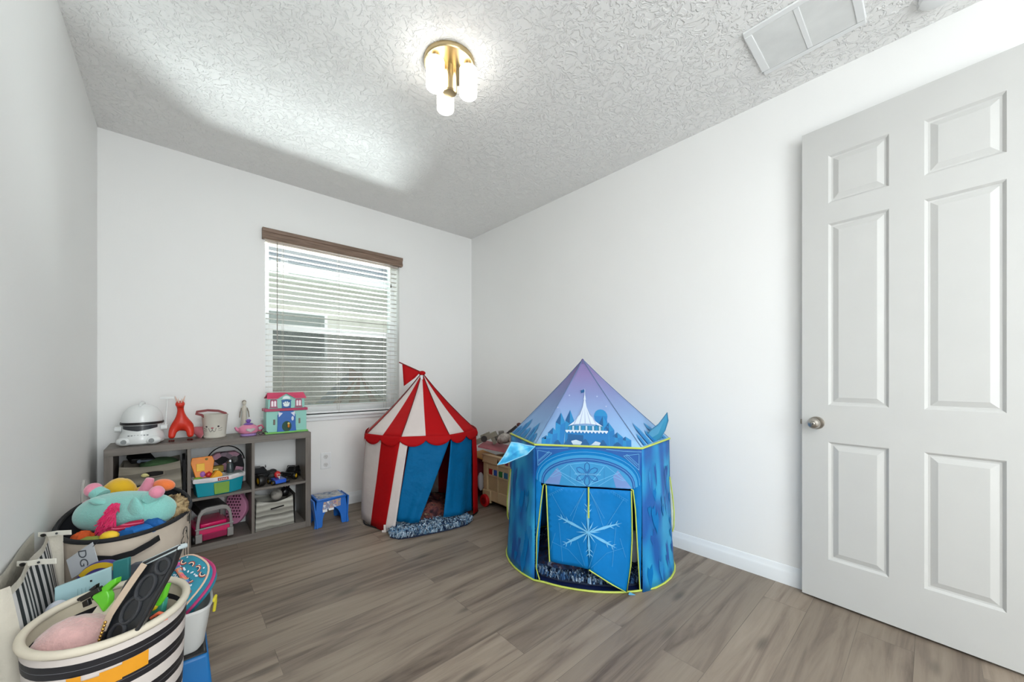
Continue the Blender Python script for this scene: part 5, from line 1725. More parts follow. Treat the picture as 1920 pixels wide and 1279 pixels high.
# ice shards printed on the two visible side panels
for k in (0, 4):
    b = MB()
    rnd = random.Random(k + 5)
    for i in range(26):
        s0 = rnd.uniform(0.03, 0.86); w_ = rnd.uniform(0.05, 0.12); z0 = rnd.uniform(0.10, 0.85); h_ = rnd.uniform(0.05, 0.13)
        pl = [(s0, z0), (s0 + w_ * 0.5, z0 - h_), (s0 + w_, z0), (s0 + w_ * 0.9, z0 + h_ * 0.5), (s0 + w_ * 0.5, z0 + h_ * 0.3), (s0 + w_ * 0.1, z0 + h_ * 0.6)]
        pl = [(min(max(x, 0.01), 0.99), min(max(y, 0.01), 0.97)) for x, y in pl]
        b.decal(pl, lambda u, v, i=i: side(k, u, v, 0.0022 + i * 0.00008), rnd.choice((0, 1, 1, 2)), 0.08)
    b.build('printed_shards', [M_ICED, M_ICEM, mat('ice_shard', '#1c84c4', 0.6)], it)
# front panel: jambs and the part over the door
DL0, DR0, DZT = -0.238, 0.236, 0.558      # door opening at its top
b = MB()
b.decal([(-HW, 0.004), (-0.2815, 0.004), (-0.276, 0.25), (-0.252, 0.45), (DL0, DZT), (-0.238, 0.60), (-HW, 0.60)], front, 0, 0.05)
b.decal([(HW, 0.004), (HW, 0.60), (0.236, 0.60), (DR0, DZT), (0.250, 0.45), (0.262, 0.25), (0.278, 0.004)], front, 0, 0.05)
b.decal([(-HW, 0.60), (-0.238, 0.60), (DL0, DZT), (DR0, DZT), (0.236, 0.60), (HW, 0.60), (HW, EZ), (-HW, EZ)], front, 1, 0.05)
b.build('front_panel', [M_ICEM, M_ICED], it, solid=0.002)


def arc(w, z0, h, n=20, e=1.15):
    """pointed-round arch outline from left to right"""
    return [(w * math.cos(PI - PI * i / n), z0 + h * math.sin(PI * i / n) ** 0.85) for i in range(n + 1)]


b = MB()
def band(wo, zo, ho, wi, zi, hi, mi, off):
    o, i_ = arc(wo, zo, ho), arc(wi, zi, hi)
    for k in range(len(o) - 1):
        b.decal([o[k], o[k + 1], i_[k + 1], i_[k]], lambda u, v: front(u, v, off), mi, 0.05)
band(0.281, 0.585, 0.176, 0.262, 0.572, 0.158, 0, 0.0022)
band(0.262, 0.572, 0.158, 0.250, 0.566, 0.148, 1, 0.0022)
band(0.250, 0.566, 0.148, 0.238, 0.560, 0.136, 2, 0.0022)
A = arc(0.236, 0.560, 0.134)
b.decal(A, lambda u, v: front(u, v, 0.0022), 3, 0.04)
for s in (-1, 1):       # lavender ends
    b.decal([(s * 0.232, 0.562), (s * 0.150, 0.562), (s * 0.135, 0.62), (s * 0.16, 0.655)][::s], lambda u, v: front(u, v, 0.0026), 4, 0.04)
b.build('printed_arch', [M_ICEM, M_ICEL, M_ICED, M_ICET, M_LAV], it)


def line(b, pts, w, off=0.0034, mi=0, fn=front):
    for (x0, y0), (x1, y1) in zip(pts[:-1], pts[1:]):
        d = Vector((x1 - x0, y1 - y0)); L_ = d.length
        if L_ < 1e-6: continue
        nn = Vector((-d.y, d.x)) / L_ * w / 2
        b.decal([(x0 + nn.x, y0 + nn.y), (x0 - nn.x, y0 - nn.y), (x1 - nn.x, y1 - nn.y), (x1 + nn.x, y1 + nn.y)], lambda u, v: fn(u, v, off), mi, 0.06)


b = MB()
for s in (-1, 1):
    line(b, [(s * 0.005, 0.565), (s * 0.17, 0.645)], 0.0025)
    line(b, [(s * 0.01, 0.565), (s * 0.09, 0.672)], 0.0025)
    line(b, [(s * 0.06, 0.565), (s * 0.14, 0.62), (s * 0.19, 0.60)], 0.002)
    line(b, [(0, 0.690), (s * 0.10, 0.675), (s * 0.2, 0.60)], 0.002)
    line(b, [(s * 0.281, 0.757), (s * 0.19, 0.757), (s * 0.10, 0.764)], 0.002)
    line(b, [(s * 0.268, 0.745), (s * 0.268, 0.66), (s * 0.19, 0.733), (s * 0.268, 0.745)], 0.002)
    for i in range(10):
        t = i / 9
        cx_, cz_ = s * (0.262 - 0.055 * t), 0.685 + 0.050 * t
        line(b, [(cx_ + 0.006 * math.cos(a), cz_ + 0.006 * math.sin(a)) for a in [j * PI / 4 for j in range(7)]], 0.0013)
line(b, arc(0.244, 0.563, 0.142), 0.0018)
line(b, arc(0.272, 0.579, 0.167), 0.0016)
b.build('printed_tracery', M_ICEP, it)
b = MB()
for k in range(6):
    a = PI / 2 + k * PI / 3
    c, s = math.cos(a), math.sin(a)
    pet = [(0.006, 0), (0.030, 0.013), (0.052, 0.012), (0.064, 0.0), (0.052, -0.012), (0.030, -0.013)]
    line(b, [(x * c - y * s, 0.626 + x * s + y * c) for x, y in pet + pet[:1]], 0.0035, 0.0040)
line(b, [(-0.09, 0.660), (-0.09, 0.590)], 0.001, 0.0038); line(b, [(0.09, 0.660), (0.09, 0.590)], 0.001, 0.0038)
for s in (-1, 1):
    for k in range(9):
        x = s * (0.006 + k * 0.0075)
        line(b, [(x, 0.621), (x + 0.003, 0.631), (x + 0.006, 0.622)], 0.0018, 0.0048, 1)
b.build('printed_flower', [M_ICED, M_ICEP], it)


# door flaps
def flap_fn(u, z, off=0.0):
    t = max(0.0, 1 - z / 0.56)
    return front(u, max(z, 0.02), 0.004 + off + 0.012 * math.sin(t * PI * 0.8) + 0.004 * math.sin(u * 30))


b = MB(); b.decal([(-0.222, 0.552), (-0.210, 0.300), (-0.202, 0.140), (0.010, 0.128), (0.006, 0.30), (0.000, 0.552)], flap_fn, 0, 0.035); fl1 = b.build('door_flap', M_ICEM, it, solid=0.002)
b = MB(); b.decal([(0.000, 0.552), (0.006, 0.30), (0.010, 0.128), (0.205, 0.008), (0.226, 0.15), (0.232, 0.30), (0.228, 0.552)], lambda u, v: front(u, max(v, 0.012), 0.010 + 0.010 * math.sin(max(0, 1 - v / 0.56) * PI * 0.8)), 0, 0.035); fl2 = b.build('door_flap', M_ICEM, it, solid=0.002)
def fl_any(u, z, off=0.0):
    return flap_fn(u, z, off + 0.003) if u < 0.004 else front(u, max(z, 0.012), 0.013 + off + 0.010 * math.sin(max(0, 1 - z / 0.56) * PI * 0.8))


def ray_(b, cx_, cz_, a, l, w):
    c, s = math.cos(a), math.sin(a)
    pl = [(0, 0.3), (0.5, 1.0), (1.0, 0.0), (0.5, -1.0), (0, -0.3)]
    b.decal([(cx_ + x * l * c - y * w * s, cz_ + x * l * s + y * w * c) for x, y in pl], lambda u, v: fl_any(u, v, 0.0022), 0, 0.04)


b1 = MB()
SCX, SCZ = 0.006, 0.325
RAYS = [(R(18), 0.185, 0.0075), (R(157), 0.185, 0.0075), (R(212), 0.165, 0.0075), (R(-28), 0.170, 0.0075), (R(-87), 0.135, 0.007), (R(91), 0.160, 0.007)]
for a, l, w in RAYS:
    ray_(b1, SCX, SCZ, a, l, w)
    for f_ in (0.62, 0.8):
        px, pz = SCX + f_ * l * math.cos(a), SCZ + f_ * l * math.sin(a)
        for sg in (-1, 1):
            ray_(b1, px, pz, a + sg * R(42), 0.030 * (1.4 - f_ * 0.6), 0.0022)
for k in range(12):
    ray_(b1, SCX, SCZ, R(30 * k + 5), 0.065, 0.003)
b1.build('printed_snowflake', M_ICEP, fl1)
b = MB()
for s in (-1, 1):
    for pts in ([(0.01, 0.545), (0.09, 0.40)], [(0.19, 0.51), (0.10, 0.36)], [(0.01, 0.545), (0.05, 0.46), (0.09, 0.34)], [(0.02, 0.14), (0.10, 0.22), (0.19, 0.25)], [(0.01, 0.14), (0.05, 0.27)], [(0.15, 0.36), (0.14, 0.26), (0.13, 0.15)], [(0.2, 0.2), (0.17, 0.30)]):
        pp = [(s * x, z) for x, z in pts]
        line(b, pp, 0.0018, 0.0018, 0, fl_any)
    for i in range(8):
        t = i / 7
        cx_, cz_ = s * (0.205 - 0.075 * t), 0.500 + 0.042 * t
        line(b, [(cx_ + 0.006 * math.cos(a), cz_ + 0.006 * math.sin(a)) for a in [j * PI / 4 for j in range(7)]], 0.0013, 0.0018, 0, fl_any)
b.build('printed_facets', mat('facet_line', '#3f9ad4', 0.6), fl1)
for pts in ([(-0.222, 0.552), (-0.215, 0.40), (-0.210, 0.300), (-0.202, 0.138)],):
    b = MB(); b.tube([flap_fn(u, z, 0.002) for u, z in pts], 0.0035, 6); b.build('flap_piping', M_LIME, fl1)
b = MB(); b.tube([fl_any(0.008, z, 0.0) for z in (0.56, 0.50, 0.45, 0.40)], 0.0045, 6, flat=(0.0, 0.0, (0, 0, 1)) if False else None); b.build('centre_strap', M_LIME, fl2)
b = MB(); b.tube([fl_any(u, z, 0.0) for u, z in ((0.228, 0.552), (0.231, 0.42), (0.232, 0.30), (0.226, 0.15), (0.205, 0.012), (0.13, 0.055), (0.010, 0.128))], 0.0035, 6); b.build('flap_piping', M_LIME, fl2)
b = MB(); b.tube([front(u, z, 0.003) for u, z in ((-0.226, DZT), (-0.238, 0.553), (-0.252, 0.45), (-0.276, 0.25), (-0.281, 0.07), (-0.262, 0.012))], 0.0035, 6); b.build('jamb_piping', M_LIME, it)
b = MB(); b.tube([front(u, z, 0.003) for u, z in ((0.228, DZT), (0.238, 0.553), (0.250, 0.45), (0.262, 0.25), (0.278, 0.012))], 0.0035, 6); b.build('jamb_piping', M_LIME, it)
b = MB(); q = Vector(front(0.215, 0.012, 0.02)); b.mx = frame((q.x, q.y, 0.006), roll=R(-25)); b.box((0, -0.004, 0), (0.045, 0.010, 0.004)); b.build('tie_tab', mat('tab_blue', '#5aa3cf', 0.6), it)
# piping at the eave, the base and the sides
ring_e = []
for k in range(5):
    ring_e += [side(k, s / 6, 1.0, 0.003) for s in range(6)]
ring_e += [front(HW - 2 * HW * i / 8, EZ, 0.004) for i in range(8)]
b = MB(); b.tube(ring_e, 0.0055, 6, closed=True); b.build('eave_piping', M_LIME, it)
ring_b = []
for k in range(5):
    ring_b += [tuple(Vector(side(k, s / 6, 0.0, 0.003)) + Vector((0, 0, 0.006))) for s in range(6)]
ring_b += [tuple(Vector(front(HW - 2 * HW * i / 12, 0.006, 0.004))) for i in range(12)]
b = MB(); b.tube(ring_b, 0.0055, 6, closed=True); b.build('base_piping', M_LIME, it)
b = MB(); cc = ring_b; b.add([(p[0], p[1], 0.0012) for p in cc] + [(p[0], p[1], 0.003) for p in cc], [tuple(range(len(cc))), tuple(range(len(cc), 2 * len(cc)))[::-1]]); b.build('ground_sheet', mat('navy_sheet', '#0c1c4a', 0.5), it)
for k, s, sgn in ((0, 0.93, -1), (4, 0.07, 1)):
    b = MB()
    pts = [side(k, s, 0.70, 0.006), side(k, s, 0.55, 0.012 + 0.004), side(k, s, 0.42, 0.020), side(k, s, 0.30, 0.014), side(k, s, 0.26, 0.005)]
    b.tube(pts, 0.004, 6); w_ = b.build('window_flap_piping', M_LIME, it)
    b = MB(); b.surf(lambda u, v: tuple(Vector(side(k, s - sgn * 0.0, 0.68 - 0.40 * v, 0.002)) * (1 - u) + Vector(side(k, s, 0.68 - 0.40 * v, 0.018 * math.sin(v * PI) + 0.003)) * u), 3, 8); b.build('window_flap', mat('flap_white', '#c9cfc4', 0.7), it, solid=0.002)
# roof: a print blending from lilac at the tip to pale ice blue
M_ROOFP = mat_gradz('roof_print', [(0.0, '#8db9df'), (0.25, '#86a9d6'), (0.55, '#7f8cbd'), (0.8, '#8479ab'), (1.0, '#7a6c9e')], EZ, AZT)


def roofp(k, s, t):
    if k == 5:
        u0, n0, u1, n1 = HW, FT, -HW, FT
    else:
        (u0, n0), (u1, n1) = top_c[k], top_c[k + 1]
    u, n = u0 + (u1 - u0) * s, n0 + (n1 - n0) * s
    e = 1 - t
    pin = 0.022 * math.sin(t * PI) * (1 - abs(2 * s - 1) ** 2)
    ee = e ** 1.06
    return P2(APEX[0] + (u - APEX[0]) * ee * (1 - pin), APEX[1] + (n - APEX[1]) * ee * (1 - pin), EZ + (AZT - EZ) * t)


b = MB()
for k in range(6):
    b.surf(lambda s, t: roofp(k, s, t * 0.99), 8, 14)
b.build('roof', M_ROOFP, it, solid=0.002, sharp=50)
for k in range(6):
    b = MB(); b.tube([tuple(Vector(roofp(k, 0.0, t)) + Vector((0, 0, 0.001))) for t in (0.01, 0.25, 0.5, 0.75, 0.98)], 0.003, 6); b.build('roof_seam', mat('seam_slate', '#5c769b', 0.7), it)
b = MB(); b.lathe(P2(APEX[0], APEX[1], AZT - 0.035), [(0.026, 0), (0.014, 0.022), (0.006, 0.036), (0.0, 0.040)], 14, cap1=False); b.build('roof_tip', mat('tip_plum', '#675f8c', 0.7), it)


def rf(u, v, off=0.002):
    """front roof facet: u metres across, v metres above the eave"""
    t = v / (AZT - EZ)
    hw = HW * max(0.02, (1 - t) ** 1.06)
    cx_ = APEX[0] + (0 - APEX[0]) * (1 - t)
    s = 0.5 - (u - cx_ * 0 - APEX[0] * t) / (2 * hw)
    s = max(0.0, min(1.0, s))
    p = Vector(roofp(5, s, t))
    nn = (N2 * 0.75 + Vector((0, 0, 0.66)))
    return tuple(p + nn * off)


b = MB()
RFL = lambda pl, mi, o: b.decal(pl, lambda u, v: rf(u, v, 0.0022 + o * 0.0006), mi, 0.03)
# crystals: (u, base v, width, height, dark tip?)
CR = [(-0.225, 0.0, 0.045, 0.045), (-0.190, 0.0, 0.050, 0.085), (-0.150, 0.0, 0.050, 0.165), (-0.098, 0.0, 0.046, 0.180), (0.120, 0.0, 0.052, 0.118), (0.163, 0.0, 0.050, 0.070), (0.205, 0.0, 0.05, 0.050), (0.090, 0.0, 0.050, 0.150)]
RFL([(0.078 + 0.038 * math.cos(t), 0.148 + 0.038 * math.sin(t)) for t in [i * PI / 8 for i in range(16)]], 0, 0)
RFL([(0.050, 0.01), (0.125, 0.01), (0.110, 0.15), (0.045, 0.15)], 2, 0.5)
for u, v0, w, h_ in CR:
    RFL([(u - w / 2, 0.004), (u + w / 2, 0.004), (u + w / 2 * 1.1, h_ * 0.68), (u, h_), (u - w / 2 * 1.1, h_ * 0.68)], 0, 1)
    RFL([(u - w / 2 * 1.1, h_ * 0.68), (u, h_ * 0.60), (u, h_)], 1, 2)
    RFL([(u, 0.004), (u + w / 2, 0.004), (u + w / 2 * 1.1, h_ * 0.68), (u, h_ * 0.60)], 2, 2)
# round ice palace with a pleated white top
RFL([(-0.115, 0.030), (-0.09, 0.006), (0.075, 0.006), (0.10, 0.030), (0.10, 0.070), (-0.115, 0.070)], 2, 3)
RFL([(-0.105, 0.014), (-0.02, 0.010), (-0.02, 0.05), (-0.105, 0.055)], 1, 4)
RFL([(-0.115, 0.066), (0.100, 0.066), (0.085, 0.098), (-0.10, 0.098)], 3, 4)
for k in range(11):
    x = -0.10 + k * 0.0185
    RFL([(x, 0.072), (x + 0.009, 0.072), (x + 0.009, 0.096), (x, 0.096)], (0, 5)[k % 2], 5)
n = 12
top = [(-0.105, 0.094), (-0.07, 0.120), (-0.04, 0.155), (-0.024, 0.195), (-0.0165, 0.236), (-0.0095, 0.236), (-0.002, 0.195), (0.016, 0.155), (0.048, 0.120), (0.088, 0.094), (0.05, 0.103), (-0.01, 0.108), (-0.07, 0.103)]
RFL(top, 4, 6)
for k in range(5):
    x = -0.075 + k * 0.031
    RFL([(x, 0.105), (x + 0.006, 0.105), (-0.013 + (x + 0.013) * 0.12, 0.205)], 6, 7)
RFL([(-0.020, 0.236), (-0.006, 0.236), (-0.0125, 0.275)], 4, 7)
RFL([(-0.0145, 0.268), (-0.0115, 0.268), (-0.0115, 0.298), (-0.0145, 0.298)], 4, 7)
RFL([(-0.0145, 0.296), (-0.040, 0.288), (-0.034, 0.280), (-0.038, 0.272), (-0.0145, 0.280)], 1, 7)
for k in range(12):        # hanging scallops
    x = -0.12 + k * 0.0195
    RFL([(x, 0.068), (x + 0.010, 0.058), (x + 0.0195, 0.068), (x + 0.0195, 0.073), (x + 0.010, 0.064), (x, 0.073)], 4, 8)
for u, w, h_ in ((-0.16, 0.04, 0.022), (-0.10, 0.05, 0.030), (-0.01, 0.05, 0.030), (0.085, 0.04, 0.028), (0.16, 0.05, 0.02)):
    RFL([(u - w / 2, 0.003), (u + w / 2, 0.003), (u + 0.004, h_), (u - 0.004, h_)], 1, 9)
RFL([(-0.085, 0.003), (-0.015, 0.003), (-0.03, 0.018), (-0.06, 0.026), (-0.085, 0.020)], 5, 8)
RFL([(0.02, 0.003), (0.075, 0.003), (0.07, 0.016), (0.045, 0.022)], 5, 8)
for u, v in ((-0.105, 0.26), (0.06, 0.255), (0.11, 0.20), (-0.17, 0.19)):
    RFL([(u - 0.005, v), (u, v - 0.005), (u + 0.005, v), (u, v + 0.005)], 6, 8)
b.build('printed_palace', [mat('crystal_blue', '#2385bf', 0.6), mat('crystal_dark', '#17588f', 0.6), mat('crystal_mid', '#1b74b6', 0.6), mat('palace_teal', '#2a7ba0', 0.6), M_ICEW, mat('palace_cream', '#b8cbdc', 0.6), mat('pleat_shade', '#a9b6d6', 0.6)], it)
# crystals on the side facets
b = MB()
for k, (ss) in ((0, 1), (4, -1)):
    for s0, w, h_ in ((0.15, 0.12, 0.10), (0.30, 0.15, 0.20), (0.52, 0.15, 0.13), (0.72, 0.14, 0.22), (0.88, 0.1, 0.12)):
        def sf(u, v, o=0.004): return tuple(Vector(roofp(k, min(max(u, 0), 1), v)) + Vector((0, 0, o)) + (N2 * 0.5 - U2 * (0.5 if ss == 1 else -0.5)) * o)
        b.decal([(s0 - w / 2, 0.01), (s0 + w / 2, 0.01), (s0 + w / 2, h_ * 0.7), (s0, h_), (s0 - w / 2, h_ * 0.7)], sf, 0, 0.06)
        b.decal([(s0, 0.01), (s0 + w / 2, 0.01), (s0 + w / 2, h_ * 0.7), (s0, h_ * 0.6)], lambda u, v: sf(u, v, 0.006), 1, 0.06)
b.build('printed_crystals', [mat('crystal_blue', '#2385bf', 0.6), mat('crystal_mid', '#1b74b6', 0.6)], it)
# two stiff leaf-shaped corner ornaments
def leaf(name, origin, outline, mid, m, mp, az=None, th=0.014):
    # stiff stuffed leaf: rim outline (metres, in its own plane) with a raised mid rib
    M_ = frame(origin, az)
    b = MB(); b.mx = M_
    n = len(outline)
    vs = [(x, y, 0) for x, y in outline] + [(mid[0], mid[1], th), (mid[0], mid[1], -th)]
    b.add(vs, [(i, (i + 1) % n, n) for i in range(n)] + [((i + 1) % n, i, n + 1) for i in range(n)])
    o = b.build(name, m, it, sharp=20)
    b = MB(); b.mx = M_; b.tube([(x, y, 0) for x, y in outline], 0.0035, 6, closed=True); b.build('leaf_piping', mp, o)
    return o, M_


M_LEAF = mat_mottle('leaf_print', [(0.35, '#1c86c9'), (0.5, '#3fb2e2'), (0.62, '#8fd3ee'), (0.7, '#2a93d0')], 14, 0.55, detail=2)
M_LPIP = mat('leaf_pale', '#86c9ea', 0.5)
leaf('corner_leaf', P2(-0.300, 0.455, EZ - 0.010), [(0.020, 0.004), (-0.030, 0.010), (-0.075, 0.022), (-0.110, 0.026), (-0.128, -0.010), (-0.150, -0.050), (-0.186, -0.098), (-0.140, -0.088), (-0.080, -0.062), (-0.025, -0.040)], (-0.08, -0.02), M_LEAF, M_LPIP)
leaf('corner_leaf', P2(0.395, 0.22, EZ + 0.020), [(-0.095, -0.028), (-0.070, 0.010), (-0.035, 0.050), (0.010, 0.085), (0.058, 0.150), (0.062, 0.105), (0.045, 0.050), (0.015, 0.0), (-0.03, -0.024)], (0.0, 0.03), mat('leaf_teal', '#2b86ae', 0.5), mat('leaf_teal_edge', '#1f6f95', 0.5))
# inside the ice tent
M_RUG2 = [mat('rug_back_navy', '#14213a', 0.9), mat('rug_pale3', '#a9c0d8', 0.9), mat('rug_ink3', '#35608f', 0.9), mat('rug_ink2', '#1a3a66', 0.9), mat('rug_pale4', '#6f92b5', 0.9)]
ol = fromtent(C2, U2, N2, [(-0.40, -0.1), (-0.36, 0.20), (-0.262, 0.345), (-0.15, 0.385), (0.0, 0.395), (0.15, 0.385), (0.262, 0.345), (0.36, 0.2), (0.40, -0.1), (0.25, -0.3), (-0.25, -0.3)])
shag('shag_rug', ol, 0.004, M_RUG2, 'dark navy and white fluffy rug on the floor of the ice tent', 'rug', 5200, 0.024, 9, (C2.x, C2.y, 0.004), pile_h=0.035)
lumpy('blanket', C2, U2, N2, -0.13, 0.13, 0.22, 0.20, 0.20, mat_mottle('blanket_navy', [(0.4, '#0d1a36'), (0.5, '#1d3a66'), (0.58, '#3c2430'), (0.68, '#7a8fae')], 24, bump=0.7), 'dark navy blanket heaped inside the ice tent', 'blanket', z=0.05, seed=4.0)
put('white_cushion', lambda b: b.ell(P2(0.262, 0.235, 0.175), (0.05, 0.06, 0.09), 18, 12), mat('cushion_white', '#c4cfdb', 0.8, bump=0.3), P2(0.262, 0.235, 0.1), 'white cushion seen through the right slit of the ice tent door', 'cushion')

# ------------------------------------------------------------ big cream hamper of plush toys, in front of the shelf
AX, AY, AA, AB, AZ_ = -0.150, 2.300, 0.200, 0.335, 0.563


def arim(a, sc=1.0, z=None, dz=0.0):
    """hamper outline; the rim rises a little towards the shelf"""
    x, y = AX + AA * sc * math.cos(a), AY + AB * sc * math.sin(a)
    zr = AZ_ + 0.040 * max(0.0, math.sin(a)) + dz
    return (x, y, zr if z is None else z)


ha = thing('toy_hamper', (AX, AY, 0), 'large cream cloth hamper with black rim, full of plush toys', 'hamper')
M_HCR = mat('hamper_cream', '#cdbfae', 0.85, var=0.05, vs=4, bump=0.5, bs=7, bdist=0.03)
M_NAVY = mat('hamper_lining_navy', '#111722', 0.9)
A_ = [2 * PI * i / 56 for i in range(56)]
b = MB()
b.loft([[arim(a, 0.88, 0.001) for a in A_], [arim(a, 0.92 + 0.01 * math.sin(5 * a), 0.12) for a in A_], [arim(a, 0.96 + 0.012 * math.sin(4 * a + 1), 0.30) for a in A_], [arim(a, 0.985 + 0.008 * math.sin(6 * a), 0.46) for a in A_], [arim(a, 1.0) for a in A_]], cap1=False)
b.build('cloth_wall', M_HCR, ha)
b = MB()
b.loft([[arim(a, 0.985, None, -0.004) for a in A_], [arim(a, 0.97, 0.46) for a in A_], [arim(a, 0.94, 0.34) for a in A_]], cap0=False, cap1=True)
b.build('lining', M_NAVY, ha)
b = MB(); b.tube([arim(a, 0.995, None, 0.0) for a in A_], 0.0085, 8, closed=True); b.build('rim_binding', mat('rim_black', '#15171c', 0.8), ha)


def aw(a, z, off=0.004):
    """point on the hamper's outside"""
    sc = 0.975 + 0.025 * (z - 0.30) / 0.26
    x, y, _ = arim(a, sc)
    n = Vector((math.cos(a) / AA, math.sin(a) / AB, 0)).normalized() * off
    return (x + n.x, y + n.y, z)


b = MB()
hp = [aw(R(-112), 0.512, 0.012), aw(R(-106), 0.510, 0.018), aw(R(-95), 0.503, 0.026), aw(R(-82), 0.507, 0.026), aw(R(-70), 0.520, 0.018), aw(R(-62), 0.528, 0.012)]
b.tube(hp, 0.004, 8, flat=(0.022, 0.005, (0, 0, 1))); b.build('strap_handle', mat('strap_black', '#131315', 0.85), ha, bevel=0.001)
# line drawing printed on the side
b = MB()
DRW = [[(-0.034, 0.505), (-0.048, 0.500), (-0.055, 0.485), (-0.050, 0.470), (-0.062, 0.462), (-0.066, 0.448), (-0.056, 0.440), (-0.044, 0.444), (-0.036, 0.430), (-0.040, 0.400), (-0.036, 0.370)],
       [(-0.034, 0.505), (-0.022, 0.500), (-0.018, 0.480), (-0.014, 0.455), (-0.004, 0.440), (-0.012, 0.425), (-0.016, 0.400), (-0.012, 0.370)],
       [(-0.028, 0.488), (-0.024, 0.480), (-0.030, 0.474)], [(-0.010, 0.545), (-0.014, 0.520)], [(0.004, 0.548), (-0.002, 0.515)], [(0.016, 0.55), (0.012, 0.50)], [(0.020, 0.552), (0.034, 0.553)], [(-0.018, 0.552), (0.002, 0.556)]]
for pl in DRW:
    b.tube([aw(R(-20) + x / 0.26, z, 0.0045) for x, z in pl], 0.0014, 5)
b.build('line_drawing', mat('ink', '#2b2927', 0.8), ha)
# hang tag
tgt = thing('hang_tag', (-0.215, 1.925, 0.56), 'grey cardboard tag hanging from the cream hamper strap', 'hang tag')
TM = frame((-0.228, 1.915, 0.560), roll=R(16))
b = MB(); b.mx = TM; b.prism([(-0.072, -0.078), (0.030, -0.050), (0.030, 0.022), (-0.072, -0.012)], -0.0008, 0.0008); b.build('card', mat('tag_grey', '#b9bcc0', 0.6), tgt)
M_INK2 = mat('tag_ink', '#4b4f55', 0.7)
text_curve('DG', 0.040, TM @ Matrix.Translation((-0.016, -0.022, 0.0012)) @ Matrix.Rotation(R(-96), 4, 'Z'), M_INK2, tgt, 0.0003)
b = MB(); b.tube([tuple(TM @ Vector((0.026, 0.006, 0))), tuple(TM @ Vector((0.040, 0.014, 0.0))), tuple(TM @ Vector((0.052, 0.020, 0.0)))], 0.0012, 5); b.build('string', mat('string_dark', '#26262a', 0.8), tgt)

# plush and cloth things in the hamper
TC = Vector((-0.150, 2.205, 0.597))
tp2 = thing('turquoise_plush', tuple(TC), 'pale turquoise plush animal lying on its side in the cream hamper', 'plush toy')
M_TQ = mat('plush_turquoise', '#86c6bd', 0.95, sheen=0.5, bump=0.6, bs=160, bdist=0.004)
M_PKF = mat('plush_pink', '#e08aa0', 0.95, sheen=0.5, bump=0.5, bs=150, bdist=0.004)


def along(c, r, up=0.0, fw=0.0):
    """point offset from c: r to the right, up, fw away"""
    p = Vector(c) + RT * r + FW * fw + Vector((0, 0, up))
    return p


b = MB(); b.mx = Matrix.Translation(TC) @ Matrix.Rotation(-AZ, 4, 'Z') @ Matrix.Rotation(R(-3), 4, 'Y')
rings = []
for i in range(21):
    t = -1 + 2 * i / 20
    x = 0.178 * math.sin(t * PI / 2)
    rr = math.cos(t * PI / 2) ** 0.55
    hh = 0.078 * rr * (1.0 - 0.10 * t)
    ww = 0.085 * rr * (1.0 - 0.10 * t)
    rings.append([(x, max(ww, 0.001) * math.cos(a), max(hh, 0.001) * math.sin(a) + 0.004 * math.cos(3 * t)) for a in [2 * PI * j / 28 for j in range(28)]])
b.loft(rings); b.build('body', M_TQ, tp2)
for (r_, u_, f_, s_, m_) in ((-0.125, 0.058, 0.02, 0.030, M_TQ), (0.118, 0.062, -0.03, 0.026, M_TQ)):
    b = MB(); p = along(TC, r_, u_, f_); q = along(TC, r_ + (-0.028 if r_ < 0 else 0.026), u_ + 0.020 + (0.0 if r_ < 0 else 0.002), f_)
    b.cyl(p, q, s_, s_ * 0.85, 16); b.build('leg', m_, tp2)
    b = MB(); b.ell(tuple(q + (q - p) * 0.25), s_ * 0.95, 18, 12); b.build('paw', M_PKF, tp2)
b = MB(); b.ell(tuple(along(TC, -0.172, 0.020, 0.02)), (0.028, 0.028, 0.026), 16, 10); b.build('paw', M_PKF, tp2)
b = MB(); q = along(TC, 0.098, 0.030, -0.062)
b.loft([[tuple(q + RT * (r_ * math.cos(a)) * 1.0 + FW * (0.5 * r_ * math.sin(a)) + Vector((0, 0, h_)) + RT * sh_ - FW * h_ * 0.25) for a in [2 * PI * i / 18 for i in range(18)]] for r_, h_, sh_ in ((0.034, -0.02, 0), (0.030, 0.008, 0.002), (0.018, 0.034, 0.006), (0.004, 0.052, 0.010))])
b.build('ear', M_TQ, tp2)
b = MB(); q = along(TC, -0.055, 0.060, -0.055); b.ell(tuple(q), (0.036, 0.020, 0.012), 16, 8, rot=(0, R(12), -AZ)); b.build('fin', M_TQ, tp2)
b = MB()
rnd = random.Random(4)
for i in range(420):
    t = rnd.random()
    base_ = along(TC, 0.040 - 0.030 * t + rnd.uniform(-0.014 - 0.022 * t, 0.012 + 0.022 * t), 0.060 - 0.105 * t, -0.078 - 0.014 * math.sin(t * PI))
    tip = base_ + RT * rnd.uniform(-0.016, 0.016) + Vector((0, 0, rnd.uniform(-0.034, -0.006))) - FW * rnd.uniform(0.006, 0.022)
    b.cyl(base_, tip, 0.0042, 0.0010, 5)
b.build('mane', mat('plush_hot_pink', '#e01563', 0.9, sheen=0.4), tp2)


def blob(name, c, r, m, label, cat, seed=0.0, amp=0.12, rot=None, fr=6.0):
    """soft rounded cloth or plush form with its own creases"""
    b = MB()
    Mr = Matrix.Rotation(-AZ, 4, 'Z') @ (Euler(rot).to_matrix().to_4x4() if rot else Matrix.Identity(4))
    b.mx = Matrix.Translation(c) @ Mr
    b.ell((0, 0, 0), r, 32, 20)
    cc = Vector(c)
    for i, v in enumerate(b.v):
        d = Vector(v) - cc
        k = 1 + amp * noise.noise(d.normalized() * fr * 0.5 + Vector((seed, seed * 2, 0)))
        b.v[i] = tuple(cc + d * k)
    return tag(b.build(name, m, loc=c), label, cat)


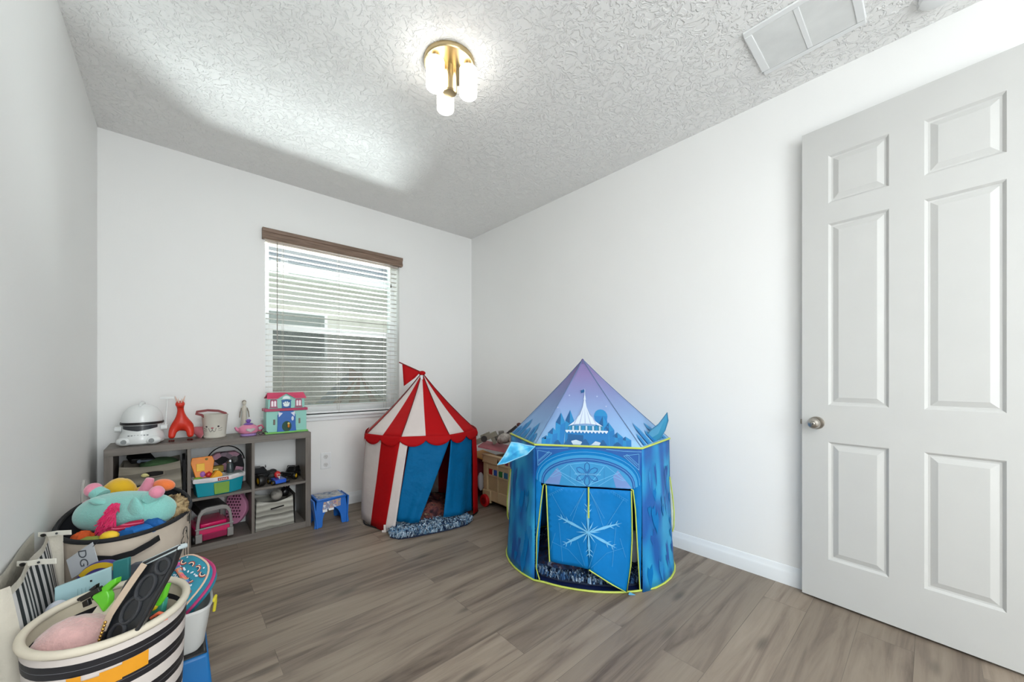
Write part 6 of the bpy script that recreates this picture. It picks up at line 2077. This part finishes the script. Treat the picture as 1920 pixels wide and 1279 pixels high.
M_YF = mat('plush_yellow', '#e3b41f', 0.95, sheen=0.4, bump=0.5, bs=140, bdist=0.004)
blob('yellow_plush', (-0.190, 2.440, 0.632), (0.062, 0.05, 0.062), M_YF, 'round yellow plush toy behind the turquoise plush', 'plush toy', 1.0, 0.05)
blob('yellow_plush', (-0.100, 2.420, 0.610), (0.060, 0.05, 0.040), M_YF, 'flat yellow plush limb beside the pink and orange plush', 'plush toy', 2.0, 0.05)
pk_ = thing('carrot_plush', (-0.075, 2.320, 0.62), 'pink and orange plush sticking up behind the turquoise plush', 'plush toy')
b = MB(); b.cyl((-0.115, 2.315, 0.600), (-0.085, 2.310, 0.702), 0.036, 0.014, 18); b.build('pink_cone', M_PKF, pk_, bevel=0.004)
b = MB(); b.ell((-0.040, 2.300, 0.665), (0.044, 0.030, 0.026), 20, 12, rot=(0, 0.15, -AZ)); b.build('orange_tip', mat('plush_orange', '#f07a3c', 0.95, sheen=0.4, bump=0.5, bs=140, bdist=0.004), pk_)
blob('fur_cushion', (-0.010, 2.160, 0.585), (0.048, 0.055, 0.058), mat_mottle('brown_fur', [(0.33, '#4b3a24'), (0.45, '#8a7350'), (0.55, '#b7a078'), (0.66, '#6b5535')], 26, 0.95, bump=1.0), 'mottled brown fur cushion at the right end of the cream hamper', 'cushion', 3.0, 0.35, fr=9)
blob('blue_cloth', (-0.125, 2.050, 0.550), (0.088, 0.030, 0.030), mat('cloth_blue', '#1065b2', 0.75, bump=0.4, bs=14, bdist=0.02), 'bright blue cloth along the front rim of the cream hamper', 'cloth', 4.0, 0.25, rot=(0, R(-10), 0))
blob('blue_cloth', (-0.068, 2.065, 0.556), (0.046, 0.030, 0.032), mat('cloth_blue2', '#0c5a9f', 0.75), 'darker blue cloth between the bright blue cloth and fur cushion', 'cloth', 5.0, 0.2)
blob('yellow_ball', (-0.183, 2.022, 0.562), (0.030, 0.022, 0.019), mat('ball_yellow', '#f0c52a', 0.5), 'small yellow toy ball at the front rim of the hamper', 'ball', 6.0, 0.08)
put('red_plush_arm', lambda b: b.tube([(-0.200, 2.085, 0.555), (-0.165, 2.062, 0.572), (-0.130, 2.050, 0.584), (-0.095, 2.040, 0.590)], [0.010, 0.012, 0.012, 0.009], 10), mat_bands('arm_stripes', [(0, '#a8133f'), (0.7, '#d96a86')], 'Z', 90, rough=0.9), (-0.16, 2.03, 0.59), 'dark red striped plush arm below the hot pink mane', 'plush toy')
blob('green_cloth', (-0.225, 2.060, 0.540), (0.060, 0.030, 0.020), mat('cloth_olive', '#8f9a3f', 0.8), 'olive green cloth under the turquoise plush', 'cloth', 7.0, 0.2)
blob('orange_plush', (-0.262, 2.130, 0.540), (0.032, 0.03, 0.030), mat('plush_rust', '#c4501d', 0.9), 'rust orange plush peeking left of the turquoise plush', 'plush toy', 8.0, 0.2)
put('pale_stick', lambda b: b.tube([(-0.335, 2.72, 0.50), (-0.335, 2.72, 0.62), (-0.330, 2.715, 0.655)], 0.006, 8), mat('pale_handle', '#c9c7c2', 0.5), (-0.335, 2.72, 0.5), 'thin pale stick standing in the corner left of the shelf', 'stick')

# ------------------------------------------------------------ flat striped cloth bag along the left wall
sb = thing('striped_bag', (-0.335, 1.85, 0), 'black and white vertical striped cloth bag against the left wall', 'bag')
SB_Y0, SB_Y1 = 1.640, 2.055


def sbf(s, t):      # s along the wall towards the window, t floor to rim
    y = SB_Y0 + (SB_Y1 - SB_Y0) * s
    x = -0.330 + 0.042 * math.sin((1 - t) * PI * 0.75) * (0.75 + 0.25 * math.sin((0.12 + 0.76 * s) * PI)) + 0.004 * math.sin(s * 11)
    return (x, y, 0.002 + t * (0.585 + 0.014 * s))


b = MB()
ns = 21
for i in range(ns):
    b.surf(lambda u, v: sbf((i + u) / ns, v * 0.965), 1, 14, i % 2)
b.build('striped_face', [mat('cloth_white', '#d5d3d1', 0.85), mat('cloth_black', '#1b2325', 0.85)], sb)
b = MB()
b.surf(lambda u, v: sbf(u, 0.965 + 0.035 * v), 20, 1)
b.surf(lambda u, v: (-0.366 + 0.004 * math.sin(u * 6) , SB_Y0 - 0.01 + (SB_Y1 + 0.035 - SB_Y0) * u, 0.002 + v * (0.594 + 0.014 * u)), 20, 8)
def gus(y_, dy, out):
    b.surf(lambda u, v: ((-0.366) * (1 - u) + sbf(0 if dy < 0 else 1, v)[0] * u, y_ + dy * math.sin(u * PI) * (0.4 + 0.6 * (1 - v)), 0.002 + v * 0.590), 6, 10)
gus(SB_Y0, -0.03, 0)
b.surf(lambda u, v: (sbf(1, v)[0] * (1 - u) + (-0.300 + 0.01 * (1 - v)) * u, SB_Y1 + 0.004 - 0.02 * math.sin(u * PI) * (1 - v) + 0.006 * u, 0.002 + v * (0.595 + 0.005 * u)), 6, 10)
b.build('cream_lining', mat('bag_cream', '#c6c0b2', 0.85, bump=0.3), sb)
for s_, z_, l_ in ((0.98, 0.603, 0.085), (0.42, 0.588, 0.088)):
    q = Vector(sbf(s_, 1.0)); q.z = z_
    b = MB(); p0 = q - RT * 0.030; p1 = q + RT * (l_ * 0.45) + Vector((0, 0, 0.006)); p2 = q + RT * l_ + Vector((0, 0, 0.008))
    b.tube([p0, q, p1, p2], 0.003, 8, flat=(0.016, 0.0025, (0, 0, 1))); st = b.build('strap', mat('strap_cream', '#dedbd0', 0.8), sb, bevel=0.0008)
    b = MB(); b.mx = frame(tuple(q - FW * 0.004)); b.lathe((-0.006, 0, 0), [(0.004, -0.001), (0.009, 0.0), (0.009, 0.003), (0.005, 0.004)], 16, sy=0.6); b.build('eyelet', M_BLACK, st)
    b = MB(); b.mx = frame(tuple(p1 - FW * 0.003)); b.lathe((0, 0, 0), [(0.0035, 0), (0.003, 0.0025), (0.0, 0.003)], 12, cap1=False); b.build('snap', mat('snap_dark', '#33373a', 0.4), st)

# ------------------------------------------------------------ black and cream striped basket in the foreground
BX, BY, BA, BB, BH = -0.138, 1.580, 0.165, 0.186, 0.472


def brim(a, sc=1.0, z=BH):
    return (BX + BA * sc * math.cos(a), BY + BB * sc * math.sin(a), z)


sbk = thing('striped_basket', (BX, BY, 0), 'round black and cream striped cloth basket full of toys, nearest the camera', 'basket')
Bn = [2 * PI * i / 56 for i in range(56)]
M_BST = mat_bands('basket_stripes', [(0.0, '#d8cfc9'), (0.50, '#1c1b20'), (0.735, '#8d8f96'), (0.748, '#1c1b20')], 'Z', 1 / 0.066, (0.066 - (0.446 % 0.066)) / 0.066, rough=0.45, wob=0.006, bump=0.25, bs=10)
b = MB()
b.loft([[brim(a, 0.86, 0.001) for a in Bn]] + [[brim(a, 0.86 + 0.14 * t + 0.012 * math.sin(4 * a + 5 * t) * math.sin(t * PI), 0.001 + (BH - 0.012) * t) for a in Bn] for t in [i / 14 for i in range(1, 15)]], cap1=False)
b.build('cloth_wall', M_BST, sbk)
b = MB()
b.loft([[brim(a, 0.965, BH - 0.004) for a in Bn], [brim(a, 0.95, BH - 0.040) for a in Bn], [brim(a, 0.945, BH - 0.041) for a in Bn], [brim(a, 0.94, BH - 0.058) for a in Bn], [brim(a, 0.935, BH - 0.059) for a in Bn], [brim(a, 0.92, BH - 0.125) for a in Bn]], cap0=False, cap1=True)
for i in range(len(b.m)):
    zc = sum(b.v[j][2] for j in b.f[i]) / len(b.f[i])
    b.m[i] = 1 if BH - 0.0585 < zc < BH - 0.0405 else (2 if len(b.f[i]) > 10 else 0)
b.build('lining', [mat('lining_cream', '#c9bfa9', 0.8), mat('lining_black', '#17151a', 0.8), M_BLACKM], sbk)
b = MB(); b.tube([brim(a, 0.985, BH) for a in Bn], 0.0105, 10, closed=True); b.build('rim_roll', mat('rim_cream', '#d9d0bd', 0.7, bump=0.3, bs=16), sbk)
b = MB()
def bwall(a, z, off=0.003):
    t = z / (BH - 0.012)
    x, y, _ = brim(a, 0.86 + 0.14 * t + 0.012 * math.sin(4 * a + 5 * t) * math.sin(t * PI))
    n = Vector((math.cos(a) / BA, math.sin(a) / BB, 0)).normalized() * off
    return (x + n.x, y + n.y, z)
for a0, a1, zz0, zz1 in ((R(-112), R(-103), 0.372, 0.412), (R(-103), R(-92), 0.366, 0.398), (R(-92), R(-78), 0.366, 0.405), (R(-78), R(-60), 0.370, 0.411)):
    b.decal([(a0, zz0), (a1, zz0), (a1, zz1), (a0, zz1)], lambda u, v: bwall(u, v), 0, 0.03)
b.build('orange_patch', mat('patch_orange', '#e39a1d', 0.6), sbk)
b = MB(); ctr = R(58)
b.surf(lambda u, v: (BX + BA * (0.925 - 0.02 * v) * math.cos(ctr + 0.26 - 0.52 * u), BY + BB * (0.925 - 0.02 * v) * math.sin(ctr + 0.26 - 0.52 * u), BH - 0.018 - 0.075 * v), 6, 4); lb = b.build('sewn_label', mat('label_cream', '#d3cba6', 0.7), sbk, solid=0.001)
b = MB()
for r_ in range(5):
    for c_ in range(6):
        if (r_ * 3 + c_) % 4 == 0: continue
        a = ctr + 0.18 - 0.065 * c_
        rr_ = 0.912 - 0.003 * r_
        b.ell((BX + BA * rr_ * math.cos(a), BY + BB * rr_ * math.sin(a), BH - 0.027 - 0.012 * r_), (0.0035, 0.0015, 0.0017), 6, 4)
b.build('label_print', mat('label_ink', '#6c5748', 0.7), lb)

blob('pink_fur_ball', (-0.205, 1.548, 0.425), (0.085, 0.080, 0.070), mat('fur_pale_pink', '#d2a7a3', 0.98, sheen=0.6, var=0.1, vs=30, bump=0.8, bs=120, bdist=0.006), 'pale pink fluffy ball at the left of the striped basket', 'plush ball', 9.0, 0.06)


def px_outline(pts, x0, y0, k):
    return [((x - x0) * k, (y0 - y) * k) for x, y in pts]


# black moulded tray leaning out of the basket
tr = thing('black_tray', (-0.09, 1.41, 0.45), 'black moulded plastic tray leaning out of the striped basket', 'tray')
TRM = frame((-0.098, 1.425, 0.470), tilt=R(-12))
b = MB(); b.mx = TRM
out_ = [(-0.062, -0.045), (0.002, -0.035), (0.035, 0.020), (0.061, 0.088), (0.092, 0.163), (0.102, 0.214), (0.016, 0.173), (-0.021, 0.123), (-0.045, 0.052)]
b.prism(out_, -0.014, 0.0)
b.tube([(x, y, 0.002) for x, y in out_], 0.0055, 8, closed=True)
b.build('tray_base', mat('tray_black', '#1d2024', 0.3, coat=0.3), tr)
b = MB(); b.mx = TRM
for (cx_, cy_, rx, ry, rt) in ((0.000, 0.055, 0.019, 0.034, -0.45), (0.030, 0.112, 0.020, 0.034, -0.45), (0.066, 0.165, 0.018, 0.020, -0.5), (-0.024, 0.000, 0.018, 0.024, -0.35)):
    b.tube([(cx_ + rx * math.cos(t) * math.cos(rt) - ry * math.sin(t) * math.sin(rt), cy_ + rx * math.cos(t) * math.sin(rt) + ry * math.sin(t) * math.cos(rt), 0.001) for t in [i * PI / 10 for i in range(20)]], 0.005, 8, closed=True)
b.build('moulded_ribs', mat('tray_rib', '#34363a', 0.35), tr)
b = MB(); b.mx = TRM; b.prism([(0.008, 0.176), (0.016, 0.166), (0.106, 0.208), (0.101, 0.220)], -0.026, 0.006); b.build('top_edge', mat('tray_edge_highlight', '#b9c4c6', 0.25), tr, bevel=0.003)  # pale colour paints in the highlight along the top of the tray
b = MB()
pts = [TRM @ Vector(p) for p in ((-0.056, 0.010, 0.008), (-0.040, 0.050, 0.014), (-0.014, 0.100, 0.015), (0.008, 0.145, 0.012), (0.022, 0.172, 0.010))]
rings = []
wv = (TRM.to_3x3() @ Vector((0.9, -0.35, 0))).normalized() * 0.0085
tv = (TRM.to_3x3() @ Vector((0, 0, 1))).normalized() * 0.0015
for p in pts: rings.append([tuple(p + wv + tv), tuple(p - wv + tv), tuple(p - wv - tv), tuple(p + wv - tv)])
b.loft(rings); b.build('carry_strap', mat('strap_beige', '#c9b49e', 0.75), tr, bevel=0.0008)
put('gold_chain', lambda b: [b.ell((-0.152 + 0.0025 * i, 1.455 - 0.004 * i, 0.452 + 0.010 * i), (0.0035, 0.003, 0.0045), 8, 6) for i in range(7)], mat('gold', '#c79a4f', 0.3, 0.9), (-0.15, 1.45, 0.46), 'thin gold chain beside the pink fluffy ball', 'chain')
put('cream_card', lambda b: (setattr(b, 'mx', frame((-0.152, 1.575, 0.485), tilt=R(-35), roll=R(15))), b.prism([(-0.040, -0.020), (0.030, -0.034), (0.042, 0.010), (-0.012, 0.034)], -0.002, 0.002)), mat('card_cream', '#cfc8b4', 0.7), (-0.152, 1.575, 0.48), 'cream card piece behind the pink fluffy ball', 'card', bevel=0.001)
M_LIMEP = mat('lime_plastic', '#66cc2a', 0.35, coat=0.3)
M_TEALP = mat('teal_plastic', '#3f9a86', 0.35)
def green1(b):
    b.mx = frame((-0.152, 1.580, 0.512), tilt=R(-10), roll=R(0)) @ Matrix.Scale(0.86, 4)
    b.prism([(-0.038, 0.010), (-0.020, 0.030), (0.014, 0.060), (0.034, 0.070), (0.034, 0.052), (0.010, 0.028), (0.020, 0.014), (0.022, -0.006), (0.010, -0.036), (-0.012, -0.012)], -0.012, 0.010)
put('green_toy_gun', green1, M_LIMEP, (-0.15, 1.58, 0.5), 'lime green toy gun left of the black tray', 'toy', bevel=0.003)
g2 = thing('green_play_set', (-0.055, 1.520, 0.47), 'lime and teal toy piece with a yellow button right of the black tray', 'toy')
GM = frame((-0.055, 1.522, 0.480), tilt=R(-10))
b = MB(); b.mx = GM; b.tube([(-0.028, -0.010, 0), (-0.020, 0.022, 0), (0.004, 0.026, 0.0), (0.018, 0.056, 0), (0.040, 0.058, 0), (0.034, 0.030, 0), (0.020, 0.006, 0)], 0.009, 10); b.build('green_arm', M_LIMEP, g2)
b = MB(); b.mx = GM; b.prism([(-0.040, -0.060), (0.0, -0.075), (0.030, -0.040), (0.032, 0.018), (-0.018, 0.022)], -0.020, -0.004); b.build('teal_body', M_TEALP, g2, bevel=0.002)
b = MB(); b.mx = GM; b.ell((0.004, 0.000, 0.000), (0.017, 0.014, 0.008), 16, 8); b.build('yellow_button', mat('button_yellow', '#e7c916', 0.4), g2)
b = MB(); b.mx = GM; b.prism([(-0.046, -0.046), (-0.020, -0.040), (-0.006, -0.058), (-0.020, -0.086), (-0.048, -0.080)], -0.002, 0.010); b.build('green_foot', M_LIMEP, g2, bevel=0.002)
put('grey_speaker_box', lambda b: (setattr(b, 'mx', frame((-0.062, 1.478, 0.440), tilt=R(-20), roll=R(32))), b.box((-0.040, -0.026, -0.02), (0.036, 0.024, 0.012)), [b.ell((-0.03 + 0.010 * i, -0.014 + 0.010 * j, 0.012), (0.0022, 0.0022, 0.001), 6, 4) for i in range(6) for j in range(4)]), mat('charcoal_plastic', '#3b3d42', 0.5), (-0.062, 1.478, 0.43), 'charcoal perforated plastic box at the front right of the basket', 'box', bevel=0.003)
put('orange_dart_tip', lambda b: b.tube([(-0.052, 1.470, 0.468), (-0.036, 1.462, 0.480), (-0.024, 1.450, 0.476), (-0.022, 1.446, 0.462)], 0.005, 10), mat('dart_orange', '#ef6b47', 0.45), (-0.035, 1.46, 0.46), 'bright orange bent toy tip in the striped basket', 'toy')
def bgun(b):
    b.mx = frame((-0.180, 1.600, 0.530), tilt=0, roll=R(28))
    b.box((-0.030, -0.006, -0.007), (0.032, 0.008, 0.007)); b.prism([(-0.030, -0.008), (-0.012, -0.008), (-0.016, -0.026), (-0.034, -0.024)], -0.005, 0.005); b.prism([(0.008, 0.008), (0.024, 0.008), (0.030, 0.018), (0.004, 0.014)], -0.006, 0.006); b.cyl((-0.04, 0.003, 0), (-0.028, 0.003, 0), 0.005, seg=10); b.box((-0.004, -0.018, -0.003), (0.004, -0.006, 0.003))
put('black_toy_gun', bgun, M_BLACK, (-0.18, 1.60, 0.53), 'small black toy gun on the far rim of the striped basket', 'toy', bevel=0.0015)

# books, disc and ball wedged between the basket and the hamper
def slab(name, p0, p1, z0, th, m, label, cat, **k):
    """upright slab: p0, p1 its top corners (x, y, z)"""
    p0, p1 = Vector(p0), Vector(p1)
    d = Vector((p1.x - p0.x, p1.y - p0.y, 0)).normalized()
    n = Vector((-d.y, d.x, 0)) * th
    b = MB()
    q0, q1 = Vector((p0.x, p0.y, z0)), Vector((p1.x, p1.y, z0))
    b.add([q0, q1, p1, p0, q0 + n, q1 + n, p1 + n, p0 + n], [(0, 1, 2, 3), (7, 6, 5, 4), (0, 4, 5, 1), (1, 5, 6, 2), (2, 6, 7, 3), (3, 7, 4, 0)])
    return tag(b.build(name, m, loc=(p0.x, p0.y, z0), **k), label, cat)


fd = slab('pale_blue_binder', (-0.280, 1.806, 0.498), (-0.158, 1.788, 0.528), 0.15, 0.012, mat('binder_pale_blue', '#a8cbd0', 0.5), 'pale blue binder standing behind the striped basket', 'binder', bevel=0.002)
b = MB()
M_LN = mat('binder_line', '#8fb4ba', 0.6)
for i in range(6):
    x = -0.232 + i * 0.0085
    y = 1.806 - (x + 0.280) * 0.1475 - 0.0012
    b.box((x, y - 0.0004, 0.43), (x + 0.0015, y + 0.001, 0.480))
b.box((-0.205, 1.7935, 0.494), (-0.200, 1.7955, 0.500), mi=1)
b.build('cover_lines', [M_LN, M_BLACK], fd)
slab('teal_book', (-0.156, 1.802, 0.538), (-0.118, 1.786, 0.546), 0.15, 0.014, mat('book_teal', '#2f7f80', 0.5), 'dark teal book standing right of the pale blue binder', 'book', bevel=0.002)
slab('slate_book', (-0.112, 1.762, 0.530), (-0.086, 1.745, 0.534), 0.2, 0.020, mat('book_slate', '#4a4e58', 0.6), 'slate grey book just left of the black tray', 'book', bevel=0.002)
ds = thing('purple_disc', (-0.195, 1.852, 0.40), 'purple round disc toy with yellow rim band behind the pale blue binder', 'toy')
DM = frame((-0.182, 1.850, 0.430), tilt=R(-8))
b = MB(); b.mx = DM; b.lathe((0, 0, 0), [(0.0, -0.010), (0.095, -0.010), (0.102, -0.004), (0.102, 0.004), (0.095, 0.010), (0.0, 0.012)], 48, cap0=False, cap1=False); b.build('disc', mat('disc_purple', '#4a3f86', 0.4), ds)
b = MB(); b.mx = DM
b.loft([[(r_ * math.cos(t), r_ * math.sin(t), 0.0115 if r_ < 0.094 else 0.0105) for r_ in (0.080, 0.097)] + [(r_ * math.cos(t), r_ * math.sin(t), 0.009) for r_ in (0.097, 0.080)] for t in [R(50) + i * R(95) / 24 for i in range(25)]]); b.build('yellow_band', mat('band_yellow', '#d5b023', 0.45), ds)
blob('navy_white_ball', (-0.268, 1.765, 0.438), (0.026, 0.026, 0.034), mat_bands('navy_white', [(0, '#20305e'), (0.55, '#c8ccd6')], 'Z', 14, 0.5, rough=0.5), 'small navy and white ball between striped bag and pale blue binder', 'ball', 1.5, 0.03)

# ------------------------------------------------------------ rainbow backpack standing in a white bin on a blue stool box
wbn = thing('white_bin', (0.045, 1.800, 0.185), 'white plastic bin holding the rainbow backpack, on a blue box', 'bin')
b = MB()
def wb_ring(a_, b_, z): return [(0.028 + a_ * (abs(math.cos(t)) ** 0.6) * (1 if math.cos(t) > 0 else -1), 1.800 + b_ * (abs(math.sin(t)) ** 0.6) * (1 if math.sin(t) > 0 else -1), z) for t in [2 * PI * i / 40 for i in range(40)]]
b.loft([wb_ring(0.040, 0.075, 0.186), wb_ring(0.050, 0.085, 0.20), wb_ring(0.070, 0.115, 0.335), wb_ring(0.074, 0.118, 0.336), wb_ring(0.074, 0.118, 0.346), wb_ring(0.067, 0.112, 0.342), wb_ring(0.046, 0.080, 0.20)], cap1=True)
b.build('bin_wall', mat('bin_white', '#cfd0cd', 0.4, var=0.02), wbn)
b = MB(); b.tube([(0.100, 1.74, 0.335), (0.108, 1.742, 0.352), (0.108, 1.755, 0.325), (0.104, 1.76, 0.29)], 0.005, 8); b.build('yellow_ribbon', mat('ribbon_yellow', '#cfc234', 0.6), wbn)
bbx = thing('blue_box', (0.045, 1.80, 0), 'blue plastic box stool under the white bin', 'box')
b = MB(); b.frus((0.034, 1.790), (0.066, 0.105), (0.052, 0.090), 0.0008, 0.178); b.build('box_body', mat('box_blue', '#0f67a6', 0.45), bbx, bevel=0.010)
b = MB(); b.frus((0.030, 1.795), (0.053, 0.092), (0.046, 0.085), 0.1785, 0.1850); b.build('box_lid', M_BLACK, bbx, bevel=0.003)
b = MB(); b.mx = frame((0.012, 1.650, 0.085)); b.tube([(0.028 * math.cos(t), 0.028 * math.sin(t), 0) for t in [i * PI / 14 for i in range(28)]], 0.006, 8, closed=True)
tag(b.build('white_ring', M_WHITE, loc=(0.012, 1.650, 0.085)), 'white plastic ring leaning on the blue box at the photo bottom', 'ring')
bp_ = thing('rainbow_backpack', (0.02, 1.79, 0.36), 'teal backpack printed with small rainbows in the white bin', 'backpack')
BPM = frame((-0.014, 1.796, 0.388), tilt=R(-42), roll=R(-24))
M_BPT = mat('backpack_teal', '#2b8398', 0.8, var=0.15, vs=14)
M_BPW = mat('star_white', '#dde3ec', 0.7)
M_BPP = mat('piping_pink', '#b5356b', 0.7)
W_, H_ = 0.088, 0.122
def sup(k, n=40, e=0.7): return [(k * W_ * (abs(math.cos(t)) ** e) * (1 if math.cos(t) > 0 else -1), k * H_ * (abs(math.sin(t)) ** e) * (1 if math.sin(t) > 0 else -1)) for t in [2 * PI * i / n for i in range(n)]]
b = MB(); b.mx = BPM
b.loft([[(x, y, -0.060) for x, y in sup(0.95)], [(x, y, -0.005) for x, y in sup(1.0)], [(x, y, 0.010) for x, y in sup(0.97)], [(x, y, 0.020) for x, y in sup(0.85)], [(x, y, 0.024) for x, y in sup(0.5)], [(x, y, 0.025) for x, y in sup(0.1)]])
bpb = b.build('backpack_body', M_BPT, bp_)
b = MB(); b.mx = BPM; b.tube([(x, y, 0.004) for x, y in sup(1.0)], 0.0035, 6, closed=True); b.build('piping', mat('piping_peach', '#d8b6a0', 0.7), bp_)
b = MB(); b.mx = BPM; b.tube([(x, y, -0.030) for x, y in sup(1.005)], 0.006, 6, closed=True); b.build('zip_band', M_BPP, bp_)
def bps(u, v, off=0.001):
    e = max((abs(u) / W_), (abs(v) / H_))
    z = 0.025 - 0.0045 * (e / 0.85) ** 3 if e < 0.85 else 0.0205 - (e - 0.85) / 0.12 * 0.010
    return (u, v, z + off)
rnd = random.Random(12)
b1, b2, b3, b4 = MB(), MB(), MB(), MB()
for bb in (b1, b2, b3, b4): bb.mx = BPM
for r_ in range(7):
    for c_ in range(5):
        u, v = -0.066 + c_ * 0.033 + (r_ % 2) * 0.012, -0.095 + r_ * 0.031
        if abs(u) > W_ * 0.86 or abs(v) > H_ * 0.86: continue
        ro = rnd.choice((0, PI, 0.5, PI + 0.6, -0.4))
        for bb, rad in ((b1, 0.0125), (b2, 0.0092), (b3, 0.0060)):
            bb.tube([bps(u + rad * math.cos(t + ro), v + rad * math.sin(t + ro), 0.0008) for t in [i * PI / 7 for i in range(8)]], 0.0018, 5)
        for _ in range(5):
            du, dv = u + rnd.uniform(-0.018, 0.018), v + rnd.uniform(0.012, 0.020)
            if abs(du) < W_ * 0.86 and abs(dv) < H_ * 0.86:
                b4.ell(bps(du, dv, 0.0005), (0.0032, 0.0032, 0.0010), 6, 4)
b1.build('rainbow_outer', mat('rainbow_rust', '#a5453f', 0.7), bpb); b2.build('rainbow_middle', mat('rainbow_peach', '#f1dcc0', 0.7), bpb); b3.build('rainbow_inner', mat('rainbow_navy', '#1d2a4e', 0.7), bpb); b4.build('stars', M_BPW, bpb)
b = MB(); b.mx = BPM
b.tube([(-0.045, 0.075, 0.024), (-0.020, 0.064, 0.036), (0.018, 0.055, 0.037), (0.048, 0.048, 0.024)], 0.007, 8)
b.build('grab_handle', mat_mottle('rainbow_strap', [(0.3, '#d24f86'), (0.42, '#e58a5a'), (0.5, '#3aa0b8'), (0.58, '#5a4f9e'), (0.7, '#d24f86')], 30, 0.7, detail=1), bp_)


# ------------------------------------------------------------ repeats share a group
GROUPS = {'fabric bin': 'fabric bins in the cube shelf', 'toy vehicle': 'toy vehicles in the upper right cube', 'rug': 'fluffy rugs in the play tents', 'blanket': 'blankets in the play tents', 'play tent': 'play tents'}
for o in list(scene.objects):
    if o.parent is None and o.get('label') and not o.get('group'):
        if o['category'] in GROUPS:
            o['group'] = GROUPS[o['category']]
        elif 'tackle box tray' in o['label'] and o['category'] == 'toy':
            o['group'] = 'toy pieces in the tackle box tray'
        elif o['category'] == 'plush toy':
            o['group'] = 'plush toys in the cream hamper'
        elif o['category'] == 'soft toy':
            o['group'] = 'soft toys on the tan chest'
